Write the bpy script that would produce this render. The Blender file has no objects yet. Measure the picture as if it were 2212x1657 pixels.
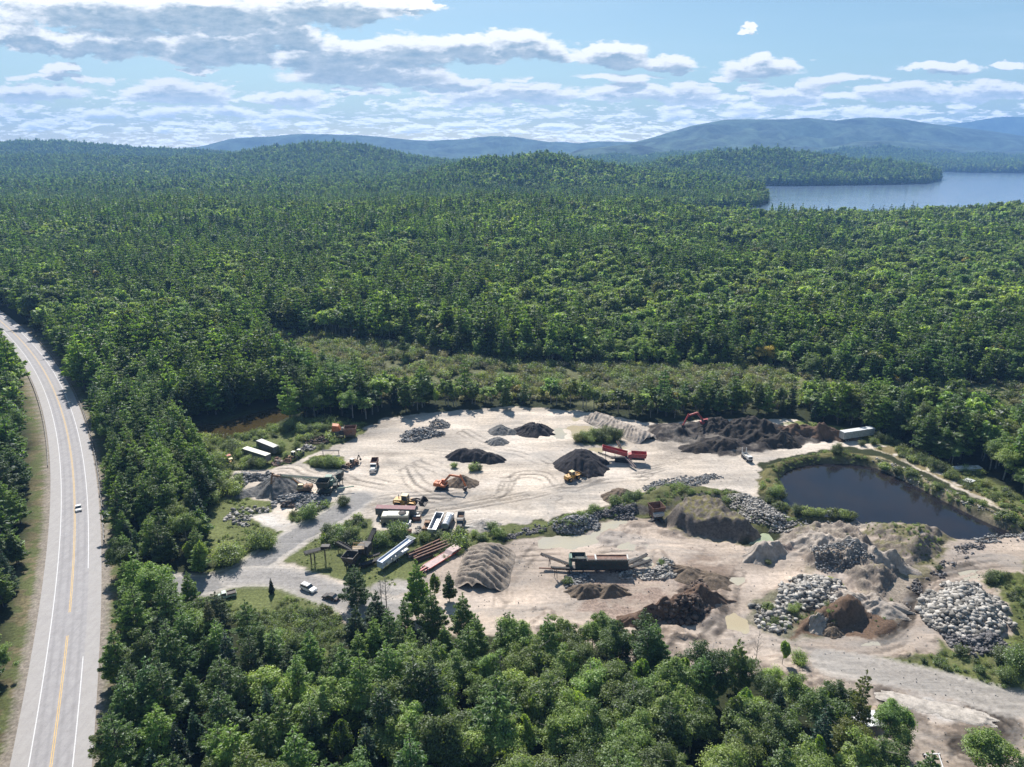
import bpy, math, random
import numpy as np
from math import sin, cos, tan, pi, radians as RAD
random.seed(7)
C = bpy.context.scene.collection
SC = bpy.context.scene

# ------------------------------------------------------------------ camera, sun, sky, exposure
CAM_H = 110.0
PITCH = RAD(18.2)
FPX = 1534.0; PCX = 1106.0; PCY = 828.5          # the photograph, measured on a 2212 px wide view
cam_d = bpy.data.cameras.new('camera'); cam_d.sensor_width = 36.0; cam_d.lens = 36.0*FPX/2212.0
cam_d.clip_start = 1.0; cam_d.clip_end = 60000.0
cam = bpy.data.objects.new('camera', cam_d); C.objects.link(cam)
cam.location = (0, 0, CAM_H); cam.rotation_euler = (pi/2-PITCH, 0, 0)
SC.camera = cam
SC.render.engine = 'CYCLES'
SC.render.resolution_x = 1024; SC.render.resolution_y = 767
SC.view_settings.view_transform = 'Standard'; SC.view_settings.look = 'None'
SC.view_settings.gamma = 1.0; SC.view_settings.exposure = 0.72
SC.cycles.max_bounces = 6; SC.cycles.diffuse_bounces = 3; SC.cycles.glossy_bounces = 2
SC.cycles.transmission_bounces = 4; SC.cycles.transparent_max_bounces = 8; SC.cycles.volume_bounces = 1
SC.cycles.caustics_reflective = False; SC.cycles.caustics_refractive = False
SC.cycles.use_denoising = True
SC.cycles.sample_clamp_indirect = 6.0
SC.render.use_persistent_data = False

SUN_EL = RAD(46.0)
SUN_AZ = math.atan2(-0.26, 1.0)                  # the sun stands ahead of the camera, a little to the left
sd = bpy.data.lights.new('sun', 'SUN'); sd.energy = 4.6; sd.angle = RAD(0.5); sd.color = (1.0, 0.955, 0.89)
sun = bpy.data.objects.new('sun', sd); C.objects.link(sun)
sun.rotation_euler = (-(pi/2-SUN_EL), 0, -SUN_AZ)
sun.location = (0, 0, 400)

def uv_dir(px, py):
    u = (px-PCX)/FPX; v = (PCY-py)/FPX
    return u, cos(PITCH)+v*sin(PITCH), -sin(PITCH)+v*cos(PITCH)
def G(px, py, z=0.0):
    dx, dy, dz = uv_dir(px, py)
    t = (z-CAM_H)/dz
    return (dx*t, dy*t)
def skyuv(px, py):
    dx, dy, dz = uv_dir(px, py)
    return dx/dy, dz/dy
# zoomed digitising frames -> 2212 px frame
def ZF(ox, oy, s): return lambda pts: [((ox+a/s)/1.19349, (oy+b/s)/1.19349) for a, b in pts]
Z0 = ZF(0, 780, 1.3829); Z1 = ZF(500, 1030, 3.1257); Z2 = ZF(1100, 1030, 3.1257); Z3 = ZF(1700, 1030, 2.3532)
Z4 = ZF(1500, 1400, 1.9404); Z5 = ZF(500, 1400, 2.0109); Z6 = ZF(300, 700, 1.8433); Z7 = ZF(1440, 700, 1.8433)
def W(pts): return [G(a, b) for a, b in pts]

class NT:
    """small helper for node trees"""
    def __init__(s, tree): s.t = tree; s.n = tree.nodes; s.l = tree.links
    def new(s, typ, **kw):
        nd = s.n.new(typ)
        for k, v in kw.items(): setattr(nd, k, v)
        return nd
    def put(s, sock, val):
        if isinstance(val, bpy.types.NodeSocket): s.l.new(val, sock)
        else: sock.default_value = val
    def m(s, op, a, b=0.0, c=None, clamp=False):
        nd = s.new('ShaderNodeMath', operation=op, use_clamp=clamp)
        s.put(nd.inputs[0], a); s.put(nd.inputs[1], b)
        if c is not None: s.put(nd.inputs[2], c)
        return nd.outputs[0]
    def v(s, op, a, b=(0, 0, 0)):
        nd = s.new('ShaderNodeVectorMath', operation=op)
        s.put(nd.inputs[0], a); s.put(nd.inputs[1], b)
        return nd.outputs['Value'] if op in ('LENGTH', 'DOT_PRODUCT', 'DISTANCE') else nd.outputs[0]
    def noise(s, vec, scale, detail=4.0, rough=0.55, dist=0.0, out=0):
        nd = s.new('ShaderNodeTexNoise'); nd.noise_dimensions = '3D'
        s.put(nd.inputs['Vector'], vec); s.put(nd.inputs['Scale'], scale)
        s.put(nd.inputs['Detail'], detail); s.put(nd.inputs['Roughness'], rough); s.put(nd.inputs['Distortion'], dist)
        return nd.outputs[out]
    def ramp(s, val, a, b, lo=0.0, hi=1.0, smooth=True):
        nd = s.new('ShaderNodeMapRange'); nd.interpolation_type = 'SMOOTHSTEP' if smooth else 'LINEAR'
        s.put(nd.inputs[0], val); s.put(nd.inputs[1], a); s.put(nd.inputs[2], b); s.put(nd.inputs[3], lo); s.put(nd.inputs[4], hi)
        return nd.outputs[0]
    def mix(s, f, a, b, mode='MIX'):
        nd = s.new('ShaderNodeMix'); nd.data_type = 'RGBA'; nd.blend_type = mode
        s.put(nd.inputs[0], f); s.put(nd.inputs[6], rgba(a)); s.put(nd.inputs[7], rgba(b))
        return nd.outputs[2]
    def comb(s, x, y, z):
        nd = s.new('ShaderNodeCombineXYZ'); s.put(nd.inputs[0], x); s.put(nd.inputs[1], y); s.put(nd.inputs[2], z)
        return nd.outputs[0]
def rgba(c):
    if isinstance(c, bpy.types.NodeSocket): return c
    return tuple(c)+(1.0,) if len(c) == 3 else tuple(c)

def build_world():
    w = bpy.data.worlds.new('World'); SC.world = w; w.use_nodes = True
    T = NT(w.node_tree); T.n.clear()
    out = T.new('ShaderNodeOutputWorld'); bg = T.new('ShaderNodeBackground')
    sky = T.new('ShaderNodeTexSky'); sky.sky_type = 'NISHITA'; sky.sun_disc = False
    sky.sun_elevation = SUN_EL; sky.sun_rotation = SUN_AZ
    sky.air_density = 1.0; sky.dust_density = 0.6; sky.ozone_density = 2.0; sky.altitude = 100
    tc = T.new('ShaderNodeTexCoord'); D = tc.outputs['Generated']
    sp = T.new('ShaderNodeSeparateXYZ'); T.l.new(D, sp.inputs[0])
    x, y, z = sp.outputs
    yy = T.m('MAXIMUM', T.m('ABSOLUTE', y), 0.05)
    u = T.m('DIVIDE', x, yy); v = T.m('MAXIMUM', T.m('DIVIDE', z, yy), 0.0)
    blobs = [(330, 12, 500, 62), (700, 8, 260, 46), (40, 68, 110, 50), (150, 86, 120, 38), (250, 82, 140, 46), (470, 96, 210, 50), (600, 66, 110, 50),
             (700, 110, 150, 48), (860, 106, 150, 48), (790, 150, 210, 40), (950, 178, 130, 16), (1010, 100, 120, 34), (1150, 100, 130, 38), (1320, 118, 90, 34),
             (1440, 138, 70, 20), (1475, 157, 28, 9), (1630, 146, 100, 25), (1560, 167, 30, 10), (1608, 60, 34, 12), (2028, 146, 95, 17), (2190, 137, 40, 10), (135, 144, 30, 16), (420, 146, 50, 9), (735, 189, 25, 8), (900, 2, 60, 12),
             (70, 192, 130, 26), (370, 196, 130, 32), (600, 212, 80, 18), (1100, 202, 220, 22), (1365, 178, 40, 16), (1440, 200, 100, 20), (1700, 200, 90, 18), (1950, 200, 210, 26), (2150, 194, 120, 26)]
    BL = []
    for (bx, by, rx, ry) in blobs:
        cu, cv = skyuv(bx, by+ry*0.35); BL.append((cu, cv, 1/(skyuv(bx+rx, by)[0]-skyuv(bx, by)[0]), 1/(skyuv(bx, by-ry*1.25)[1]-skyuv(bx, by)[1])))
    front = T.m('GREATER_THAN', y, 0.05)
    def density(u, v):
        ve = T.m('ADD', v, 0.02)
        sgn = T.m('MULTIPLY', T.m('SIGN', y), 3.0)
        wC = T.ramp(v, 0.060, 0.035); wA = T.ramp(v, 0.075, 0.110)
        def layer(su, sv, off, det, sc=1.0):
            return T.noise(T.comb(T.m('MULTIPLY', u, su), T.m('MULTIPLY', v, sv), T.m('ADD', sgn, off)), sc, det, 0.62)
        def band(k, off, det):
            a = layer(9*k, 24*k, off, det); b = layer(12*k, 40*k, off+7, det); c = layer(20*k, 100*k, off+3, det)
            ab = T.m('ADD', T.m('MULTIPLY', a, wA), T.m('MULTIPLY', b, T.m('SUBTRACT', 1.0, wA)))
            return T.m('ADD', T.m('MULTIPLY', ab, T.m('SUBTRACT', 1.0, wC)), T.m('MULTIPLY', c, wC))
        nz = T.new('ShaderNodeTexNoise'); T.put(nz.inputs['Vector'], T.comb(T.m('MULTIPLY', u, 16.0), T.m('MULTIPLY', v, 34.0), sgn)); nz.inputs['Scale'].default_value = 1.0; nz.inputs['Detail'].default_value = 5.0; nz.inputs['Roughness'].default_value = 0.6
        wob = T.v('MULTIPLY', T.v('SUBTRACT', nz.outputs[1], (0.5, 0.5, 0.5)), T.comb(T.m('MULTIPLY', ve, 0.6), T.m('MULTIPLY', ve, 0.30), 0.0))
        uv = T.v('ADD', T.comb(u, v, 0.0), wob)
        acc = None
        for (cu, cv, iu, iv) in BL:
            d = T.v('SUBTRACT', uv, (cu, cv, 0))
            d = T.v('MAXIMUM', T.v('MULTIPLY', d, (iu, iv, 0)), T.v('MULTIPLY', d, (-iu, -iv*2.1, 0)))       # flat bases, heaped tops
            b = T.m('SUBTRACT', 1.0, T.v('LENGTH', d))
            acc = b if acc is None else T.m('MAXIMUM', acc, b)
        acc = T.m('MAXIMUM', acc, -1.0)
        # rows of small heaped clouds receding to the horizon, one row per band of elevation
        sx_ = T.new('ShaderNodeSeparateXYZ'); T.l.new(uv, sx_.inputs[0]); uw, vw = sx_.outputs[0], T.m('MAXIMUM', sx_.outputs[1], 0.0)
        f_ = T.m('ADD', T.m('MULTIPLY', T.m('LOGARITHM', T.m('DIVIDE', T.m('ADD', vw, 0.014), 0.014), math.e), 3.5), T.m('MULTIPLY', T.noise(T.comb(T.m('MULTIPLY', u, 6.0), T.m('MULTIPLY', v, 22.0), 0.0), 1.0, 3.0), 2.6))
        row = T.m('FLOOR', f_); fy = T.m('SUBTRACT', f_, row)
        vr = T.m('MULTIPLY', T.m('EXPONENT', T.m('DIVIDE', T.m('SUBTRACT', row, 0.8), 3.5)), 0.014)
        xx = T.m('ADD', T.m('DIVIDE', uw, T.m('MULTIPLY', vr, 1.35)), T.m('MULTIPLY', row, 7.31)); cell = T.m('FLOOR', xx)
        wn = T.new('ShaderNodeTexWhiteNoise'); wn.noise_dimensions = '2D'; T.l.new(T.comb(cell, row, 0.0), wn.inputs['Vector'])
        wc = T.new('ShaderNodeSeparateXYZ'); T.l.new(wn.outputs['Color'], wc.inputs[0])
        fx = T.m('ADD', T.m('SUBTRACT', T.m('SUBTRACT', xx, cell), 0.5), T.m('MULTIPLY', T.m('SUBTRACT', wc.outputs[0], 0.5), 0.16))
        ex = T.m('DIVIDE', fx, T.m('ADD', 0.36, T.m('MULTIPLY', wc.outputs[1], 0.28)))
        ey = T.m('SUBTRACT', fy, 0.22); ey = T.m('DIVIDE', T.m('MAXIMUM', ey, T.m('MULTIPLY', ey, -3.2)), T.m('ADD', 0.45, T.m('MULTIPLY', wc.outputs[2], 0.42)))
        low = T.m('SUBTRACT', T.ramp(wn.outputs['Value'], 0.15, 0.5, 0.45, 1.05), T.m('SQRT', T.m('ADD', T.m('MULTIPLY', ex, ex), T.m('MULTIPLY', ey, ey))))
        low = T.m('SUBTRACT', low, T.ramp(v, 0.085, 0.105, 0.0, 1.5))
        acc = T.m('MAXIMUM', acc, T.m('SUBTRACT', T.m('MULTIPLY', low, 0.62), T.ramp(v, 0.026, 0.012, 0.0, 1.2)))
        body = T.m('ADD', T.m('MULTIPLY', acc, front), T.m('MULTIPLY', T.m('SUBTRACT', 1.0, front), -0.35))
        n0 = band(1.0, 0.0, 8.0); n2 = band(4.2, 11.0, 6.0)
        puff = T.m('ADD', T.m('MULTIPLY', T.m('SUBTRACT', n0, 0.5), T.ramp(v, 0.05, 0.11, 5.0, 3.4)), T.m('MULTIPLY', T.m('SUBTRACT', n2, 0.5), 3.0))
        cover = T.ramp(v, 0.10, 0.05, -0.80, 0.10)
        return T.m('MAXIMUM', T.m('ADD', T.m('MULTIPLY', body, 2.0), T.m('MULTIPLY', puff, 0.62)), T.m('ADD', puff, cover)), n2
    dens, fine = density(u, v)
    dup, _ = density(T.m('ADD', u, T.m('MULTIPLY', v, -0.04)), T.m('ADD', T.m('MULTIPLY', v, 1.07), 0.0016))
    alpha = T.ramp(dens, -0.05, 0.48)
    shade = T.m('MULTIPLY', T.ramp(dup, 0.1, 1.05), T.ramp(fine, 0.2, 0.75, 1.15, 0.6, False), clamp=True)
    shade = T.m('MULTIPLY', shade, T.ramp(v, 0.03, 0.11, 0.7, 1.0))
    bright = T.mix(shade, (10.6, 10.5, 10.2), (2.8, 3.9, 4.8))
    # thin high veils
    veil = T.ramp(T.noise(T.comb(T.m('MULTIPLY', u, 1.2), T.m('MULTIPLY', v, 14.0), 0.0), 1.6, 4.0, 0.6), 0.42, 0.75, 0.0, 0.32)
    blue = T.mix(veil, T.mix(1.0, sky.outputs[0], (0.78, 0.88, 0.86), 'MULTIPLY'), (5.2, 6.9, 8.0))
    hz = T.ramp(v, 0.03, 0.0, 0.0, 0.3)
    kb = T.m('MULTIPLY', T.ramp(v, 0.0, 0.09, 2.1, 1.0), T.m('SUBTRACT', 1.0, T.m('MULTIPLY', shade, T.ramp(v, 0.0, 0.09, 0.25, 0.0)))); bright = T.mix(1.0, bright, T.comb(kb, kb, kb), 'MULTIPLY')
    blue = T.mix(1.0, blue, T.comb(T.ramp(v, 0, 0.07, 1.45, 1), T.ramp(v, 0, 0.07, 1.30, 1), T.ramp(v, 0, 0.07, 1.12, 1)), 'MULTIPLY')
    col = T.mix(alpha, blue, bright)
    col = T.mix(hz, col, (14.5, 14.5, 13.8))
    T.l.new(col, bg.inputs[0]); bg.inputs[1].default_value = 0.075
    T.l.new(bg.outputs[0], out.inputs[0])
    w.cycles.sampling_method = 'MANUAL'; w.cycles.sample_map_resolution = 512
build_world()

# ------------------------------------------------------------------ helpers
def tag(o, label=None, cat=None, group=None, kind=None):
    if label: o['label'] = label
    if cat: o['category'] = cat
    if group: o['group'] = group
    if kind: o['kind'] = kind
    return o
MATS = {}
def simple(name, col, rough=0.6, metal=0.0, var=0.25, scale=1.5, rust=None, spec=0.4, bump=0.0):
    """painted / rusty / dusty surface: base colour broken up by noise"""
    if name in MATS: return MATS[name]
    m = bpy.data.materials.new(name); m.use_nodes = True; T = NT(m.node_tree)
    bs = T.n['Principled BSDF']; tc = T.new('ShaderNodeTexCoord'); g = T.new('ShaderNodeNewGeometry')
    P = g.outputs['Position']
    n = T.noise(P, scale, 5.0, 0.6)
    c = T.mix(T.ramp(n, 0.3, 0.7), tuple(k*(1-var) for k in col), tuple(min(1, k*(1+var)) for k in col))
    if rust:
        c = T.mix(T.ramp(T.noise(P, scale*1.7, 6.0, 0.65), 0.5, 0.62), c, rust)
    dust = T.ramp(T.noise(P, 0.9, 5.0, 0.65), 0.35, 0.75, 0.05, 0.42)
    c = T.mix(dust, c, (0.27, 0.24, 0.21)) if max(col) > 0.1 and spec != 0.8 and metal < 0.7 and 'road' not in name and 'bark' not in name else c
    T.l.new(c, bs.inputs['Base Color']); bs.inputs['Roughness'].default_value = rough
    bs.inputs['Metallic'].default_value = metal; bs.inputs['Specular IOR Level'].default_value = spec
    MATS[name] = m
    return m

def H2(ix, iy, seed):
    ix = ix.astype(np.int64); iy = iy.astype(np.int64)
    h = (ix*374761393 + iy*668265263 + seed*1274126177) & 0x7fffffff
    h = ((h ^ (h >> 13))*1274126177) & 0x7fffffff
    h = h ^ (h >> 16)
    return (h & 0xffff)/65535.0
def vnoise(x, y, seed=0):
    ix = np.floor(x); iy = np.floor(y); fx = x-ix; fy = y-iy
    fx = fx*fx*(3-2*fx); fy = fy*fy*(3-2*fy)
    a = H2(ix, iy, seed); b = H2(ix+1, iy, seed); c = H2(ix, iy+1, seed); d = H2(ix+1, iy+1, seed)
    return (a*(1-fx)+b*fx)*(1-fy)+(c*(1-fx)+d*fx)*fy
def fbm(x, y, sc, oc=4, seed=0, gain=0.5):
    s = 0; a = 1.0; t = 0
    for k in range(oc):
        s = s+a*vnoise(x*sc+17.3*k, y*sc-9.1*k, seed+k*7); t += a; a *= gain; sc *= 2.03
    return s/t                       # 0..1
def sst(a, b, x):
    t = np.clip((x-a)/(b-a), 0, 1); return t*t*(3-2*t)
def sdf(poly, x, y, far=40.0):
    """signed distance to a polygon, positive inside; far outside the box it is -far"""
    P = np.array(poly); out = np.full(x.shape, -far)
    bx = (x > P[:, 0].min()-far) & (x < P[:, 0].max()+far) & (y > P[:, 1].min()-far) & (y < P[:, 1].max()+far)
    X = x[bx]; Y = y[bx]
    if X.size == 0: return out
    d = np.full(X.shape, 1e18); ins = np.zeros(X.shape, bool)
    n = len(P)
    for i in range(n):
        ax, ay = P[i]; bx_, by_ = P[(i+1) % n]
        ex = bx_-ax; ey = by_-ay; L = ex*ex+ey*ey+1e-12
        t = np.clip(((X-ax)*ex+(Y-ay)*ey)/L, 0, 1)
        dx = X-ax-t*ex; dy = Y-ay-t*ey
        d = np.minimum(d, dx*dx+dy*dy)
        if abs(ey) > 1e-9:
            c = ((ay > Y) != (by_ > Y)) & (X < ex*(Y-ay)/ey+ax)
            ins ^= c
    d = np.sqrt(d); out[bx] = np.where(ins, d, -d)
    return out
def dline(pts, x, y, far=30.0):
    """distance to an open polyline"""
    P = np.array(pts); out = np.full(x.shape, far)
    bx = (x > P[:, 0].min()-far) & (x < P[:, 0].max()+far) & (y > P[:, 1].min()-far) & (y < P[:, 1].max()+far)
    X = x[bx]; Y = y[bx]
    if X.size == 0: return out
    d = np.full(X.shape, 1e18)
    for i in range(len(P)-1):
        ax, ay = P[i]; ex, ey = P[i+1]-P[i]; L = ex*ex+ey*ey+1e-12
        t = np.clip(((X-ax)*ex+(Y-ay)*ey)/L, 0, 1)
        d = np.minimum(d, (X-ax-t*ex)**2+(Y-ay-t*ey)**2)
    out[bx] = np.sqrt(d); return out
def smooth_line(pts, n=8):
    """Catmull-Rom through the points"""
    P = [np.array(p, float) for p in pts]; P = [2*P[0]-P[1]]+P+[2*P[-1]-P[-2]]; out = []
    for i in range(1, len(P)-2):
        for k in range(n):
            t = k/n; a, b, c, d = P[i-1:i+3]
            out.append(0.5*((2*b)+(c-a)*t+(2*a-5*b+4*c-d)*t*t+(3*b-a-3*c+d)*t**3))
    out.append(P[-2]); return np.array(out)
def mesh_obj(name, verts, faces, mat, smooth=False, parent=None, link=True):
    me = bpy.data.meshes.new(name)
    verts = np.asarray(verts, dtype=np.float32)
    if isinstance(faces, np.ndarray):
        k = faces.shape[1]; nf = len(faces)
        me.vertices.add(len(verts)); me.vertices.foreach_set('co', verts.ravel())
        me.loops.add(nf*k); me.loops.foreach_set('vertex_index', faces.astype(np.int32).ravel())
        me.polygons.add(nf); me.polygons.foreach_set('loop_start', np.arange(nf, dtype=np.int32)*k)
        me.polygons.foreach_set('loop_total', np.full(nf, k, dtype=np.int32))
        me.update(calc_edges=True)
    else:
        me.from_pydata([tuple(v) for v in verts.tolist()], [], faces)
    if mat:
        for mm in (mat if isinstance(mat, (list, tuple)) else [mat]): me.materials.append(mm)
    if smooth: me.polygons.foreach_set('use_smooth', np.ones(len(me.polygons), bool))
    o = bpy.data.objects.new(name, me)
    if link: C.objects.link(o)
    if parent: o.parent = parent
    return o
def empty(name, loc=(0, 0, 0), rz=0.0, scale=1.0):
    o = bpy.data.objects.new(name, None); C.objects.link(o)
    o.location = loc; o.rotation_euler = (0, 0, rz); o.scale = (scale,)*3; o.empty_display_size = 0.5
    return o
# ------------------------------------------------------------------ digitised outlines on the ground (metres)
POND = W(Z3([(752,462),(790,425),(850,400),(900,388),(1000,378),(1120,378),(1230,388),(1320,408),(1400,438),(1500,488),(1600,538),(1700,592),(1800,642),(1900,692),(2000,737),(2130,790),(2150,803),(2000,806),(1900,826),(1800,818),(1700,788),(1600,758),(1500,738),(1400,728),(1250,733),(1180,703),(1050,692),(950,695),(860,683),(800,643),(770,592),(778,550),(760,505)]))
BEAVER = W(Z6([(300,745),(400,712),(480,720),(560,695),(640,668),(740,646),(830,640),(860,652),(800,690),(700,742),(600,772),(480,795),(380,778),(320,765)]))
SAND_UP = W(Z1([(1520,150),(1480,190),(1400,215),(1360,260),(1290,320),(1120,370),(1080,410),(940,440),(830,500),(640,555),(450,570),(300,580),(280,640),(400,700),(390,780),(500,800),(600,830),(650,870),(600,920),(480,930),(475,975),(600,1020),(720,1080),(760,1120),(390,1345),(240,1400),(200,1480),(300,1500),(520,1480),(700,1480),(850,1545),(1000,1600),(1200,1650),(1800,1657),(1900,1580),(1700,1600),(1500,1560),(1150,1440),(980,1400),(860,1350),(745,1300),(800,1230),(900,1150),(1050,1070),(1290,940),(1390,945),(1412,1000),(1450,1045),(1600,1065),(1700,1085),(1830,1065),(1900,1080)]) +
               Z2([(40,1080),(230,1060),(350,1010),(480,1040),(560,1005),(750,1000),(980,970),(1100,930),(1300,900),(1380,880),(1470,850),(1600,810),(1750,740),(1760,720),(1900,660)]) +
               Z3([(0,480),(150,520),(300,525),(480,560),(580,590),(620,600),(600,520),(590,400),(680,370),(850,322),(1000,305),(1100,290),(1300,305),(1450,360),(1700,480),(1900,590),(2100,680),(2212,740),(2212,690),(2000,600),(1800,470),(1600,385),(1420,300),(1400,262),(1250,255),(1120,175),(800,120),(600,120),(200,130),(0,150)]) +
               Z2([(1900,200),(1650,165),(1350,105),(1000,75),(700,55),(500,75),(0,105)]))
SAND_LOW = W(Z2([(0,1390),(200,1290),(350,1212),(600,1170),(700,1130),(850,1110),(1000,1080),(1250,1080),(1350,1040),(1450,970),(1700,950),(1900,950),(1960,1000),(2188,1085)]) +
                Z3([(200,830),(400,860),(530,900),(700,880),(760,800),(850,770),(1250,740),(1500,745),(1750,800),(1900,830),(2050,815),(2300,800),(2500,900),(2500,1250)]) +
                Z4([(2500,800),(2500,1200),(2000,1250),(1500,1200),(1350,1000),(1200,800),(900,650),(640,640),(400,620),(0,520)]) + Z5([(1900,560),(1500,480),(1150,470),(900,430),(700,360)]) + Z2([(-150,1560),(-80,1460)]))
SCRUB_L = W(Z1([(-60,400),(-90,280),(0,260),(250,290),(520,235),(700,190),(900,150),(1200,150),(1400,200),(1360,280),(1120,380),(1500,900),(1450,1050),(2188,1000),(2188,1250),(1900,1400),(1500,1560),(1150,1450),(740,1300),(700,1100),(240,1430),(150,1400),(130,1250),(140,950),(110,700),(30,500)]))
GRASS_TRI = W(Z1([(750,1290),(800,1220),(900,1150),(1050,1070),(1290,940),(1400,945),(1415,1000),(1460,1050),(1600,1065),(1700,1085),(1850,1080),(2188,1020)]) + Z2([(350,1030),(560,1005),(750,1005),(980,980),(1100,960),(980,1020),(900,1050),(640,1090),(600,1160),(350,1210),(200,1290),(0,1390)]) + Z1([(2000,1380),(1800,1500),(1500,1520),(1150,1440),(980,1400),(860,1350)]))
VERGE = W(Z1([(190,1500),(350,1495),(520,1480),(650,1485),(850,1560),(1000,1610),(1150,1657),(1250,1850),(1150,2080),(500,1960),(300,1800),(150,1680),(130,1560)]))
ISLE_A = W(Z1([(725,960),(760,915),(830,900),(950,890),(1050,850),(1200,790),(1240,800),(1240,850),(1100,930),(950,1010),(850,1025),(780,1000)]))
ISLE_B = W(Z1([(885,510),(960,470),(1050,450),(1180,470),(1215,520),(1190,560),(1080,572),(950,550)]))
ISLE_C = W(Z1([(1490,930),(1540,900),(1700,890),(1800,900),(1830,960),(1740,1010),(1600,1040),(1520,1010)]))
ISLE_D = W(Z2([(1190,330),(1250,280),(1350,240),(1500,240),(1570,300),(1560,350),(1400,375),(1250,370)]))
LEFT_G = W(Z1([(130,800),(400,780),(560,810),(660,860),(620,910),(480,935),(475,980),(600,1020),(740,1070),(735,1120),(640,1190),(520,1250),(390,1340),(300,1380),(150,1300),(100,1000)]))
DARK_R = W(Z3([(0,150),(120,145),(300,140),(480,140),(640,150),(850,175),(1050,190),(1130,235),(1050,262),(900,258),(820,290),(700,310),(560,330),(380,345),(200,270),(0,250)]) + Z2([(1790,320),(1770,250),(1800,200)]))
NGRASS = W(Z3([(700,150),(850,130),(1000,150),(1150,180),(1350,220),(1500,260),(1450,290),(1250,262),(1130,235),(1050,190)]))
BERM = W(Z2([(600,1120),(640,1090),(850,1060),(1000,990),(1150,950),(1320,900),(1470,860),(1600,820),(1750,750),(1850,700),(2000,690),(2188,680)]) + Z3([(150,530),(300,535),(480,570),(620,620),(680,650),(760,690),(860,740),(840,770),(750,800),(660,800),(560,770),(480,720),(420,660),(350,640),(200,640),(60,690),(30,760)]) + Z2([(1950,960),(1850,930),(1700,950),(1450,970),(1350,1050),(1200,1085),(1000,1080),(850,1105),(700,1130)]))
BLUFF = W(Z3([(20,740),(60,690),(150,640),(230,640),(330,660),(420,700),(480,750),(560,790),(620,830),(560,860),(480,880),(420,870),(300,850),(180,830),(80,800)]))
PONDW = W(Z3([(600,470),(620,420),(700,385),(850,345),(1000,318),(1100,315),(1250,340),(1330,390),(1250,385),(1000,375),(850,400),(790,425),(750,460),(760,500),(778,550),(770,590),(800,640),(860,690),(950,700),(1050,700),(1180,710),(1240,740),(1100,745),(950,750),(850,735),(760,700),(690,640),(640,600),(600,540)]))
GHILL = W(Z3([(1230,740),(1400,735),(1600,765),(1750,800),(1780,850),(1740,900),(1720,960),(1680,1010),(1500,1010),(1350,960),(1290,880),(1230,800)]))
LUMPS = W(Z3([(700,870),(780,800),(900,755),(1200,760),(1300,880),(1400,980),(1650,1010),(1700,1060),(1560,1120),(1500,1200),(1450,1290),(1300,1270),(1200,1150),(1100,1040),(900,1040),(860,930),(780,860)]))
LUMP2 = W(Z3([(530,930),(600,890),(800,880),(830,910),(740,960),(660,1000),(560,980)]))
ROCKZONE = W(Z4([(830,330),(940,260),(1010,210),(1130,170),(1250,180),(1320,240),(1350,320),(1500,340),(1590,380),(1480,450),(1300,470),(1030,475),(900,450),(840,400)]))
BROWNM = W(Z4([(1030,470),(1080,400),(1170,350),(1240,320),(1340,320),(1450,350),(1560,370),(1580,400),(1480,470),(1380,475),(1290,475),(1180,450),(1120,450)]))
DARKM = W(Z4([(260,380),(400,320),(500,270),(540,200),(620,220),(670,270),(620,340),(600,400),(400,415),(290,415)]))
BROWNZ = W(Z4([(0,150),(100,150),(300,180),(480,180),(560,130),(700,150),(720,260),(640,330),(600,400),(300,410),(0,340)]))
RGRASS = W(Z4([(1400,580),(1560,600),(1800,640),(2000,710),(2300,800),(2400,700),(2400,180),(2212,170),(2060,160),(2000,190),(2080,260),(2150,400),(2140,500),(2100,570),(1950,580),(1830,520),(1760,470),(1780,530),(1600,580)]))
RGRASS2 = W(Z4([(2190,100),(2400,60),(2400,180),(2230,170),(2200,120)]))
EASTBANK = W(Z3([(1260,350),(1330,345),(1500,420),(1700,520),(1900,620),(2060,690),(2212,760),(2212,800),(2100,790),(1900,690),(1700,590),(1500,485),(1330,410)]))
SCRUB_E = W(Z3([(1300,300),(1450,250),(1600,370),(1800,450),(2000,560),(2212,660),(2300,720),(2300,780),(2212,740),(2000,620),(1800,520),(1600,420),(1400,340)]))
MARSH = W([(560,712),(700,730),(860,745),(1000,772),(1120,788),(1400,795),(1600,798),(1720,806),(1800,832),(2000,842),(2140,828),(2260,842),(2260,945),(2150,908),(2050,880),(1900,880),(1760,872),(1650,884),(1500,882),(1400,878),(1300,880),(1210,866),(1100,860),(1040,866),(960,858),(850,862),(760,830),(680,812),(620,770)])
MARSH2 = W([(2060,870),(2140,850),(2260,850),(2260,910),(2160,890)])
LAKE = W([(1440,462),(1470,458),(1560,452),(1640,446),(1664,437),(1645,420),(1600,406),(1550,398),(1600,400),(1700,402),(1850,400),(2000,397),(2036,389),(2020,377),(1940,371),(2000,369.5),(2080,373),(2212,374),(2700,378),(2900,420),(2900,478),(2212,476),(1900,476),(1640,478),(1560,470),(1480,472)])
CLEAR_E = W(Z3([(2212,700),(1900,560),(1800,420),(1900,400),(2000,470),(2212,600)]))
YARD_SW = W(Z5([(700,300),(1050,180),(1200,170),(1350,250),(1600,300),(1600,420),(1150,420),(950,400),(760,370)]))

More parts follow.
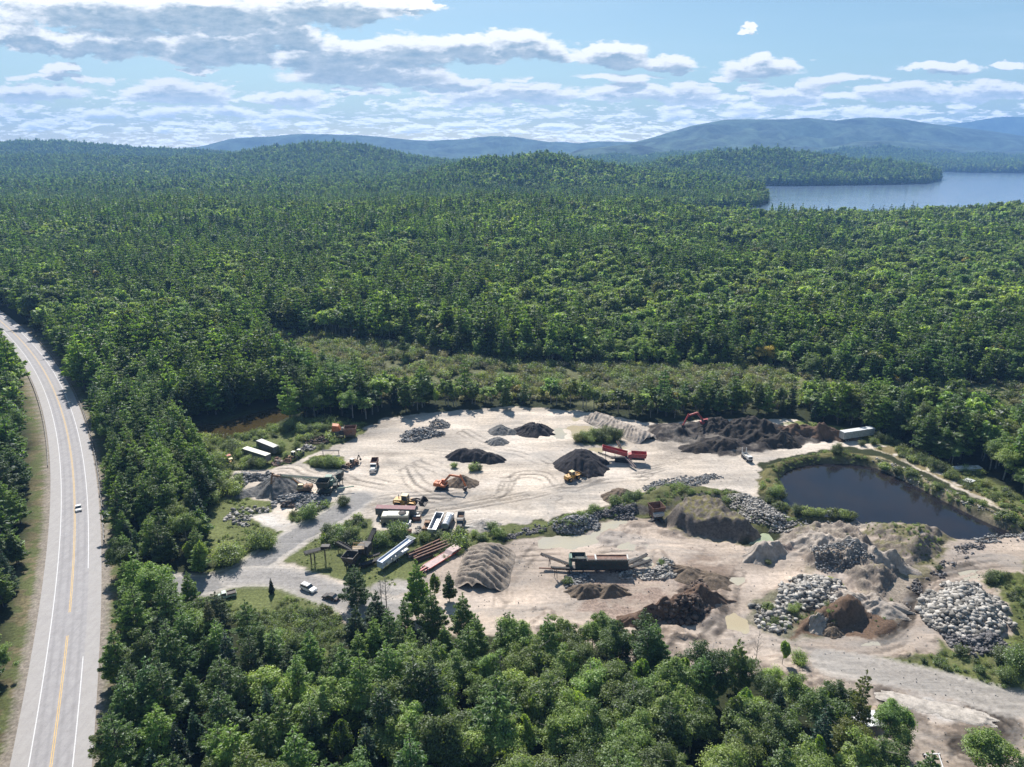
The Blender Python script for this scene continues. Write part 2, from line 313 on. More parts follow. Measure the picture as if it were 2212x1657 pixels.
PUD_DEF = [
 (Z2([(1110,215),(1200,205),(1340,210),(1330,245),(1250,270),(1180,330),(1150,270)]), 'PUD_Y'),
 (Z2([(1160,140),(1230,135),(1250,165),(1180,175)]), 'PUD_Y'),
 (Z2([(1290,395),(1380,385),(1480,372),(1600,385),(1540,410),(1440,415),(1420,460),(1350,430)]), 'PUD_Y'),
 (Z2([(880,1140),(950,1085),(1200,1085),(1350,1050),(1420,1060),(1420,1120),(1250,1180),(1000,1195),(900,1190)]), 'PUD_G'),
 (Z2([(1400,985),(1560,965),(1640,975),(1630,1030),(1500,1060),(1400,1040)]), 'PUD_G'),
 (Z2([(1640,1130),(1750,1120),(1760,1190),(1650,1200),(1520,1190)]), 'PUD_G'),
 (Z2([(1740,1290),(1800,1290),(1870,1320),(1870,1370),(1770,1380),(1700,1340)]), 'PUD_G'),
 (Z3([(540,850),(590,820),(650,815),(680,885),(600,880),(530,870)]), 'PUD_N'),
 (Z3([(920,1065),(1020,1070),(1110,1100),(1150,1180),(1190,1220),(1120,1210),(1090,1120),(1000,1090)]), 'PUD_A'),
 (Z4([(725,352),(770,346),(790,372),(822,398),(852,452),(812,462),(786,448),(740,432),(718,405),(732,380)]), 'PUD_Y'),
 (Z4([(735,172),(810,168),(812,196),(745,200)]), 'PUD_G'),
 (Z4([(1300,490),(1380,475),(1470,500),(1460,540),(1390,560),(1310,530)]), 'PUD_G'),
 (Z4([(1900,150),(2000,140),(2030,170),(1940,185)]), 'PUD_G'),
 (Z2([(1130,330),(1010,300),(1020,240),(1110,230)]), 'PUD_G'),
]
PUD_OUT = []
for _p, _m in PUD_DEF:
    _w = W(_p); PUD_OUT.append((smooth_line(_w+[_w[0]], 6)[:-1], _m))
ROAD_C = W([(109,1657),(130,1502),(145,1380),(152.7,1323),(158.7,1229),(161,1138),(161,1108),(156.5,1017),(145,938),(128,870),(95,800),(62,755),(22,712),(0,693),(-60,650),(-130,615)])  # last point only steers the far end
_k = np.array(ROAD_C); _c = np.polyfit(_k[:-1, 1], _k[:-1, 0], 4); _y = np.arange(52, 545, 3.0)
RC = np.stack([np.polyval(_c, _y), _y], 1); RC = np.vstack([RC, RC[-1]+(RC[-1]-RC[-2])*12])
ROAD_HW = 6.9
ACCESS = smooth_line(W(Z1([(1330,800),(1180,900),(1000,1010),(800,1120),(600,1250),(430,1370),(250,1440),(100,1490),(-150,1500),(-330,1480)])), 6)
ACCESS2 = smooth_line(W(Z1([(360,1430),(560,1420),(760,1440),(950,1500),(1150,1580),(1350,1657),(1600,1700)])), 6)
ACCESS3 = smooth_line(W(Z4([(1250,600),(1350,618),(1500,640),(1800,700),(2000,760),(2400,850)])), 6)

HAUL = smooth_line(W(Z4([(1300,520),(1440,490),(1560,430),(1625,340),(1655,260),(1720,190),(1830,130),(1980,100),(2212,80)])), 6)
def az_profile(knots):
    k = np.array(knots, float)
    a = [uv_dir(px, 330)[0]/uv_dir(px, 330)[1] for px in k[:, 0]]
    return np.array(a), k[:, 1]
RIDGES = []
def ridge(y0, s1, s2, knots, tree=14.0, rough=0.0):
    """a hill range at its own distance: skyline read from the photograph as heights in metres"""
    az, py = az_profile(knots)
    hs = []
    for p in py:
        if p <= 0: hs.append(0.0); continue
        d = uv_dir(PCX, p); hs.append(max(0.0, CAM_H+y0*d[2]/d[1]-tree))
    RIDGES.append((y0, s1, s2, az, np.array(hs), rough))
ridge(2100, 330, 420, [(680,0),(760,425),(850,398),(950,373),(1050,352),(1120,347),(1180,343),(1240,350),(1300,364),(1400,378),(1500,388),(1600,400),(1645,418),(1662,432),(1672,0)])
ridge(1120, 330, 110, [(-900,447),(0,447),(200,446),(500,443),(850,437),(1100,433),(1400,442),(1480,452),(1600,470),(1700,474),(1900,462),(2212,447),(2700,440)], 18.0)
ridge(2950, 260, 500, [(1330,0),(1400,368),(1450,354),(1540,341),(1640,333),(1720,340),(1800,350),(1900,360),(1980,368),(2020,376),(2034,384),(2044,0)])
ridge(3600, 480, 600, [(300,0),(400,350),(480,347),(560,331),(640,322),(720,317),(800,326),(880,345),(960,358),(1020,0)])
ridge(4700, 500, 700, [(-500,330),(-60,318),(60,311),(120,313),(200,319),(300,326),(420,331),(520,338),(640,0)])
ridge(3400, 350, 700, [(-500,350),(0,345),(200,348),(380,352),(520,362),(700,370),(900,0)], 14, 0)
ridge(9500, 1300, 900, [(-300,322),(200,324),(360,325),(440,316),(500,300),(560,296),(640,290),(700,289),(780,291),(860,299),(930,305),(1000,300),(1060,293),(1110,294),(1160,303),(1230,311),(1290,305),(1340,307),(1450,305),(1600,0)], 0, 1)
ridge(7600, 1500, 1200, [(1180,0),(1290,333),(1340,316),(1400,300),(1450,285),(1500,271),(1560,259),(1640,259),(1700,258),(1740,255),(1790,262),(1860,254),(1930,257),(2000,268),(2060,276),(2130,284),(2212,296),(2500,310)], 0, 1)
ridge(5900, 500, 900, [(1560,0),(1650,348),(1750,326),(1850,306),(1920,304),(2000,313),(2100,326),(2212,332),(2500,335)], 0, 1)
ridge(6200, 600, 900, [(1150,0),(1250,325),(1310,318),(1370,312),(1440,325),(1540,345),(1600,0)], 0, 1)
ridge(11200, 700, 500, [(1850,0),(1940,285),(2000,272),(2060,263),(2110,253),(2160,246),(2212,249),(2300,262),(2500,275)], 0, 1)
ridge(11300, 600, 500, [(1080,0),(1150,312),(1200,305),(1250,307),(1330,311),(1400,0)], 0, 1)

def mound(poly, h, w, seed, x, y, rib=None, lump=0.35, sc=0.12):
    d = sdf(poly, x, y, 12.0)
    m = d > 0
    r = np.zeros(x.shape)
    if not m.any(): return r
    X = x[m]; Y = y[m]; D = d[m]
    D = D+(fbm(X, Y, 0.2, 3, seed+3)-0.5)*w*0.7
    v = h*sst(0, w, D)*(1-lump+2*lump*fbm(X, Y, sc, 4, seed))
    if rib is not None:
        ang, wl, amp = rib
        t = (X*cos(ang)+Y*sin(ang))/wl+2.2*fbm(X, Y, 0.05, 3, seed+9)
        v = v+amp*sst(0.5, w*0.6, D)*(np.abs(((t) % 1.0)-0.5)*2-0.5)
    r[m] = v; return r

def height(x, y, fine=True):
    """ground height in metres"""
    x = np.asarray(x, float); y = np.asarray(y, float)
    h = np.zeros(x.shape)
    far = y > 420
    if far.any():
        X = x[far]; Y = y[far]; az = X/np.maximum(Y, 1); H = np.zeros(X.shape)
        for (y0, s1, s2, a, hs, rough) in RIDGES:
            P = np.interp(az, a, hs, left=0 if hs[0] == 0 else hs[0], right=0 if hs[-1] == 0 else hs[-1])
            sc_ = np.where(Y < y0, s1, s2)
            g = np.exp(-((Y-y0)/sc_)**2)
            if rough:
                wv = fbm(X, Y, 1/900.0, 4, 5)
                g = np.exp(-(np.abs(Y-y0)/sc_*(0.75+0.5*wv))**1.6)
                g = g*(1-1.15*np.abs(fbm(X, Y, 1/520.0, 5, 11)-0.5)*2*sst(0, 0.5*s1, np.abs(Y-y0)))
            H = np.maximum(H, P*g*sst(430, 620, Y))
        H = H+sst(1900, 2900, Y)*(fbm(X, Y, 1/300.0, 3, 2)*9)
        h[far] = H
    # low swells under the forest
    fz = sst(420, 700, y)
    h = h+fz*(fbm(x, y, 1/160.0, 3, 3)-0.35)*16*(1-sst(1000, 1300, y)*0.6)
    lk = sdf(LAKE, x, y, 400.0)
    h = np.where(lk > -60, h*sst(2, -60, lk), h)
    h = h-np.clip((lk+6)*0.12, 0, 6)
    h = np.maximum(h, -6)
    if not fine: return h
    nb = (y > 60) & (y < 460) & (np.abs(x) < 420)
    if nb.any():
        X = x[nb]; Y = y[nb]; H = h[nb]
        H = H+(fbm(X, Y, 0.06, 4, 21)-0.5)*0.8
        pd = sdf(POND, X, Y, 12.0); H = H-sst(-3.5, 1.5, pd)*3.2
        bd = sdf(BEAVER, X, Y, 8.0); H = H-sst(-2.0, 1.0, bd)*1.6
        H = H+mound(PONDW, 1.1, 3.0, 61, X, Y, None, 0.5, 0.3)*(pd < -0.8)
        H = H+mound(EASTBANK, 1.0, 2.5, 67, X, Y, None, 0.5, 0.3)*(pd < -0.8)
        H = H+mound(BERM, 1.9, 5.0, 31, X, Y, None, 0.5, 0.18)
        H = H+mound(BLUFF, 5.6, 5.0, 33, X, Y, (0.0, 3.4, 0.9), 0.4, 0.14)
        H = H+mound(GHILL, 3.2, 8.0, 35, X, Y, (1.2, 3.4, 0.6), 0.6, 0.14)*(pd < -1)
        H = H+mound(LUMPS, 2.5, 3.5, 37, X, Y, (0.7, 2.4, 0.8), 1.0, 0.2)*(pd < -1)
        H = H+mound(LUMP2, 2.4, 3.0, 39, X, Y, (0.2, 2.6, 0.5), 0.4, 0.2)
        H = H+mound(BROWNM, 3.0, 3.0, 43, X, Y, (0.5, 2.2, 0.6), 0.6, 0.3)
        H = H+mound(DARKM, 2.8, 3.0, 45, X, Y, None, 0.6, 0.3)
        H = H+mound(DARK_R, 2.2, 7.0, 47, X, Y, None, 0.9, 0.15)
        for P_, m_ in PUD_OUT:
            dd = sdf(P_, X, Y, 4.0); w_ = dd > -4
            if w_.any(): H[w_] -= 0.42*sst(-1.6, 2.0, dd[w_]+(fbm(X[w_], Y[w_], 0.35, 3, 77)-0.5)*3.0)
        sp_ = np.maximum(np.maximum(sdf(LUMPS, X, Y, 6), sdf(GHILL, X, Y, 6)), np.maximum(np.maximum(sdf(BLUFF, X, Y, 6), sdf(BROWNM, X, Y, 6)), np.maximum(sdf(DARKM, X, Y, 6), sdf(DARK_R, X, Y, 6))))
        H = H+sst(-2, 2, sp_)*(fbm(X, Y, 0.55, 4, 71)-0.5)*2.0
        lo = sdf(SAND_LOW, X, Y, 10.0)
        H = H+sst(0, 4, lo)*(np.maximum(fbm(X, Y, 0.1, 4, 51)-0.54, 0)*6*(X > 20)+(0.5-np.abs(fbm(X, Y, 0.16, 4, 53)-0.5)*6).clip(0, 0.5)*1.7*sst(0.45, 0.6, fbm(X, Y, 0.035, 3, 54))*(X > 5))*sst(1.0, 4.0, -sdf(BERM, X, Y, 10))
        rd = np.minimum(np.minimum(dline(ACCESS3, X, Y, 14), dline(HAUL, X, Y, 14)), dline(ACCESS2, X, Y, 14)); t = sst(8, 4.5, rd)*(pd < -3); H = H*(1-t)+(fbm(X, Y, 0.05, 2, 21)-0.5)*0.3*t
        h[nb] = H
    rb = (y < 900) & (x < 0)
    if rb.any():
        d = dline(RC, x[rb], y[rb], 40.0); t = sst(22, 9.5, d); h[rb] = h[rb]*(1-t)-0.12*t
    return h
def hz(x, y):
    return float(height(np.array([x]), np.array([y]))[0])

# colours of the ground's materials (albedo)
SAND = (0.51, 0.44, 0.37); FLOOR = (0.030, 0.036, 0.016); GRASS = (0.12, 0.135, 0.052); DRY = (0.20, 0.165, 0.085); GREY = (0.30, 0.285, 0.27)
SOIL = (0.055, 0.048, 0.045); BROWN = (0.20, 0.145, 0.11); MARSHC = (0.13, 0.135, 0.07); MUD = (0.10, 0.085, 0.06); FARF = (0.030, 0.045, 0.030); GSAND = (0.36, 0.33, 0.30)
LAYERS = [  # outline, colour, softness, cover noise
    (SCRUB_L, GRASS, 3, 0), (GRASS_TRI, GRASS, 1, 0), (VERGE, GRASS, 1, 0), (MARSH, MARSHC, 5, 0), (MARSH2, (0.11,0.125,0.05), 5, 0), (YARD_SW, GSAND, 2, 0),
    (SAND_LOW, (0.42, 0.345, 0.285), 1.0, 0), (SAND_UP, SAND, 1.0, 0), (CLEAR_E, GRASS, 3, 0), (SCRUB_E, DRY, 1.5, 0.3), (NGRASS, (0.13,0.15,0.045), 1.5, 0.1),
    (LEFT_G, GRASS, 1, 0), (ISLE_A, GRASS, 0.8, 0), (ISLE_B, (0.13,0.135,0.05), 0.8, 0), (ISLE_C, (0.13,0.13,0.05), 0.8, 0.1), (ISLE_D, GRASS, 0.8, 0),
    (BERM, (0.105,0.11,0.045), 1.0, 0.12), (BLUFF, (0.22,0.185,0.15), 1.2, 0), (PONDW, (0.115,0.105,0.045), 1.0, 0.2), (EASTBANK, (0.26,0.22,0.14), 1.2, 0.2),
    (GHILL, (0.135,0.125,0.06), 2.0, 0.25), (LUMPS, (0.27,0.228,0.185), 2.0, 0.1), (LUMP2, (0.25,0.20,0.17), 1.0, 0), (ROCKZONE, (0.16,0.15,0.10), 1.5, 0.1),
    (BROWNZ, (0.29,0.22,0.18), 2.0, 0.15), (BROWNM, (0.15,0.10,0.07), 0.8, 0), (DARKM, (0.085,0.065,0.052), 0.8, 0), (DARK_R, SOIL, 1.2, 0.05),
    (RGRASS, (0.12,0.135,0.045), 1.2, 0.02), (RGRASS2, GRASS, 1.0, 0.1),
]
def patch(pts, r):
    return smooth_line(pts, 4), r
TRACKS = [W(Z2(p)) for p in ([(1040,800),(900,770),(780,700),(720,620),(800,590),(950,600),(1040,700)], [(0,900),(300,850),(700,780),(1000,720),(1400,640),(1800,600)], [(0,800),(250,830),(600,760),(700,640),(740,560)],
    [(1120,700),(1250,690),(1500,600),(1800,560),(2100,480)], [(250,760),(100,740),(-50,660),(-120,540)], [(900,1180),(800,1300),(700,1450),(640,1600)], [(700,1250),(900,1230),(1300,1220),(1900,1180),(2188,1200)],
    [(300,250),(600,380),(800,420),(1000,500)], [(0,480),(150,560),(400,640),(700,640)])]
TRACKS += [W(Z1(p)) for p in ([(1230,620),(1300,660),(1280,720),(1150,780)], [(1000,560),(1150,600),(1400,640),(1700,700)], [(1320,850),(1600,780),(2188,740)], [(1380,880),(1700,800),(2188,770)], [(1750,380),(1900,420),(2188,440)], [(600,560),(800,540),(940,600),(1200,640)])]
TRACKS += [W(Z4(p)) for p in ([(1500,450),(1590,400),(1620,300),(1660,220),(1780,140),(1950,90),(2212,60)], [(1380,490),(1500,480),(1600,440),(1650,330),(1690,240),(1800,170),(1950,120)], [(780,150),(760,250),(740,330),(760,420),(840,490)], [(560,60),(640,150),(700,300),(720,380),(640,470)],
    [(1900,740),(2060,860),(2100,930),(2040,1000),(1920,1000)], [(1930,780),(2100,900),(2140,960),(2060,1030),(1900,1020)], [(1960,760),(2160,900),(2200,980),(2100,1050)], [(1520,720),(1620,700),(1750,720),(1880,800)], [(1500,760),(1600,850),(1750,930),(1950,1000)], [(640,470),(900,500),(1200,560),(1500,620),(2000,720)], [(600,490),(900,530),(1200,590),(1500,660),(2000,780)])]
DARKPATCH = [W(Z2(p)) for p in ([(950,560),(1100,560),(1250,640),(1400,640),(1350,680),(1150,670),(980,620)], [(1600,400),(1750,380),(1800,410),(1700,440)], [(1790,440),(2000,380),(2188,380),(2188,470),(1900,480)], [(700,850),(830,840),(850,900),(720,910)])] + [W(Z1([(1500,440),(1620,430),(1640,520),(1540,540)])), W(Z1([(1100,420),(1900,100),(1540,120)]))]
BRN = (0.30, 0.235, 0.185)
BROWNP = [(W(Z4(p)), BRN, al) for p, al in (([(540,40),(700,90),(790,230),(760,340),(660,330),(600,200)], .75), ([(1480,480),(1600,410),(1630,270),(1710,180),(1900,110),(2100,80),(2260,60),(2260,130),(1950,150),(1780,215),(1705,300),(1690,410),(1600,500)], .6),
    ([(1880,840),(2000,900),(2120,960),(2080,1040),(1900,1010),(1750,950),(1650,930),(1700,900)], .9), ([(1600,960),(1900,1010),(1950,1100),(1700,1100)], .8), ([(1480,700),(1600,700),(1620,780),(1660,880),(1560,880)], .5), ([(1030,490),(1290,480),(1300,540),(1150,540)], .6))]
BROWNP += [(W(Z3([(120,950),(260,930),(430,1000),(430,1130),(250,1110),(150,1050)])), (0.22, 0.165, 0.13), .85), (W(Z2([(560,1180),(680,1250),(700,1420),(620,1560),(560,1500)])), BRN, .35), (W(Z2([(1750,340),(2000,340),(2188,330),(2188,400),(1900,400)])), (0.24, 0.21, 0.18), .8)]
RUTS = [W(Z4(p)) for p in ([(1950,790),(2040,850),(2090,920),(2040,985),(1930,1010),(1840,1000)], [(1980,780),(2090,850),(2140,930),(2090,1010),(1960,1040)], [(2010,770),(2140,850),(2190,950),(2130,1040)], [(1870,900),(1980,930),(1960,980),(1850,990)], [(1520,730),(1560,800),(1640,860),(1720,900)], [(1490,750),(1530,820),(1620,890)], [(1490,470),(1600,400),(1640,290),(1690,210),(1790,150),(1950,110)], [(1510,480),(1620,410),(1660,300),(1710,225)])]
WHITEP = [W(Z4([(1620,740),(1700,745),(1820,790),(1910,830),(1920,880),(1840,900),(1740,880),(1660,830)])), W(Z1([(480,930),(620,920),(760,1000),(780,1060),(560,1010)]))]

def build_ground():
    def axis(lo, hi, step, end_lo, end_hi, gr):
        a = list(np.arange(lo, hi, step)); s = step; v = a[-1]
        while v < end_hi: s = min(s*gr, 260); v += s; a.append(v)
        s = step; v = a[0]; pre = []
        while v > end_lo: s = min(s*gr, 260); v -= s; pre.append(v)
        return np.array(pre[::-1]+a)
    xs = axis(-132, 222, 0.66, -11000, 11000, 1.035); ys = axis(92, 318, 0.55, -60, 12500, 1.022)
    nx, ny = len(xs), len(ys)
    X, Y = np.meshgrid(xs, ys); X = X.ravel(); Y = Y.ravel()
    Z = height(X, Y)
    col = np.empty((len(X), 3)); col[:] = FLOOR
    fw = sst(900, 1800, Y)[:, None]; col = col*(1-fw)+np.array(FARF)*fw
    nb = (Y > 60) & (Y < 460) & (np.abs(X) < 420)
    x = X[nb]; y = Y[nb]; c = col[nb]; mask = np.zeros(len(x))
    wx = x+(fbm(x, y, 0.25, 4, 81)-0.5)*5; wy = y+(fbm(x, y, 0.25, 4, 82)-0.5)*5
    n1 = fbm(x, y, 0.35, 4, 83); n2 = fbm(x, y, 0.09, 4, 84)
    for i, (poly, cc, soft, cov) in enumerate(LAYERS):
        d = sdf(poly, wx, wy, 12.0)
        a = sst(-soft*0.5, soft*0.5, d)
        if cov: a = a*(1-sst(0.5+cov*0.2, 0.62+cov*0.2, 1-n1)*min(1, cov*4))
        c = c*(1-a[:, None])+np.array(cc)*a[:, None]
        sandy = 1.0 if min(cc) > 0.2 else 0.0
        mask = mask*(1-a)+sandy*a
    gz = Z.reshape(ny, nx); gy_, gx_ = np.gradient(gz, ys, xs); slope = np.hypot(gx_, gy_).ravel()[nb]
    cut = sst(0.38, 0.75, slope+(n1-0.5)*0.5)[:, None]
    for poly, cc in ((BLUFF, (0.115, 0.098, 0.085)), (GHILL, (0.19, 0.16, 0.13)), (LUMPS, (0.19, 0.16, 0.135)), (BERM, (0.17, 0.15, 0.13))):
        a = cut*sst(-1, 1, sdf(poly, wx, wy, 6))[:, None]; c = c*(1-a)+np.array(cc)*a
    a = sst(0.16, 0.42, slope+(n1-0.5)*0.3)[:, None]*sst(-1, 1, sdf(SAND_LOW, wx, wy, 6))[:, None]*mask[:, None]*0.75; c = c*(1-a)+np.array((0.235, 0.185, 0.15))*a
    gt = (sst(-1, 1, sdf(BLUFF, wx, wy, 6))*sst(0.55, 0.35, slope)*sst(0.42, 0.5, n2+0.08))[:, None]; c = c*(1-gt)+np.array((0.14, 0.125, 0.055))*gt
    gt = (sst(-1, 1, sdf(LUMPS, wx, wy, 6))*sst(0.6, 0.4, slope)*sst(0.5, 0.58, n2))[:, None]*0.8; c = c*(1-gt)+np.array((0.15, 0.135, 0.075))*gt
    # stains, puddled silt, tracks and darker patches, all in the vertex colours
    sx = fbm(x*0.35+y*0.1, y*1.6, 0.12, 4, 90)
    c = c*(1+mask[:, None]*((sx-0.5)*0.85)[:, None]); c = c*(1+((n2-0.5)*0.5)[:, None]*(0.6+0.4*(1-mask[:, None])))
    warm = (n2-0.5)[:, None]*np.array([0.02, 0.0, -0.03]); c = c*(1+mask[:, None]*warm*3)
    for p in DARKPATCH:
        a = sst(-2.5, 2.5, sdf(p, wx, wy, 8))*0.33*mask*sst(0.3, 0.6, n1+0.15); c = c*(1-a[:, None])
    for p in WHITEP:
        a = sst(-1, 1, sdf(p, wx, wy, 8))*0.6; c = c*(1-a[:, None])+np.array((0.56, 0.54, 0.52))*a[:, None]
    for p, cc, al in BROWNP:
        a = sst(-2, 2, sdf(p, wx, wy, 8))*al*sst(0.25, 0.6, fbm(x*0.6, y*1.5, 0.2, 4, 97)); c = c*(1-a[:, None])+np.array(cc)*a[:, None]
    for p in RUTS:
        L_ = smooth_line(p, 6)
        for off in (-1.1, 1.1):
            d = dline(L_+np.array((off*0.4, off)), x, y, 5); a = sst(0.6, 0.1, d)*0.42; c = c*(1-a[:, None]); Z[nb] = Z[nb]-a*0.2
    tx = x+(fbm(x, y, 0.08, 2, 91)-0.5)*3
    for k, p in enumerate(TRACKS):
        for off in (0.0, 2.9):
            d = dline(smooth_line(p, 5), tx+off*0.7, y+off, 6)
            a = (sst(0.55, 0.1, np.abs(d-1.05)))*0.36*mask*sst(0.3, 0.55, fbm(x, y, 0.1, 3, 92+k)); c = c*(1-a[:, None])
            Z_ = a*0.2; zz = Z[nb]; zz = zz-Z_; Z[nb] = zz
    for path, hw, cc in ((ACCESS, 3.6, (0.235, 0.225, 0.22)), (ACCESS2, 3.0, (0.30, 0.28, 0.265)), (ACCESS3, 2.7, (0.37, 0.335, 0.30))):
        d = dline(path, x+(n1-0.5)*1.5, y, 15); st = fbm(d*6, x*0.15+y*0.15, 0.5, 3, 95)
        e = dline(path, x+(n2-0.5)*3, y, 15)
        a = sst(hw+2.4, hw+0.6, e)*0.9; c = c*(1-a[:, None])+np.array((0.44, 0.40, 0.36))*a[:, None]; mask = np.maximum(mask, a)
        a = sst(hw+0.5, hw-0.4, d)*0.92; c = c*(1-a[:, None])+(np.array(cc)*(0.8+0.4*st)[:, None])*a[:, None]
    d = dline(RC, x, y, 30); a = sst(ROAD_HW+9+(n2-0.5)*6, ROAD_HW+1.5, d)*(x < 0)
    g = np.array((0.165, 0.14, 0.08))*(0.7+0.6*n2)[:, None]
    gg = np.where((n1 > 0.47)[:, None], np.array((0.11, 0.125, 0.05)), g)
    c = c*(1-a[:, None])+gg*a[:, None]
    a = sst(ROAD_HW+2.2, ROAD_HW+0.5, d+(n1-0.5)*1.6)*(x < 0); c = c*(1-a[:, None])+np.array((0.27, 0.235, 0.20))*a[:, None]
    pd = sdf(POND, x, y, 6); a = sst(-1.6, -0.2, pd); c = c*(1-a[:, None])+np.array((0.16, 0.135, 0.10))*a[:, None]
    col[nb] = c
    M = np.zeros(len(X)); M[nb] = mask
    i = np.arange(nx-1); j = np.arange(ny-1); I, J = np.meshgrid(i, j); a = (J*nx+I).ravel()
    F = np.stack([a, a+1, a+nx+1, a+nx], 1)
    m = bpy.data.materials.new('ground'); m.use_nodes = True; T = NT(m.node_tree); bs = T.n['Principled BSDF']
    at = T.new('ShaderNodeAttribute', attribute_name='col'); ms = T.new('ShaderNodeAttribute', attribute_name='sandy')
    P = T.new('ShaderNodeNewGeometry').outputs['Position']
    f1 = T.noise(P, 0.9, 6, 0.65); f2 = T.noise(P, 0.12, 5, 0.6)
    f3 = T.noise(T.v('MULTIPLY', P, (0.12, 1.3, 1.0)), 0.55, 5, 0.6, 0.8)
    k = T.m('ADD', T.ramp(f1, 0.25, 0.75, 0.72, 1.28, False), T.ramp(f3, 0.3, 0.7, -0.14, 0.12, False))
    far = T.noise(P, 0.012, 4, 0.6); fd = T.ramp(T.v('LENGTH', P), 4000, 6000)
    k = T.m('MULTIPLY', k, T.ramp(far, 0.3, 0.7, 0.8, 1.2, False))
    k = T.m('MULTIPLY', k, T.m('ADD', 1.0, T.m('MULTIPLY', fd, T.ramp(T.noise(P, 0.0045, 10, 0.78), 0.38, 0.62, -0.85, 2.6, False))))  # far woods' uneven tone and cloud shadow patches, both put into the colour
    veg = T.m('SUBTRACT', 1.0, ms.outputs['Fac'])
    k = T.m('MULTIPLY', k, T.m('ADD', 1.0, T.m('MULTIPLY', veg, T.ramp(T.noise(P, 1.7, 6, 0.75), 0.3, 0.7, -0.45, 0.45, False))))
    kk = T.comb(k, k, k)
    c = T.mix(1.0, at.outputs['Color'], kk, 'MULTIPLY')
    wet = T.m('MULTIPLY', T.ramp(T.noise(T.v('MULTIPLY', P, (0.6, 1.4, 1.0)), 0.045, 6, 0.65, 0.6), 0.48, 0.66), T.m('MULTIPLY', ms.outputs['Fac'], 0.5))
    c = T.mix(wet, c, (0.27, 0.255, 0.24))
    peb = T.ramp(T.noise(P, 3.2, 3, 0.7), 0.62, 0.70)
    c = T.mix(T.m('MULTIPLY', peb, T.m('MULTIPLY', ms.outputs['Fac'], 0.16)), c, (0.10, 0.09, 0.085))
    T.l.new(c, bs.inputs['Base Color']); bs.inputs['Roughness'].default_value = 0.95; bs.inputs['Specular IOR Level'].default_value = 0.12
    bp = T.new('ShaderNodeBump'); bp.inputs['Strength'].default_value = 0.55; bp.inputs['Distance'].default_value = 0.35
    cd = T.new('ShaderNodeCameraData')
    fb = T.noise(P, 0.02, 6, 0.7)
    hh = T.m('ADD', T.m('MULTIPLY', f1, 0.8), T.m('MULTIPLY', f3, 0.6))
    hh = T.m('ADD', hh, T.m('MULTIPLY', T.m('MULTIPLY', fb, T.ramp(T.new('ShaderNodeSeparateXYZ').outputs[1], 0, 1, 0, 0)), 0.0))
    T.l.new(hh, bp.inputs['Height']); T.l.new(bp.outputs[0], bs.inputs['Normal'])
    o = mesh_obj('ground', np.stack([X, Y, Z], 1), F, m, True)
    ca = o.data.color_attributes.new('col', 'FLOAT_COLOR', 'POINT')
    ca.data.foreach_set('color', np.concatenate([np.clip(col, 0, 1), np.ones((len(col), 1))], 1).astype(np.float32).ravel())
    sa = o.data.attributes.new('sandy', 'FLOAT', 'POINT'); sa.data.foreach_set('value', M.astype(np.float32))
    o['kind'] = 'structure'
    print('ground verts', len(X))
build_ground()

# ------------------------------------------------------------------ water
def water_mat(name, col, rough=0.06, ripple=0.5, scale=1.5, dist=0.05, stretch=(1, 1, 1), spec=0.5, stain=None):
    m = bpy.data.materials.new(name); m.use_nodes = True; T = NT(m.node_tree); bs = T.n['Principled BSDF']
    P = T.new('ShaderNodeNewGeometry').outputs['Position']; P = T.v('MULTIPLY', P, stretch)
    c = T.mix(T.ramp(T.noise(P, scale*0.06, 4, 0.6), 0.35, 0.7), col, stain or tuple(k*0.7 for k in col))
    T.l.new(c, bs.inputs['Base Color']); bs.inputs['Roughness'].default_value = rough; bs.inputs['IOR'].default_value = 1.33
    bs.inputs['Specular IOR Level'].default_value = spec
    b = T.new('ShaderNodeBump'); b.inputs['Strength'].default_value = ripple; b.inputs['Distance'].default_value = dist
    T.l.new(T.noise(P, scale, 4, 0.6), b.inputs['Height']); T.l.new(b.outputs[0], bs.inputs['Normal'])
    return m
def sheet(name, poly, z, mat, grow=0.0):
    P = np.array(poly)
    if grow:
        c = P.mean(0); P = P+(P-c)/np.linalg.norm(P-c, axis=1)[:, None]*grow
    o = mesh_obj(name, [(a, b, z) for a, b in P], [list(range(len(P)))], mat)
    me = o.data
    import bmesh
    bm = bmesh.new(); bm.from_mesh(me); bmesh.ops.triangulate(bm, faces=bm.faces[:])
    for f in bm.faces:
        if f.normal.z < 0: f.normal_flip()
    bm.to_mesh(me); bm.free(); o['kind'] = 'structure'
    return o
lw = water_mat('lake_water', (0.15, 0.21, 0.30), 0.14, 0.2, 0.25, 0.3, (1, 1, 1))
LK = np.array(LAKE)
o = mesh_obj('lake_water', [(250, 1000, -0.7), (6500, 1000, -0.7), (6500, 5200, -0.7), (250, 5200, -0.7)], [(0, 1, 2, 3)], lw); o['kind'] = 'structure'
pw = water_mat('pond_water', (0.013, 0.014, 0.019), 0.07, 0.12, 1.2, 0.03, stain=(0.022, 0.018, 0.018))
sheet('pond_water', POND, -1.25, pw, 1.2)
bw = water_mat('swamp_water', (0.06, 0.045, 0.018), 0.05, 0.1, 1.0, 0.03)
sheet('swamp_water', BEAVER, -0.75, bw, 1.0)
PUD_Y = water_mat('silty_water', (0.40, 0.335, 0.225), 0.12, 0.1, 1.5, 0.02, spec=0.35, stain=(0.44, 0.39, 0.28))
PUD_G = water_mat('clay_water', (0.42, 0.38, 0.29), 0.14, 0.1, 1.5, 0.02, spec=0.4, stain=(0.38, 0.35, 0.29))
PUD_N = water_mat('green_water', (0.36, 0.40, 0.26), 0.14, 0.1, 1.5, 0.02, spec=0.4)
PUD_A = water_mat('algae_water', (0.26, 0.27, 0.10), 0.2, 0.1, 1.5, 0.02, spec=0.3)
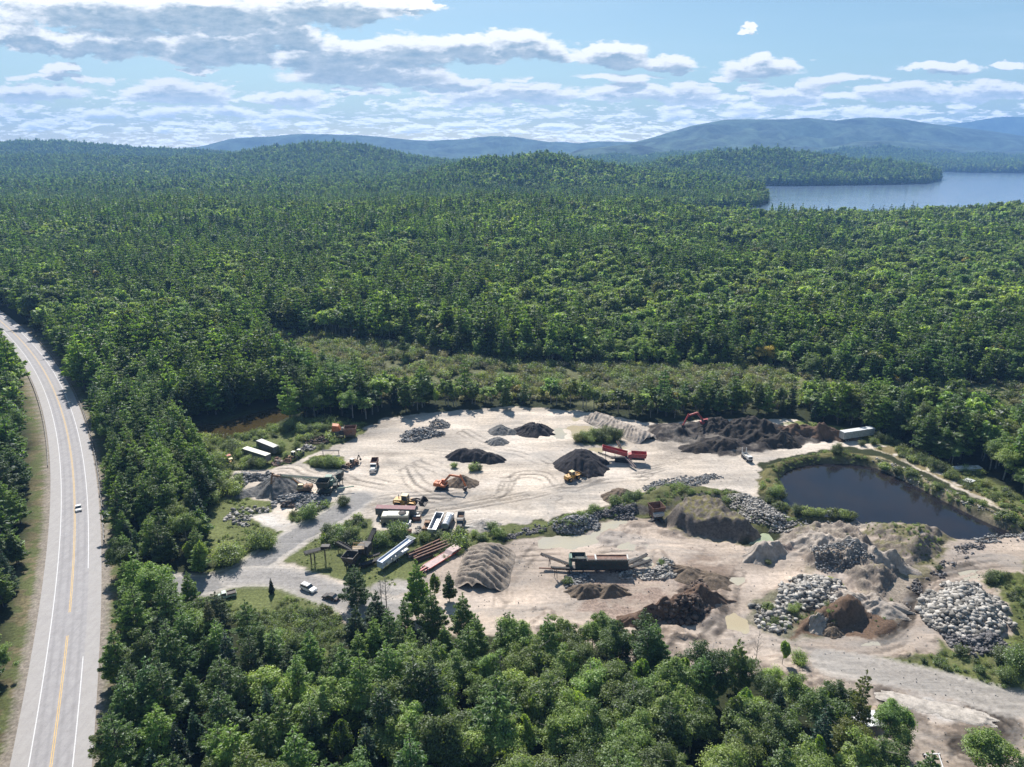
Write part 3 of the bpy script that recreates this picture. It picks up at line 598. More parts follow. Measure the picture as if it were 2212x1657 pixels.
for P_, m_ in PUD_OUT:
    c_ = P_.mean(0); zs_ = height(P_[:, 0], P_[:, 1]); lv = float(np.percentile(zs_, 35))
    sheet('puddle', P_, lv-0.05, {'PUD_Y': PUD_Y, 'PUD_G': PUD_G, 'PUD_N': PUD_N, 'PUD_A': PUD_A}[m_], 0.9)

# ------------------------------------------------------------------ road
def ribbon(name, line, off, hw, z, mat, t0=0.0, t1=1.0, zf=None, dash=None):
    L = np.array(line); d = np.gradient(L, axis=0); n = np.stack([-d[:, 1], d[:, 0]], 1); n /= np.linalg.norm(n, axis=1)[:, None]
    o_ = off if np.ndim(off) else np.full(len(L), off)
    a = L+n*(o_-hw)[:, None]; b = L+n*(o_+hw)[:, None]; i0 = int(t0*(len(L)-1)); i1 = int(math.ceil(t1*(len(L)-1)))+1
    V = []; F = []
    for k in range(i0, i1):
        zz = z; V += [(a[k][0], a[k][1], zz), (b[k][0], b[k][1], zz)]
        if k > i0: q = len(V)-4; F.append((q+1, q, q+2, q+3))
    o = mesh_obj(name, V, F, mat); at_ = o.data.attributes.new('off', 'FLOAT', 'POINT'); at_.data.foreach_set('value', np.tile([-hw, hw], len(V)//2).astype(np.float32)); return o
def asphalt():
    m = bpy.data.materials.new('asphalt'); m.use_nodes = True; T = NT(m.node_tree); bs = T.n['Principled BSDF']
    P = T.new('ShaderNodeNewGeometry').outputs['Position']
    f = T.noise(P, 0.5, 7, 0.7); g = T.noise(T.v('MULTIPLY', P, (1.0, 0.04, 1)), 0.9, 4, 0.6)
    of = T.new('ShaderNodeAttribute', attribute_name='off').outputs['Fac']; ao = T.m('ABSOLUTE', of)
    wp = T.m('ADD', T.ramp(T.m('ABSOLUTE', T.m('SUBTRACT', ao, 0.95)), 0.55, 0.05), T.ramp(T.m('ABSOLUTE', T.m('SUBTRACT', ao, 2.75)), 0.55, 0.05), clamp=True)
    wp = T.m('MULTIPLY', wp, T.ramp(T.noise(P, 0.05, 4, 0.6), 0.3, 0.7, 0.15, 0.5))
    sh = T.ramp(ao, 3.6, 4.1, 0.0, 0.35); cr = T.ramp(T.m('ABSOLUTE', T.m('SUBTRACT', T.noise(P, 0.35, 6, 0.7, 1.5), 0.5)), 0.006, 0.0, 0.0, 0.5)
    c = T.mix(T.ramp(f, 0.3, 0.7), (0.30, 0.285, 0.29), (0.36, 0.345, 0.35)); c = T.mix(T.ramp(g, 0.45, 0.65, 0, 0.35), c, (0.235, 0.225, 0.23))
    c = T.mix(T.ramp(T.noise(P, 6.0, 3, 0.7), 0.6, 0.72, 0, 0.3), c, (0.42, 0.40, 0.39))
    c = T.mix(wp, c, (0.215, 0.205, 0.21)); c = T.mix(sh, c, (0.42, 0.39, 0.36)); c = T.mix(cr, c, (0.10, 0.10, 0.10))
    T.l.new(c, bs.inputs['Base Color']); bs.inputs['Roughness'].default_value = 0.8; bs.inputs['Specular IOR Level'].default_value = 0.3
    return m
o = ribbon('road', RC, 0.0, ROAD_HW, 0.05, asphalt()); o['kind'] = 'structure'
paint = simple('white_road_paint', (0.62, 0.61, 0.62), 0.7, var=0.12, scale=2.5); ypaint = simple('yellow_road_paint', (0.62, 0.40, 0.13), 0.7, var=0.15, scale=2.5)
def ypar(y):  # position along the centreline for a given picture row
    gx, gy = G(150, y); return float(np.argmin(np.abs(RC[:, 1]-gy)))/(len(RC)-1)
for k, (off, m_, t0, t1) in enumerate(((3.75, paint, 0, 1), (-0.0, ypaint, 0, ypar(1380)), (-0.0, ypaint, ypar(1322), 1), (-3.65, paint, 0, ypar(1422)), (-3.65, paint, ypar(1240), 1))):
    if m_ is ypaint:
        ob = ribbon('road_marking', RC, -0.16, 0.07, 0.058, m_, t0, t1); ob2 = ribbon('road_marking', RC, 0.16, 0.07, 0.058, m_, t0, t1); ob2['kind'] = 'structure'
    else: ob = ribbon('road_marking', RC, off, 0.10, 0.058, m_, t0, t1)
    ob['kind'] = 'structure'
# ------------------------------------------------------------------ vegetation
def leaf_mat(name, c1, c2, trans=0.34, patch_scale=0.012, gl=0.04):
    m = bpy.data.materials.new(name); m.use_nodes = True; T = NT(m.node_tree); T.n.clear()
    out = T.new('ShaderNodeOutputMaterial'); oi = T.new('ShaderNodeObjectInfo'); P = T.new('ShaderNodeNewGeometry')
    pos = P.outputs['Position']; isl = P.outputs['Random Per Island']
    r = oi.outputs['Random']
    big = T.ramp(T.noise(pos, patch_scale, 3, 0.6), 0.35, 0.65)
    f = T.m('ADD', T.m('MULTIPLY', r, 0.62), T.m('MULTIPLY', big, 0.38))
    c = T.mix(f, c1, c2)
    k = T.m('MULTIPLY', T.ramp(isl, 0, 1, 0.42, 1.62, False), T.ramp(T.m('FRACT', T.m('MULTIPLY', r, 37.7)), 0, 1, 0.50, 1.55, False))
    c = T.mix(1.0, c, T.comb(k, k, k), 'MULTIPLY')
    odd = T.ramp(T.m('FRACT', T.m('MULTIPLY', r, 91.3)), 0.93, 1.0, 0, 0.55)
    c = T.mix(odd, c, (0.17, 0.15, 0.035))
    a = T.new('ShaderNodeBsdfDiffuse'); b = T.new('ShaderNodeBsdfTranslucent'); x = T.new('ShaderNodeMixShader'); g = T.new('ShaderNodeBsdfGlossy'); y = T.new('ShaderNodeMixShader')
    T.l.new(c, a.inputs[0]); T.l.new(T.mix(1.0, c, (2.0, 2.15, 0.82), 'MULTIPLY'), b.inputs[0]); x.inputs[0].default_value = trans
    T.l.new(a.outputs[0], x.inputs[1]); T.l.new(b.outputs[0], x.inputs[2])
    g.inputs['Roughness'].default_value = 0.5; g.inputs[0].default_value = (0.8, 0.85, 0.9, 1); y.inputs[0].default_value = gl
    T.l.new(x.outputs[0], y.inputs[1]); T.l.new(g.outputs[0], y.inputs[2]); T.l.new(y.outputs[0], out.inputs[0])
    return m
BARK = simple('bark', (0.13, 0.105, 0.085), 0.9, var=0.4, scale=2.0)
BARKG = simple('grey_bark', (0.26, 0.24, 0.215), 0.9, var=0.35, scale=2.0)
M_PINE = leaf_mat('pine_needles', (0.055, 0.108, 0.028), (0.165, 0.230, 0.040), 0.40)
M_SPRUCE = leaf_mat('spruce_needles', (0.022, 0.054, 0.027), (0.046, 0.095, 0.034), 0.28)
M_BROAD = leaf_mat('broad_leaves', (0.096, 0.158, 0.050), (0.222, 0.268, 0.076), 0.42, gl=0.03)
M_ASPEN = leaf_mat('aspen_leaves', (0.115, 0.185, 0.048), (0.21, 0.255, 0.065), 0.46, gl=0.03)
M_SHRUB = leaf_mat('shrub_leaves', (0.115, 0.160, 0.052), (0.195, 0.22, 0.085), 0.45)
M_MARSH = leaf_mat('marsh_leaves', (0.145, 0.155, 0.095), (0.235, 0.205, 0.14), 0.42, 0.03)
M_RED = leaf_mat('red_leaves', (0.30, 0.035, 0.03), (0.34, 0.05, 0.04), 0.35)
M_YEL = leaf_mat('yellow_leaves', (0.30, 0.26, 0.04), (0.33, 0.24, 0.05), 0.35)

def quads(cen, nrm, lx, ly, rng, axis=None):
    n = len(cen)
    """leaf-sized faces: centres, normals, half sizes -> vertices and faces; each face bends a little"""
    n = len(cen); nrm = nrm/(np.linalg.norm(nrm, axis=1)[:, None]+1e-9)
    a = rng.normal(size=(n, 3)) if axis is None else axis
    t = np.cross(nrm, a); t /= np.linalg.norm(t, axis=1)[:, None]+1e-9
    b = np.cross(nrm, t)
    lx = np.broadcast_to(lx, n)[:, None]; ly = np.broadcast_to(ly, n)[:, None]
    j = lambda: 1+rng.uniform(-0.35, 0.35, (n, 1))
    V = np.stack([cen-t*lx*j()-b*ly*0.35*j(), cen-b*ly*j()+t*lx*0.2, cen+t*lx*j()+b*ly*0.3*j(), cen+b*ly*j()-t*lx*0.2], 1).reshape(-1, 3)
    F = np.arange(n*4).reshape(n, 4); return V, F
def tube(path, rads, k=5):
    path = [np.array(p, float) for p in path]; V = []; F = []
    for i, p in enumerate(path):
        d = (path[min(i+1, len(path)-1)]-path[max(i-1, 0)]); d /= np.linalg.norm(d)+1e-9
        a = np.cross(d, (0.3, 1, 0.1)) if abs(d[1]) < 0.9 else np.cross(d, (1, 0, 0.2)); a /= np.linalg.norm(a); b = np.cross(d, a)
        for q in range(k):
            t = 2*pi*q/k; V.append(p+(a*cos(t)+b*sin(t))*rads[i])
        if i:
            for q in range(k):
                F.append(((i-1)*k+q, (i-1)*k+(q+1) % k, i*k+(q+1) % k, i*k+q))
    return V, F
def joinm(parts):
    V = []; F = []; o = 0
    for v, f in parts:
        V += [tuple(p) for p in v]; F += [tuple(i+o for i in q) for q in f]; o += len(v)
    return V, F
def limbs(rng, H, z0, z1, n, R, r0=0.09, up=0.4, k=4):
    out = []
    for i in range(n):
        z = z0+(z1-z0)*i/max(1, n-1); a = rng.uniform(0, 2*pi); L = R*rng.uniform(0.55, 0.95)
        p0 = (0, 0, z); p1 = (cos(a)*L*0.5, sin(a)*L*0.5, z+L*up*0.6); p2 = (cos(a)*L, sin(a)*L, z+L*up)
        out.append(tube([p0, p1, p2], [r0, r0*0.65, r0*0.25], k))
    return out
def t_broad(seed, H=13.0, R=4.0, n=5200, leaf=0.30, zb=0.28, clump=46, flat=0.75):
    rng = np.random.default_rng(seed); cen = []; nr = []
    zc = H*(zb+(1-zb)*0.45); hz_ = H*(1-zb)*0.52
    lob = rng.normal(size=(clump, 3)); lob /= np.linalg.norm(lob, axis=1)[:, None]; lob[:, 2] = np.abs(lob[:, 2])*1.25-0.42
    rr = rng.uniform(0.5, 1.05, clump)[:, None]
    az_ = np.arctan2(lob[:, 1], lob[:, 0]); ph_ = rng.uniform(0, 6.28, 3)
    rr = rr*(1+0.28*np.sin(2*az_+ph_[0])+0.22*np.sin(3*az_+ph_[1]+3*lob[:, 2]))[:, None]*rng.choice([0.8, 1.0, 1.0, 1.22], clump)[:, None]
    C0 = lob*rr*np.array([R, R, hz_])*np.array([0.78, 0.78, 0.82])+np.array([0, 0, zc])
    CR = rng.uniform(0.12, 0.30, clump)*R
    per = max(4, n//clump)
    for i in range(clump):
        d = rng.normal(size=(per, 3)); d /= np.linalg.norm(d, axis=1)[:, None]; d[:, 2] = np.where(d[:, 2] < -0.35, -d[:, 2], d[:, 2])
        p = C0[i]+d*CR[i]*rng.uniform(0.45, 1.35, (per, 1))*np.array([1.2, 1.2, flat])
        cen.append(p); nr.append(d+rng.normal(size=(per, 3))*0.5+np.array([0, 0, 0.7]))
    cen = np.concatenate(cen); nr = np.concatenate(nr)
    V, F = quads(cen, nr, rng.uniform(0.7, 1.3, len(cen))*leaf, rng.uniform(0.5, 1.0, len(cen))*leaf, rng)
    tr = [tube([(0, 0, -0.3), (rng.uniform(-.2, .2), rng.uniform(-.2, .2), H*0.35), (0, 0, H*0.85)], [0.02*H, 0.014*H, 0.004*H], 6)]
    tr += limbs(rng, H, H*zb, H*0.75, 8, R*0.8, 0.08, 0.6)
    return (V, F), joinm(tr)
def t_pine(seed, H=17.0, R=3.6, n=5200, leaf=0.34, z0=0.2, whorls=13, irregular=0.35, droop=0.05, dense=1.0, rough_top=True):
    """tiers of flat needle sprays on long limbs round one straight trunk"""
    rng = np.random.default_rng(seed); cen = []; nr = []; ax = []; tr = []
    tot = 0; tips = []
    for w in range(whorls):
        f = w/(whorls-1); z = H*(z0+(0.97-z0)*f)
        prof = (1-f)**0.75*(0.55+0.45*min(1, f*5+0.25)) + 0.05
        nb = int(rng.integers(4, 7)) if f < 0.85 else 3
        a0 = rng.uniform(0, 2*pi)
        for b in range(nb):
            L = R*prof*rng.uniform(1-irregular, 1+irregular*0.4)*1.25
            tips.append((z+rng.uniform(-.3, .3), a0+2*pi*b/nb+rng.uniform(-.3, .3), max(L, 0.35)))
    W_ = np.array([t[2]**1.6 for t in tips]); W_ = W_/W_.sum()
    for (z, a, L), wt in zip(tips, W_):
        k = max(3, int(n*wt*dense)); s = np.sqrt(rng.uniform(0.06, 1, k))
        side = rng.normal(size=k)*0.19*L*np.sin(np.clip(s, 0, 1)*pi*0.86+0.25); lift = 0.18*L*s*s+rng.normal(size=k)*0.065*L**0.6-droop*L*s
        x = cos(a)*L*s-sin(a)*side; y = sin(a)*L*s+cos(a)*side
        cen.append(np.stack([x, y, z+lift], 1)); nr.append(rng.normal(size=(k, 3))*0.5+np.array([cos(a)*0.25, sin(a)*0.25, 1.0]))
        tr.append(tube([(0, 0, z), (cos(a)*L*0.6, sin(a)*L*0.6, z+0.05*L)], [0.05, 0.02], 3))
        ax.append(np.tile([cos(a), sin(a), 0.2], (k, 1))+rng.normal(size=(k, 3))*0.35)
    cen = np.concatenate(cen); nr = np.concatenate(nr); ax = np.concatenate(ax)
    V, F = quads(cen, nr, leaf*0.42*rng.uniform(0.7, 1.3, len(cen)), leaf*1.15*rng.uniform(0.7, 1.3, len(cen)), rng, ax)
    tr.append(tube([(0, 0, -0.3), (0, 0, H*0.5), (0, 0, H*0.99)], [0.014*H, 0.010*H, 0.002*H], 6))
    return (V, F), joinm(tr)
def t_aspen(seed, H=11.0, R=1.9, n=2600, leaf=0.24, zb=0.3):
    rng = np.random.default_rng(seed); k = n; lobz = rng.uniform(0.6, 1.25, 12)
    f = rng.beta(1.5, 1.3, k); a = rng.uniform(0, 2*pi, k)
    rad = R*np.sin(np.clip(f*0.93+0.1, 0, 1)*pi)**0.7*np.sqrt(rng.uniform(0.12, 1, k))
    nb = 17; ba = rng.uniform(0, 2*pi, nb); bf = rng.uniform(0, 1, nb); bi = rng.integers(0, nb, k); a = ba[bi]+rng.normal(size=k)*0.3; f = np.clip(0.25*f+0.75*bf[bi]+rng.normal(size=k)*0.055, 0.02, 1.05); rad = R*np.sin(np.clip(f*0.8+0.16, 0, 1)*pi)**0.6*rng.uniform(0.15, 1, k)**0.6*lobz[bi % 12]
    cen = np.stack([np.cos(a)*rad, np.sin(a)*rad, H*(zb+(1-zb)*f)+rad*0.35], 1)
    nr = np.stack([np.cos(a), np.sin(a), np.full(k, .6)], 1)+rng.normal(size=(k, 3))*0.7
    V, F = quads(cen, nr, leaf*rng.uniform(0.6, 1.3, k), leaf*0.8*rng.uniform(0.6, 1.2, k), rng)
    tr = [tube([(0, 0, -0.3), (rng.uniform(-.2, .2), 0, H*0.5), (0, 0, H*0.97)], [0.011*H, 0.008*H, 0.002*H], 5)]+limbs(rng, H, H*zb, H*0.85, 9, R*0.9, 0.045, 0.9, 3)
    return (V, F), joinm(tr)
def t_shrub(seed, H=2.4, R=1.8, n=900, leaf=0.16, stems=14):
    rng = np.random.default_rng(seed); cen = []; tr = []
    for s in range(stems):
        a = rng.uniform(0, 2*pi); L = R*rng.uniform(0.2, 0.9); h = H*rng.uniform(0.65, 1.0)*(1-0.35*(L/R)**2)
        tr.append(tube([(cos(a)*L*.2, sin(a)*L*.2, -0.1), (cos(a)*L*.7, sin(a)*L*.7, h*.6), (cos(a)*L, sin(a)*L, h*.95)], [0.03, 0.02, 0.008], 3))
        k = n//stems; t = rng.uniform(0.2, 1.05, k)[:, None]
        p = np.array([cos(a)*L, sin(a)*L, h])*np.concatenate([t**0.8, t**0.8, t], 1)+rng.normal(size=(k, 3))*np.array([.3, .3, .18])*R*0.55
        p[:, 2] = np.abs(p[:, 2]); cen.append(p)
    cen = np.concatenate(cen); nr = cen/np.array([R, R, H])+rng.normal(size=cen.shape)*0.6+np.array([0, 0, 0.3])
    V, F = quads(cen, nr, leaf*rng.uniform(0.6, 1.4, len(cen)), leaf*0.8*rng.uniform(0.6, 1.2, len(cen)), rng)
    return (V, F), joinm(tr)
def t_dead(seed, H=11.0, R=2.4):
    rng = np.random.default_rng(seed); tr = [tube([(0, 0, -0.3), (0.1, 0, H*0.5), (0, 0.1, H)], [0.15, 0.1, 0.02], 5)]; tw = []
    for i in range(34):
        z = H*rng.uniform(0.25, 0.95); a = rng.uniform(0, 2*pi); L = R*rng.uniform(0.4, 1)*(1.15-z/H)*1.3
        p1 = np.array((cos(a)*L*.5, sin(a)*L*.5, z+L*.35)); p2 = np.array((cos(a)*L, sin(a)*L, z+L*.8))
        tw.append(tube([(0, 0, z), p1, p2], [0.05, 0.035, 0.012], 3))
        for j in range(4):
            q = p1+(p2-p1)*rng.uniform(0, 1); dv = rng.normal(size=3)*0.6+np.array([0, 0, .5]); tw.append(tube([q, q+dv*L*0.4], [0.022, 0.008], 3))
    return joinm(tw), joinm(tr)
def proto_mesh(nm, vf, mat):
    o = mesh_obj(nm, vf[0], vf[1] if isinstance(vf[1], np.ndarray) else vf[1], mat, link=False); return o.data
KINDS = {}
def kind(name, fn, variants, mat, bark, part='crown', near={}, far={}):
    KINDS[name] = [(proto_mesh(part, c, mat), proto_mesh('trunk', t, bark)) for c, t in (fn(s, **dict(near, **v)) for s, v in variants)]
kind('pine_tree', t_pine, [(1, dict(H=17, R=3.9)), (2, dict(H=18.5, R=4.3, irregular=0.5, whorls=13)), (3, dict(H=15, R=3.4, whorls=14)), (4, dict(H=16, R=4.6, irregular=0.45, whorls=12)), (5, dict(H=13, R=3.2, whorls=14, irregular=.25))], M_PINE, BARK, near=dict(n=11000, leaf=0.25, z0=0.16))
kind('spruce_tree', t_pine, [(11, dict(H=14, R=2.4)), (12, dict(H=17, R=2.7)), (13, dict(H=11, R=2.2))], M_SPRUCE, BARK, near=dict(n=8000, leaf=0.23, z0=0.06, whorls=24, irregular=0.2, droop=0.28))
kind('broadleaf_tree', t_broad, [(21, dict(H=13, R=4.6, clump=70)), (22, dict(H=14.5, R=5.2, clump=95)), (23, dict(H=11.5, R=4.0, clump=55)), (24, dict(H=13, R=4.2, clump=60)), (25, dict(H=10.5, R=4.6, flat=.6, clump=80)), (26, dict(H=15, R=4.4, clump=85))], M_BROAD, BARKG, near=dict(n=13000, leaf=0.175))
kind('young_birch_tree', t_aspen, [(31, dict(H=11)), (32, dict(H=12.5, R=2.1)), (33, dict(H=9, R=1.7)), (34, dict(H=10.5, R=2.4))], M_ASPEN, BARKG, near=dict(n=5200, leaf=0.18))
kind('dead_tree', t_dead, [(41, dict(H=10)), (42, dict(H=12, R=3))], BARKG, BARKG, part='branches')
kind('bush', t_shrub, [(51, dict()), (52, dict(H=3.0, R=1.8)), (53, dict(H=1.7, R=1.5)), (54, dict(H=3.6, R=2.4, n=3600, stems=22))], M_SHRUB, BARK, part='foliage', near=dict(n=2200, leaf=0.115))
DIMS = {'pine_tree': 17, 'spruce_tree': 14, 'broadleaf_tree': 13, 'young_birch_tree': 11, 'dead_tree': 11, 'bush': 2.5}

# far-wood prototypes: crown and trunk in one mesh, fewer and larger leaf clumps the farther they serve
FARC = {}
def far_proto(key, lst):
    col = bpy.data.collections.new('far_wood_'+key)
    for i, (crown, trunk, m1, m2) in enumerate(lst):
        V = np.concatenate([np.array(crown[0]), np.array(trunk[0])]); nc = len(crown[0])
        F = [tuple(f) for f in crown[1]]+[tuple(q+nc for q in f) for f in trunk[1]]
        o = mesh_obj('tree_form_%02d' % i, V, F, [m1, m2], link=False)
        mi = np.zeros(len(F), np.int32); mi[len(crown[1]):] = 1; o.data.polygons.foreach_set('material_index', mi)
        col.objects.link(o)
    FARC[key] = col
def set_of(n, leaf, tall=1.0, t=True):
    L = []
    for s in range(4):  L.append(t_pine(60+s, H=17+s*1.3, R=3.3+0.4*s, n=n, leaf=leaf*1.1, z0=0.18, whorls=12-s, irregular=0.45)+(M_PINE, BARK))
    for s in range(2):  L.append(t_pine(70+s, H=14+2*s, R=2.5, n=int(n*0.8), leaf=leaf, z0=0.06, whorls=16, droop=0.25, irregular=.2)+(M_SPRUCE, BARK))
    for s in range(5):  L.append(t_broad(80+s, H=12.5+0.8*s, R=3.9+0.25*s, n=n, leaf=leaf*0.9, clump=30+6*s)+(M_BROAD, BARKG))
    for s in range(2):  L.append(t_aspen(90+s, H=10+s*2, R=2.2, n=int(n*0.6), leaf=leaf*0.85)+(M_ASPEN, BARKG))
    L.append(t_broad(97, H=11, R=3.6, n=n, leaf=leaf*0.9)+(M_YEL, BARKG))
    L.append(t_dead(98)+(BARKG, BARKG))
    return L
far_proto('mid', set_of(1500, 0.55)); far_proto('far', set_of(420, 0.95)); far_proto('distant', set_of(110, 1.7))
far_proto('marsh', [t_shrub(120+s, H=1.9+0.6*s, R=1.7+0.3*s, n=420, leaf=0.21)+(m_, BARK) for s, m_ in enumerate((M_MARSH, M_MARSH, M_MARSH, M_SHRUB))])
far_proto('scrub', [t_shrub(130+s, H=0.8+0.25*s, R=0.9+0.25*s, n=420, leaf=0.10, stems=11)+(M_SHRUB, BARK) for s in range(4)])

def gn_scatter(name, pts, idx, rot, scl, key, label):
    me = bpy.data.meshes.new(name); me.vertices.add(len(pts)); me.vertices.foreach_set('co', np.asarray(pts, np.float32).ravel())
    a = me.attributes.new('pick', 'INT', 'POINT'); a.data.foreach_set('value', np.asarray(idx, np.int32))
    a = me.attributes.new('turn', 'FLOAT_VECTOR', 'POINT'); a.data.foreach_set('vector', np.stack([rot*0, rot*0, rot], 1).astype(np.float32).ravel())
    a = me.attributes.new('size', 'FLOAT_VECTOR', 'POINT'); a.data.foreach_set('vector', np.asarray(scl, np.float32).ravel())
    o = bpy.data.objects.new(name, me); C.objects.link(o)
    ng = bpy.data.node_groups.new(name+'_scatter', 'GeometryNodeTree')
    ng.interface.new_socket('Geometry', in_out='INPUT', socket_type='NodeSocketGeometry'); ng.interface.new_socket('Geometry', in_out='OUTPUT', socket_type='NodeSocketGeometry')
    N = ng.nodes; L = ng.links; gi = N.new('NodeGroupInput'); go = N.new('NodeGroupOutput')
    ip = N.new('GeometryNodeInstanceOnPoints'); ci = N.new('GeometryNodeCollectionInfo'); ci.inputs['Collection'].default_value = FARC[key]
    ci.inputs['Separate Children'].default_value = True; ci.inputs['Reset Children'].default_value = True
    def attr(nm, ty):
        nd = N.new('GeometryNodeInputNamedAttribute'); nd.data_type = ty; nd.inputs['Name'].default_value = nm; return nd.outputs['Attribute']
    e2r = N.new('FunctionNodeEulerToRotation'); L.new(attr('turn', 'FLOAT_VECTOR'), e2r.inputs[0])
    L.new(gi.outputs[0], ip.inputs['Points']); L.new(ci.outputs[0], ip.inputs['Instance']); ip.inputs['Pick Instance'].default_value = True
    L.new(attr('pick', 'INT'), ip.inputs['Instance Index']); L.new(e2r.outputs[0], ip.inputs['Rotation']); L.new(attr('size', 'FLOAT_VECTOR'), ip.inputs['Scale'])
    L.new(ip.outputs[0], go.inputs[0])
    md = o.modifiers.new('scatter', 'NODES'); md.node_group = ng
    tag(o, label, name.replace('_', ' '), None, 'stuff'); return o

# where trees may stand -------------------------------------------------------
def shift_near(poly, m):  # trees at the near side of a clearing stand back so that their crowns end where the photo shows them
    return poly
RNG = np.random.default_rng(3)
def grid_points(y0, y1, s0, jit=0.42, half=0.92):
    pts = []; y = y0
    while y < y1:
        s = s0 if not callable(s0) else s0(y)
        w = y*half+40; xs_ = np.arange(-w, w, s); n = len(xs_)
        p = np.stack([xs_+RNG.uniform(-jit, jit, n)*s+RNG.uniform(0, s), y+RNG.uniform(-jit, jit, n)*s], 1); pts.append(p); y += s*0.87
    return np.concatenate(pts)
FORE_TOP = W([(-400,1240),(200,1250),(330,1272),(430,1290),(455,1330),(500,1392),(520,1400),(600,1405),(680,1425),(760,1435),(830,1410),(900,1395),(1000,1390),(1150,1385),(1280,1395),(1400,1415),(1470,1455),(1560,1482),(1690,1498),(1810,1520),(1905,1585),(1960,1660),(2030,1780),(2200,1850),(2212,2100),(1000,2600),(-600,2600)])
def clear_mask(x, y, margin=1.5):
    """True where the photograph shows open ground"""
    op = np.zeros(x.shape, bool)
    for p, m in ((SAND_UP, margin+2), (SCRUB_L, 0), (GRASS_TRI, 2), (VERGE, 1), (MARSH, 0), (MARSH2, 0), (POND, 2), (BEAVER, 5), (LEFT_G, 0), (BERM, 1), (BLUFF, 1), (GHILL, 1), (LUMPS, 1), (SCRUB_E, 0), (DARK_R, 2), (CLEAR_E, 1), (NGRASS, 1), (ISLE_A, 2), (EASTBANK, 1), (YARD_SW, -3), (PONDW, 3), (LUMP2, 2), (BROWNM, 2), (ISLE_B, 2), (ISLE_C, 2), (ISLE_D, 2)):
        op |= sdf(p, x, y, 12.0) > -m
    lowz = (sdf(SAND_LOW, x, y, 12.0) > -1) | (sdf(RGRASS, x, y, 12) > -1) | (sdf(ROCKZONE, x, y, 12) > -1) | (sdf(BROWNZ, x, y, 12) > -1)
    fore = sdf(FORE_TOP, x, y, 12.0) > 0
    op |= lowz
    op &= ~fore
    op |= dline(ACCESS, x, y, 20) < 5.0
    op |= sdf(W([(1800,1520),(1900,1530),(1925,1640),(1905,1710),(1830,1700),(1800,1620)]), x, y, 9) > 0
    return op
def road_clear(x, y):
    """verge widths differ on the two sides of the road"""
    d = dline(RC, x, y, 60.0); cx = np.interp(y, RC[:, 1], RC[:, 0]); left = x < cx
    wl = np.interp(y, [90, 130, 170, 210, 260, 330, 450], [11.5, 12, 13, 15, 16.5, 12.5, 10.5]); wr = np.interp(y, [90, 120, 150, 170, 250], [10.0, 11.0, 12.5, 11.0, 12.0])
    return d < np.where(left, wl, wr)
pts = grid_points(56, 420, lambda y: 6.0 if y < 190 else 5.2)
x, y = pts[:, 0], pts[:, 1]
keep = ~clear_mask(x, y) & ~road_clear(x, y)
x, y = x[keep], y[keep]
print('near trees', len(x))
def tree_kind(x, y):
    """share of kinds by place"""
    n = fbm(x, y, 1/55.0, 3, 201); r = RNG.uniform(0, 1, len(x)); n2 = fbm(x, y, 1/18.0, 2, 202)
    pine = np.where(x < -60, 0.66, 0.50)+(n-0.5)*1.6
    pine = np.where(y > 400, 0.52-np.clip((x+40)/np.maximum(y, 1), -0.25, 0.6)*1.15+(n-0.5)*3.4, pine)
    pine = np.where(y > 1230, 0.74+(n-0.5)*2.6-0.45*((y > 1700) & (y < 2500) & (x/y > 0.055) & (x/y < 0.24)), pine)
    k = np.where(r < pine, 0, 2)
    r2 = RNG.uniform(0, 1, len(x))
    k = np.where((k == 0) & (r2 < 0.16), 1, k)
    k = np.where((k == 2) & (r2 < np.where(y < 330, 0.15, 0.09)+(n2-0.5)*0.3), 3, k)
    return k
KN = ['pine_tree', 'spruce_tree', 'broadleaf_tree', 'young_birch_tree']
tk = tree_kind(x, y); zz = height(x, y)
north = (y > 288) & (y < 420) & (x > -60)
sc = RNG.uniform(0.72, 1.12, len(x)); sc = np.where(y < 185, sc*0.98, sc); sc = sc*(0.78+0.22*sst(1, 12, sdf(FORE_TOP, x, y, 20.0))*(y < 190)+0.22*(y >= 190))
edge = np.zeros(len(x))
for p in (SAND_UP, DARK_R, MARSH): edge = np.maximum(edge, sst(-14, -2, sdf(p, x, y, 20)))
sc = np.where((edge > 0.3) & (y > 270), sc*0.66, sc); sc = np.where((tk < 2) & (y > 185), sc*1.12, sc)
dist = np.sqrt(x**2+y**2+(CAM_H-10)**2)
u_ = x/(y*cos(PITCH)+(CAM_H-zz-6)*sin(PITCH)); v_ = (-(CAM_H-zz-8)*cos(PITCH)+y*sin(PITCH))/(y*cos(PITCH)+(CAM_H-zz-8)*sin(PITCH))
inview = (np.abs(u_) < 0.735) & (v_ > -0.80)
area_names = [((x < np.interp(y, RC[:, 1], RC[:, 0])), 'left of the grey highway'), ((x < -55) & (y < 260), 'between highway and gravel pit'),
              ((x < -30) & (y >= 260), 'in the woods behind the swamp pond'), ((y < 175), 'in the woods in front of the gravel pit'), ((x > 95) & (y < 330), 'in the woods behind the round pond'), (y > 0, 'in the woods behind the gravel pit')]
LOOKS = {'pine_tree': ['tall white pine with long feathery limbs', 'broad spreading white pine', 'short pointed young pine'], 'spruce_tree': ['narrow dark spiky spruce', 'small dark conifer with drooping limbs', 'slim dark spruce'],
         'broadleaf_tree': ['wide round leafy tree', 'full green leafy tree', 'small rounded leafy tree'], 'young_birch_tree': ['slender light green birch', 'tall thin pale green birch', 'small light green birch sapling']}
CATS = {'pine_tree': 'pine tree', 'spruce_tree': 'spruce tree', 'broadleaf_tree': 'leafy tree', 'young_birch_tree': 'birch tree', 'dead_tree': 'dead tree', 'bush': 'bush'}
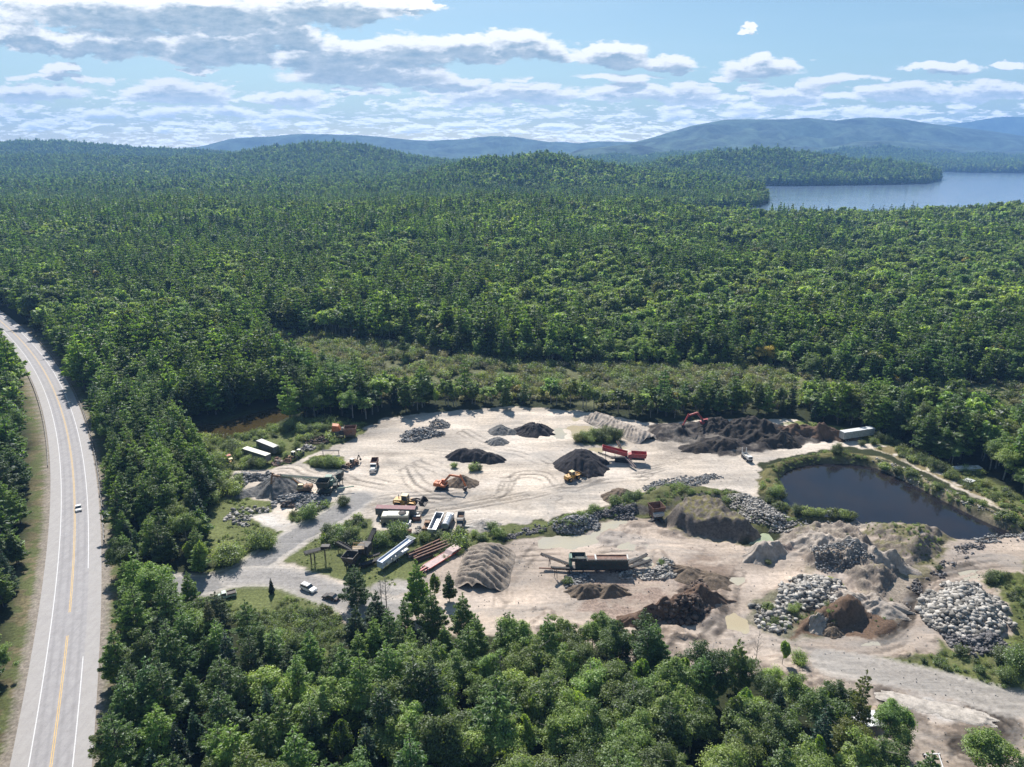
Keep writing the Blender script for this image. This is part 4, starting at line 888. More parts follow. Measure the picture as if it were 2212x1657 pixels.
def place_tree(kn, var, loc, rz, s, label, group=None, sz=1.0, mats=None):
    crown, trunk = KINDS[kn][var % len(KINDS[kn])]
    r = empty(kn, loc, rz); r.scale = (s, s, s*sz)
    c = bpy.data.objects.new(crown.name.split('.')[0], crown); C.objects.link(c); c.parent = r
    t = bpy.data.objects.new('trunk', trunk); C.objects.link(t); t.parent = r
    if mats:
        c.data = crown.copy(); c.data.materials.clear(); c.data.materials.append(mats)
    tag(r, label, CATS[kn], group); return r
used = np.zeros(len(x), bool); cnt = {}
for ki, kn in enumerate(KN):
    idx = np.where((tk == ki) & inview)[0]; idx = idx[np.argsort(dist[idx]/sc[idx])][:296 if ki != 1 else 150]
    for i in idx:
        used[i] = True; an = [nm for mk, nm in area_names if mk[i]][0]; si = 0 if sc[i] > 0.92 else (1 if sc[i] > 0.82 else 2)
        lab = LOOKS[kn][si]+' '+an
        place_tree(kn, int(RNG.integers(0, 9)), (x[i], y[i], zz[i]), RNG.uniform(0, 6.28), sc[i], lab, CATS[kn]+'s, '+lab)
        cnt[kn] = cnt.get(kn, 0)+1
print(cnt)
FI = {0: [0, 1, 2, 3], 1: [4, 5], 2: [6, 7, 8, 9, 10], 3: [11, 12]}
def pick(k):
    out = np.zeros(len(k), int)
    for q, L in FI.items(): m = k == q; out[m] = np.array(L)[RNG.integers(0, len(L), m.sum())]
    out[(k == 2) & (RNG.uniform(0, 1, len(k)) < 0.016)] = 13; out[RNG.uniform(0, 1, len(k)) < 0.012] = 14
    return out
allp = []
rest = ~used & (np.abs(u_) < 0.95) & (y > 74)
allp.append((x[rest], y[rest], zz[rest], tk[rest], sc[rest], 'mid'))
def wood(y0, y1, sp, key, smul=1.0):
    p = grid_points(y0, y1, sp, 0.48, 0.92); X, Y = p[:, 0], p[:, 1]
    k = ~(sdf(LAKE, X, Y, 30) > -4)
    if y0 < 500: k &= ~clear_mask(X, Y)
    if y0 < 1000: k &= ~road_clear(X, Y)
    X, Y = X[k], Y[k]; Z = height(X, Y, y0 < 500)
    lo = Z > -1.0; X, Y, Z = X[lo], Y[lo], Z[lo]
    allp.append((X, Y, Z, tree_kind(X, Y), RNG.uniform(0.75, 1.15, len(X))*smul, key))
wood(420, 760, 5.9, 'mid'); wood(760, 1700, lambda y: 6.6 if y < 1200 else 7.6, 'far', 1.05); wood(1700, 5600, lambda y: 8.8 if y < 2600 else 12.0, 'distant', 1.25)
for key in ('mid', 'far', 'distant'):
    q = [a for a in allp if a[5] == key]
    X = np.concatenate([a[0] for a in q]); Y = np.concatenate([a[1] for a in q]); Z = np.concatenate([a[2] for a in q]); K = np.concatenate([a[3] for a in q]); S = np.concatenate([a[4] for a in q])
    gap = fbm(X, Y, 1/30.0, 2, 300) > 0.16
    X, Y, Z, K, S = X[gap], Y[gap], Z[gap], K[gap], S[gap]
    S = S*(0.70+0.6*fbm(X, Y, 1/60.0, 3, 301))*np.where(K == 2, 1.22, np.where(K == 3, .95, 1.1))
    if key == 'distant': S = S*np.where(Y > 2600, 1.2, 1.0)
    pk = pick(K); pk = np.where((Y < 260) & (pk >= 13), 8, pk)
    nm, lb = {'mid': ('forest', 'mixed green forest of pines and leafy trees surrounding the gravel pit'), 'far': ('forest', 'dense forest plain between the pit and the low hills'), 'distant': ('hill_forest', 'hazy forest covering the hills and lake peninsulas')}[key]
    gn_scatter(nm, np.stack([X, Y, Z-0.2], 1), pk, RNG.uniform(0, 6.28, len(X)), np.stack([S*RNG.uniform(.85, 1.25, len(S)), S*RNG.uniform(.85, 1.25, len(S)), S*RNG.uniform(0.8, 1.25, len(S))], 1), key, lb)
    print(key, len(X))
# marsh shrubs
p = grid_points(300, 470, 2.3, 0.5, 0.8); X, Y = p[:, 0], p[:, 1]
k = (sdf(MARSH, X, Y, 10) > -1.5) | (sdf(MARSH2, X, Y, 10) > -1); k &= fbm(X, Y, 1/16.0, 3, 310) > 0.34
X, Y = X[k], Y[k]
gn_scatter('marsh_shrubs', np.stack([X, Y, height(X, Y)], 1), RNG.integers(0, 4, len(X)), RNG.uniform(0, 6.28, len(X)), np.repeat(RNG.uniform(0.6, 1.5, len(X))[:, None], 3, 1), 'marsh', 'grey green marsh shrubs in the open wetland behind the pit')
print('marsh', len(X))
# scrub and tall grass on the overgrown ground
OPEN_TRI = W(Z1([(740,1300),(800,1210),(1000,1090),(1060,1200),(1150,1205),(1400,1210),(1500,1190),(1830,1210),(2000,1350),(1800,1500),(1500,1520),(1150,1440)]))
XS = []; 
for poly, sp, thr, smin, smax in ((VERGE, 1.5, 0.42, 0.6, 1.4), (SCRUB_L, 1.8, 0.47, 0.6, 2.4), (GRASS_TRI, 1.4, 0.50, 0.12, 0.6), (VERGE, 1.5, 0.5, 0.2, 1.0), (LEFT_G, 1.3, 0.42, 0.15, 0.8), (ISLE_A, 1.1, 0.3, 0.4, 1.5), (ISLE_B, 1.1, 0.35, 0.4, 1.3), (ISLE_C, 1.2, 0.5, 0.3, 1.0),
                                 (BERM, 1.4, 0.5, 0.3, 1.2), (PONDW, 1.2, 0.42, 0.3, 1.1), (EASTBANK, 1.5, 0.5, 0.3, 1.2), (GHILL, 1.5, 0.5, 0.25, 0.8), (SCRUB_E, 1.8, 0.45, 0.5, 2.0), (RGRASS, 1.7, 0.5, 0.3, 1.2), (NGRASS, 1.5, 0.48, 0.3, 1.2), (MARSH2, 2.2, 0.3, 0.8, 1.8), (CLEAR_E, 2.0, .4, .5, 1.6), (ROCKZONE, 2.0, 0.58, 0.3, 0.9), (LUMPS, 2.0, 0.62, 0.3, 0.8)):
    P = np.array(poly); gx = np.arange(P[:, 0].min(), P[:, 0].max(), sp); gy = np.arange(max(60, P[:, 1].min()), P[:, 1].max(), sp)
    A, B = np.meshgrid(gx, gy); A = A.ravel()+RNG.uniform(-.6, .6, A.size)*sp; B = B.ravel()+RNG.uniform(-.6, .6, B.size)*sp
    k = (sdf(poly, A, B, 8) > 0.4)
    if poly is SCRUB_L: k &= (sdf(OPEN_TRI, A, B, 8) < 0)
    if smax == 1.4 and poly is VERGE: k &= (B < 152)
    if poly is SCRUB_L: k &= (sdf(SAND_UP, A, B, 8) < -0.5)
    k &= (fbm(A, B, 1/7.0, 3, 320) > thr) & (dline(ACCESS, A, B, 9) > 5.2) & (dline(ACCESS2, A, B, 9) > 4.5) & (sdf(POND, A, B, 8) < -0.3) & (sdf(BEAVER, A, B, 8) < -0.3)
    A, B = A[k], B[k]; XS.append(np.stack([A, B, RNG.uniform(smin, smax, len(A))*(0.4+1.0*fbm(A, B, 1/11.0, 2, 322))], 1))
Q = np.concatenate(XS); Q = Q[~((sdf(LEFT_G, Q[:, 0], Q[:, 1], 8) > 0) & (Q[:, 2] > 0.9))]
gn_scatter('scrub', np.stack([Q[:, 0], Q[:, 1], height(Q[:, 0], Q[:, 1])-0.1], 1), RNG.integers(0, 4, len(Q)), RNG.uniform(0, 6.28, len(Q)), np.repeat(Q[:, 2:3], 3, 1), 'scrub', 'low green scrub and weeds on the overgrown ground round the pit')
print('scrub', len(Q))
# ------------------------------------------------------------------ piles, ribs, rubble
def at(Z, a, b): return G(*Z([(a, b)])[0])
def soil_mat(name, col, sc=0.6, var=0.3, peb=None, bump=0.5):
    m = bpy.data.materials.new(name); m.use_nodes = True; T = NT(m.node_tree); bs = T.n['Principled BSDF']
    P = T.new('ShaderNodeNewGeometry').outputs['Position']
    n = T.noise(P, sc, 7, 0.7); c = T.mix(T.ramp(n, 0.3, 0.7), tuple(k*(1-var) for k in col), tuple(k*(1+var) for k in col))
    if peb: c = T.mix(T.ramp(T.noise(P, 2.6, 3, 0.7), 0.56, 0.66), c, peb)
    T.l.new(c, bs.inputs['Base Color']); bs.inputs['Roughness'].default_value = 0.95; bs.inputs['Specular IOR Level'].default_value = 0.15
    b = T.new('ShaderNodeBump'); b.inputs['Strength'].default_value = bump; b.inputs['Distance'].default_value = 0.4
    T.l.new(T.noise(P, 1.4, 6, 0.7), b.inputs['Height']); T.l.new(b.outputs[0], bs.inputs['Normal']); return m
DK = soil_mat('dark_gravel', (0.048, 0.044, 0.046)); GK = soil_mat('grey_gravel', (0.15, 0.145, 0.14), peb=(0.30, 0.29, 0.28)); SK = soil_mat('loose_sand', (0.36, 0.31, 0.265))
BK = soil_mat('brown_earth', (0.15, 0.115, 0.085), peb=(0.24, 0.19, 0.15)); LK_ = soil_mat('light_sand', (0.42, 0.375, 0.33)); CK = soil_mat('compost', (0.052, 0.045, 0.040), peb=(0.10, 0.085, 0.075)); RB = soil_mat('reddish_brown_earth', (0.13, 0.085, 0.062), peb=(0.2, 0.15, 0.11))
def blob_pile(name, label, cat, cen, rx, ry, h, rot, mat, seed, tops=((0, 0, 1, 1),), res=38, sharp=1.0, lump=0.16, gully=0.16, group=None):
    """a tipped heap: one or more cones at the angle of repose, run together, gullied and slumped"""
    t = np.linspace(-1.25, 1.25, res*2+1); U, V = np.meshgrid(t, t); U = U.ravel(); V = V.ravel()
    H = np.zeros(U.shape)
    for (a, b, r, k) in tops:
        th = np.arctan2(V-b, U-a); d = np.hypot(U-a, V-b)/r
        d = d*(1+gully*(vnoise(np.cos(th)*4+seed, np.sin(th)*4, seed)-0.5)*2)
        c = np.clip(1-d, 0, 1)**sharp*k
        c = c/(1+0.12*np.exp(-(d/0.16)**2)); H = np.maximum(H, c) if sharp >= 1 else np.where(c > H, c+0.15*H, H+0.15*c)
    H = H*h; H = H*(1-lump+2*lump*fbm(U*rx, V*ry, 0.45, 4, seed))+sst(0.02, 0.5, H)*(fbm(U*rx, V*ry, 1.1, 3, seed+50)-.5)*0.45
    x = cen[0]+(U*rx*cos(rot)-V*ry*sin(rot)); y = cen[1]+(U*rx*sin(rot)+V*ry*cos(rot))
    z = height(x, y); zl = H-0.12*(H < 0.05)
    n = len(t); I, J = np.meshgrid(np.arange(n-1), np.arange(n-1)); a = (J*n+I).ravel(); F = np.stack([a, a+1, a+n+1, a+n], 1)
    F = F[(H[F] > 0.01).any(1)]; us = np.unique(F); mp = np.zeros(len(H), int); mp[us] = np.arange(len(us))
    base = hz(*cen)
    o = mesh_obj(name, np.stack([x-cen[0], y-cen[1], z-base+zl], 1)[us], mp[F], mat, True); o.location = (cen[0], cen[1], base)
    return tag(o, label, cat, group)
S = 1/5.9  # metres per view pixel (2212 wide) in the middle of the pit
blob_pile('gravel_pile', 'long low pile of dark fine gravel in the middle of the sandy pit floor', 'gravel pile', at(Z2, 400, 475), 10.6, 6.6, 4.2, -0.06, DK, 5, ((-0.45, 0.1, 0.62, 0.95), (0.0, 0.05, 0.65, 1.0), (0.5, -0.15, 0.55, 0.8)), sharp=0.8)
blob_pile('gravel_pile', 'tallest dark gravel mound with a dug out face beside the red screening machine', 'gravel pile', at(Z2, 1250, 540), 10.2, 9.0, 6.6, -0.15, DK, 8, ((-0.05, 0.15, 0.95, 1.0), (0.28, -0.3, 0.66, 0.62), (-0.25, -0.15, 0.7, 0.72)), sharp=0.85, gully=0.16)
blob_pile('gravel_pile', 'smooth grey gravel cone, rear one of two touching cones', 'gravel pile', at(Z2, 605, 262), 6.6, 5.5, 3.2, 0.2, GK, 11, ((-0.1, 0.1, 0.85, 1.0), (0.55, -0.35, 0.5, 0.6)))
blob_pile('gravel_pile', 'small grey gravel cone, front one of the cones left of the coarse rock heap', 'gravel pile', at(Z2, 572, 345), 4.6, 4.2, 2.6, 0, GK, 12)
blob_pile('rock_heap', 'dark coarse rock heap between the grey cones and the yellow puddle', 'rock heap', at(Z2, 872, 262), 8.2, 6.5, 4.4, 0.1, DK, 14, ((0, 0, .95, 1), (-0.4, -0.25, 0.55, 0.45)), lump=0.4, gully=0.3)
blob_pile('gravel_pile', 'small dark brown gravel pile behind the arm of the orange excavator', 'gravel pile', at(Z2, 285, 672), 6.0, 5.0, 3.4, 0, BK, 15, ((0, 0, .9, 1), (0.35, -.25, .6, .6)))
blob_pile('dirt_pile', 'brown dirt cone on the sand beside the bushes of the dividing bank', 'dirt pile', at(Z2, 1560, 785), 7.0, 5.5, 3.8, 0, BK, 16, ((0, 0, .9, 1), (-0.45, -.1, .5, .55)), gully=0.2)
blob_pile('gravel_pile', 'pointed grey gravel cone under the tip of the long green conveyor', 'gravel pile', at(Z1, 690, 725), 9.0, 7.5, 6.2, 0, GK, 17)
blob_pile('gravel_pile', 'low spread of pale gravel left of the pointed grey cone', 'gravel pile', at(Z1, 500, 745), 9.5, 6.0, 2.1, 0.1, GK, 18, ((-.4, -.2, .6, .9), (.2, .1, .7, 1), (.6, .3, .4, .5)), lump=.3)
blob_pile('sand_pile', 'pale low sand heap on the edge of the pit right of the parked trucks', 'sand pile', at(Z2, 445, 1015), 6.5, 4.5, 2.1, 0, LK_, 19)
blob_pile('gravel_pile', 'round grey stockpile standing in the muddy pool at the end of the green plant', 'gravel pile', at(Z2, 1710, 1322), 4.2, 2.6, 1.5, 0, GK, 20)
blob_pile('compost_heap', 'largest black compost heap right of the red excavator', 'compost heap', at(Z3, 560, 225), 15, 11, 6.2, -0.1, CK, 21, ((-.1, .2, .75, 1), (.35, 0, .6, .8), (-.55, -.1, .5, .6), (.1, -.35, .55, .5)), lump=.35, gully=.25)
blob_pile('compost_heap', 'black earth heap directly beside the red excavator', 'compost heap', at(Z3, 370, 205), 11, 8, 5.2, .1, CK, 22, ((0, .1, .8, 1), (-.4, -.2, .5, .6)), lump=.3, gully=.2)
blob_pile('compost_heap', 'flat dark compost spread in front of the red excavator', 'compost heap', at(Z3, 300, 300), 13, 7, 2.9, 0, CK, 23, ((-.3, 0, .6, 1), (.4, 0, .55, .8)), lump=.4)
blob_pile('compost_heap', 'small black heap behind the white upright machine', 'compost heap', at(Z3, 745, 275), 8.5, 5.5, 3.4, 0, CK, 24, ((0, .1, .8, 1), (-.45, -.1, .5, .7), (.5, -.2, .4, .5)), lump=.35)
blob_pile('brush_heap', 'long brown heap of brush and roots left of the white trailer', 'brush heap', at(Z3, 960, 228), 17, 6, 3.6, -0.18, RB, 25, ((-.5, .1, .5, .9), (0, 0, .5, 1), (.5, 0, .5, .8)), lump=.5, gully=.3)
blob_pile('dirt_pile', 'dark brown clod heap in front of the green screening plant', 'dirt pile', at(Z2, 1370, 1560), 9, 5, 3.2, 0.15, BK, 26, ((-.2, .1, .7, 1), (.4, -.1, .6, .8)), lump=.45, gully=.25)
blob_pile('dirt_pile', 'small brown cone on the dirt slope above the right hand haul road', 'dirt pile', at(Z4, 1185, 435), 2.6, 2.1, 1.8, 0, SK, 27)
blob_pile('dirt_pile', 'larger round brown cone beside the small one', 'dirt pile', at(Z4, 1250, 450), 3.0, 2.2, 1.9, 0, BK, 28)
blob_pile('dirt_pile', 'curved crest of dark broken earth along the lower pit rim', 'dirt pile', at(Z4, 470, 345), 17, 6.0, 3.2, 0.28, RB, 29, ((-.6, -.15, .45, .8), (-.1, -.1, .5, .9), (.4, .1, .5, 1)), lump=.5, gully=.3)
blob_pile('dirt_pile', 'sandy grey lump beside the milky green pool', 'dirt pile', at(Z3, 640, 950), 8, 5.5, 3.4, .3, SK, 30, ((-.2, 0, .7, 1), (.4, .1, .5, .7)), lump=.3, gully=.35)
blob_pile('dirt_pile', 'furrowed brown bank left of the haul road in the lower pit', 'dirt pile', at(Z3, 250, 1080), 10, 5.5, 2.4, -0.5, BK, 34, ((-.3, 0, .6, 1), (.3, .1, .6, .8)), lump=.3, gully=.4)
blob_pile('sand_pile', 'big pale gullied sand hill above the white boulder field', 'sand pile', at(Z3, 1130, 960), 15, 8, 3.2, -0.35, SK, 31, ((-.4, .2, .6, .9), (.15, 0, .6, 1), (.55, -.2, .45, .8)), lump=.35, gully=.5)
blob_pile('sand_pile', 'smooth sandy ridge beside the curve of the right hand haul road', 'sand pile', at(Z4, 1430, 320), 11, 5.5, 2.6, -0.25, SK, 32, ((-.4, .2, .6, 1), (.3, 0, .6, .9)), lump=.35, gully=.4)
blob_pile('gravel_pile', 'low white gravel spread in the lower right corner of the pit', 'gravel pile', at(Z4, 1775, 830), 11.5, 4.2, 0.35, -0.35, LK_, 33, ((-.4, 0, .6, 1), (.3, 0, .65, 1)), lump=.3)

SK2 = soil_mat('brown_sand', (0.27, 0.225, 0.185), peb=(0.38, 0.33, 0.28))
def windrow(label, a, b, w, h, seed, rib=2.1, amp=0.75, skew=0.5, mat=SK):
    """material tipped load by load in a long row: a ridge crossed by ribs"""
    a = np.array(a); b = np.array(b); L = np.linalg.norm(b-a); d = (b-a)/L; n = np.array([-d[1], d[0]])
    nu = int((L+w)/0.4); nv = int(2*w/0.4); U, V = np.meshgrid(np.linspace(-w*.5, L+w*.5, nu), np.linspace(-w, w, nv)); U = U.ravel(); V = V.ravel()
    e = np.maximum(np.maximum(-U, U-L), 0)
    wob = (fbm(U, V, 0.12, 3, seed)-0.5)*2.5; r = np.hypot(V+wob*0.4, e*1.3)
    base = h*np.clip(1-r/w, 0, 1)**0.85
    ph = (U+V*skew+wob*1.8+(fbm(U, V, 0.3, 2, seed+8)-.5)*2.2)/rib; ribs = (0.5+0.5*np.cos(2*pi*ph))**0.7
    z = base*(0.8+0.4*fbm(U, V, 0.16, 3, seed+5))+amp*(ribs-0.45)*sst(0, 0.35*h, base)*(0.2+1.6*fbm(U, V, 0.25, 3, seed+2))+(fbm(U, V, 0.6, 3, seed+6)-.5)*0.9*sst(0, .3*h, base); z = np.where(base <= 0.02, -0.15, z)
    x = a[0]+d[0]*U+n[0]*V; y = a[1]+d[1]*U+n[1]*V; g = height(x, y)
    I, J = np.meshgrid(np.arange(nu-1), np.arange(nv-1)); q = (J*nu+I).ravel(); F = np.stack([q, q+1, q+nu+1, q+nu], 1); F = F[(base[F] > 0.02).any(1)]
    us = np.unique(F); mp = np.zeros(len(x), int); mp[us] = np.arange(len(us)); c = (a+b)/2; bz = hz(*c)
    o = mesh_obj('sand_windrow', np.stack([x-c[0], y-c[1], g-bz+z], 1)[us], mp[F], mat, True); o.location = (c[0], c[1], bz)
    return tag(o, label, 'sand pile')
windrow('long curved sand ridge with tipped ribs behind the bush island', at(Z2, 1370, 160), at(Z2, 1740, 320), 6.2, 3.3, 41, 2.0, 0.8, 0.55)
windrow('broad ribbed sand stockpile left of the lower pit floor', at(Z2, 510, 1250), at(Z2, 440, 1465), 7.6, 3.3, 42, 2.2, 1.1, -0.35, SK2)

def rock_mat(name, c1, c2):
    m = bpy.data.materials.new(name); m.use_nodes = True; T = NT(m.node_tree); bs = T.n['Principled BSDF']
    g = T.new('ShaderNodeNewGeometry'); r = g.outputs['Random Per Island']
    c = T.mix(r, c1, c2); n = T.ramp(T.noise(g.outputs['Position'], 3.0, 4, 0.6), 0.3, 0.7, 0.75, 1.2, False); c = T.mix(1.0, c, T.comb(n, n, n), 'MULTIPLY')
    T.l.new(c, bs.inputs['Base Color']); bs.inputs['Roughness'].default_value = 0.9; bs.inputs['Specular IOR Level'].default_value = 0.2; return m
R_W = rock_mat('pale_boulders', (0.09, 0.085, 0.075), (0.56, 0.52, 0.47)); R_G = rock_mat('grey_rubble', (0.10, 0.10, 0.10), (0.36, 0.35, 0.34)); R_D = rock_mat('dark_rubble', (0.07, 0.065, 0.065), (0.24, 0.225, 0.22)); R_B = rock_mat('brown_clods', (0.05, 0.035, 0.03), (0.20, 0.15, 0.12))
_t = (1+5**0.5)/2
ICO_V = np.array([(-1, _t, 0), (1, _t, 0), (-1, -_t, 0), (1, -_t, 0), (0, -1, _t), (0, 1, _t), (0, -1, -_t), (0, 1, -_t), (_t, 0, -1), (_t, 0, 1), (-_t, 0, -1), (-_t, 0, 1)])/1.9
ICO_F = np.array([(0, 11, 5), (0, 5, 1), (0, 1, 7), (0, 7, 10), (0, 10, 11), (1, 5, 9), (5, 11, 4), (11, 10, 2), (10, 7, 6), (7, 1, 8), (3, 9, 4), (3, 4, 2), (3, 2, 6), (3, 6, 8), (3, 8, 9), (4, 9, 5), (2, 4, 11), (6, 2, 10), (8, 6, 7), (9, 8, 1)])
def rubble(name, label, poly, n, smin, smax, mat, seed, heap=0.0, w=4.0, flat=0.75, on=None):
    rg = np.random.default_rng(seed); P = np.array(poly); lo = P.min(0); hi = P.max(0); K = int(n*6)
    A = rg.uniform(lo[0], hi[0], K); B = rg.uniform(lo[1], hi[1], K); d = sdf(poly, A, B, 5)+(fbm(A, B, 0.3, 3, seed)-0.5)*2.2
    k = d > 0; n = int(n*1.45) if name == 'boulders' else n; A, B, d = A[k][:n], B[k][:n], d[k][:n]; smax = smax*0.8 if name == 'boulders' else smax; smin = smin*0.6
    s = smin+(smax-smin)*rg.uniform(0, 1, len(A))**3.2
    z = height(A, B)+heap*sst(0, w, d)*(0.55+0.9*fbm(A, B, 0.25, 3, seed+4))+s*0.12+(rg.uniform(0, 1, len(s))**3)*s*0.5+(on(A, B) if on else 0)
    # random turn of each rock
    q = rg.normal(size=(len(A), 4)); q /= np.linalg.norm(q, axis=1)[:, None]; a, b, c, e = q.T
    R = np.stack([1-2*(c*c+e*e), 2*(b*c-a*e), 2*(b*e+a*c), 2*(b*c+a*e), 1-2*(b*b+e*e), 2*(c*e-a*b), 2*(b*e-a*c), 2*(c*e+a*b), 1-2*(b*b+c*c)], 1).reshape(-1, 3, 3)
    v = ICO_V[None]*rg.uniform(0.65, 1.25, (len(A), 12, 1))*rg.uniform(0.6, 1.2, (len(A), 1, 3)); v = np.einsum('nij,nkj->nki', R, v)*s[:, None, None]*0.62
    v[:, :, 2] *= flat; v += np.stack([A, B, z], 1)[:, None, :]
    F = (ICO_F[None]+np.arange(len(A))[:, None, None]*12).reshape(-1, 3)
    o = mesh_obj(name, v.reshape(-1, 3), F, mat); tag(o, label, name.replace('_', ' '), None, 'stuff'); return o
rubble('boulders', 'pile of grey broken rock behind the dump truck, front heap', W(Z1([(1640,340),(1700,280),(1760,240),(1850,230),(1920,260),(2040,260),(2050,300),(1900,320),(1800,345)])), 900, .5, 1.6, R_G, 1, 1.8, 5)
rubble('boulders', 'blue grey rock heap at the back edge of the pit', W(Z1([(1870,220),(1900,185),(1970,165),(2030,190),(2065,215),(1990,240),(1900,240)])), 600, .4, 1.2, R_G, 2, 2.6, 5)
rubble('boulders', 'dark rubble mound behind the pointed gravel cone', W(Z1([(300,640),(350,610),(440,595),(560,600),(640,620),(560,650),(480,670),(400,700),(380,680)])), 900, .5, 1.5, R_G, 3, 1.6, 4)
rubble('boulders', 'dark rubble field under the brown excavator', W(Z1([(630,830),(680,790),(760,770),(900,765),(1000,770),(1060,790),(1110,830),(1050,850),(980,900),(900,900),(830,850),(730,850)])), 2200, .4, 1.5, R_G, 4, 1.1, 4)
rubble('stones', 'stones on the grassy island beside the grey access road', W(Z1([(830,870),(930,840),(1000,860),(1010,920),(960,940),(900,920)])), 260, .4, 1.0, R_W, 5, 0.2, 3)
rubble('stones', 'scattered pale stones in the weeds left of the access road', W(Z1([(250,950),(330,900),(440,870),(500,880),(480,930),(400,960),(470,1000),(480,1040),(380,1040),(300,1010)])), 260, .5, 1.5, R_W, 6)
rubble('stones', 'line of pale stones in the weeds at the left pit edge', W(Z1([(410,900),(520,860),(640,860),(650,890),(520,915)])), 110, .5, 1.5, R_W, 7)
rubble('boulders', 'rocky slope of the bank between upper and lower pit', W(Z2([(980,1000),(1100,970),(1250,980),(1380,960),(1380,1010),(1320,1060),(1200,1080),(1060,1060)])), 1500, .4, 1.3, R_G, 8, .7, 3)
rubble('boulders', 'dark rock shoulder of the bank right of the rocky slope', W(Z2([(1350,950),(1480,900),(1600,880),(1700,910),(1700,950),(1560,960),(1440,965)])), 1100, .4, 1.1, R_D, 9, .9, 3)
rubble('boulders', 'dark rock rim of the bank left of the rocky slope', W(Z2([(610,1110),(640,1085),(800,1050),(950,1020),(960,1050),(800,1080),(680,1120)])), 600, .4, 1.0, R_D, 10, .3, 2)
rubble('boulders', 'grey stone scatter on the sand above the grassy bank', W(Z2([(1750,740),(1770,700),(1850,670),(2000,640),(2188,610),(2300,600),(2400,640),(2188,680),(2000,690),(1850,720)])), 1300, .3, 1.0, R_G, 11, .2, 2)
rubble('boulders', 'stream of white cobbles running down the hill by the round pond', W(Z3([(410,630),(450,600),(510,600),(580,625),(650,660),(700,700),(760,730),(850,745),(860,770),(790,790),(700,805),(620,780),(560,750),(470,690)])), 2600, .4, 1.1, R_W, 12, 1.2, 4)
rubble('boulders', 'white boulder field in the middle of the spoil hills', W(Z4([(950,300),(1000,230),(1050,200),(1130,170),(1220,175),(1300,210),(1315,280),(1280,300),(1200,330),(1130,360),(1080,340),(1000,340)])), 2300, .6, 1.9, R_W, 13, 1.4, 5)
rubble('stones', 'pale stones on the weedy slope left of the brown mound', W(Z4([(850,330),(900,310),(960,340),(1060,360),(1080,400),(1030,450),(950,440),(870,400)])), 500, .5, 1.5, R_W, 14, .1, 3)
rubble('boulders', 'great heap of white boulders beside the right hand haul road', W(Z4([(1700,340),(1720,280),(1800,220),(1900,200),(2000,200),(2020,260),(2080,320),(2140,410),(2130,460),(2060,500),(1960,480),(1850,480),(1790,440),(1720,400)])), 3800, .6, 2.0, R_W, 15, 2.2, 6)
rubble('boulders', 'dark stone toe of the great boulder heap', W(Z4([(1830,470),(1960,460),(2080,480),(2130,530),(2100,580),(2000,590),(1920,550),(1840,510)])), 1200, .5, 1.4, R_D, 16, 1.4, 4)
rubble('boulders', 'grey rubble in front of the green screening plant', W(Z2([(1120,1540),(1140,1450),(1220,1400),(1320,1400),(1350,1430),(1300,1490),(1240,1540)])), 900, .4, 1.2, R_G, 17, 1.2, 4)
rubble('boulders', 'white rubble strip right of the green screening plant', W(Z2([(1550,1430),(1600,1390),(1750,1385),(1860,1370),(1940,1310),(1990,1340),(1990,1420),(1880,1450),(1700,1455),(1600,1450)])), 1700, .4, 1.2, R_W, 18, 1.2, 4)
rubble('clods', 'dark broken clods on the curved earth crest', W(Z4([(270,400),(400,340),(500,290),(560,220),(640,260),(630,330),(590,390),(480,410),(330,415)])), 1300, .5, 1.5, R_B, 19, 1.5, 4)
rubble('boulders', 'grey stones on the gullied sand hill', W(Z3([(900,960),(1000,920),(1200,930),(1350,1000),(1300,1060),(1100,1060),(930,1050)])), 1100, .3, 1.0, R_G, 20, 2.5, 5)
rubble('boulders', 'rubble and stone rim along the bend of the right hand haul road', W(Z3([(1450,1250),(1480,1190),(1560,1110),(1680,1060),(1740,980),(1800,900),(1900,870),(1960,880),(1760,1000),(1700,1080),(1580,1140),(1520,1220)])), 900, .3, 1.2, R_D, 21, .7, 2)
rubble('boulders', 'stony shore between the round pond and the far haul road', W(Z3([(1840,840),(1950,815),(2100,800),(2300,800),(2300,840),(2100,850),(1950,870)])), 900, .3, 1.1, R_G, 22, .9, 3)
rubble('stones', 'stones along the near shore of the round pond', W(Z3([(650,650),(760,680),(860,740),(1000,750),(1200,745),(1200,760),(1000,765),(860,755),(740,700)])), 350, .3, .9, R_G, 23)
rubble('stones', 'stone litter on the right hand bank of the round pond', W(Z3([(1270,360),(1500,430),(1700,535),(1850,610),(2000,680),(2200,770),(2200,790),(2000,710),(1850,640),(1650,545),(1450,450)])), 420, .3, 1.0, R_W, 24)
rubble('pebbles', 'loose stones strewn over the upper sand floor', SAND_UP, 2600, .08, .28, R_G, 25)
rubble('pebbles', 'loose stones strewn over the lower sand floor', SAND_LOW, 3600, .08, .34, R_G, 26)
rubble('debris', 'scrap timber and rubbish heap with orange pieces in the weeds', W(Z1([(630,510),(650,480),(700,475),(720,500),(700,530),(640,535)])), 260, .4, 1.6, rock_mat('scrap', (0.16, 0.06, 0.04), (0.45, 0.38, 0.33)), 27, .8, 2, .6)
rubble('debris', 'dark brush and scrap pile beside the red crusher', W(Z1([(910,350),(930,320),(1000,300),(1090,300),(1100,340),(1000,360)])), 500, .4, 1.2, R_B, 28, 1.2, 3)
rubble('debris', 'broken concrete strip left of the red crusher', W(Z1([(870,400),(900,380),(960,380),(970,400),(900,415)])), 130, .5, 1.5, R_W, 29, .5, 2)
rubble('debris', 'dark root tangle at the edge of the rubble field', W(Z1([(715,850),(760,835),(830,840),(830,860),(770,875),(720,870)])), 350, .4, 1.1, R_B, 30, .7, 2)
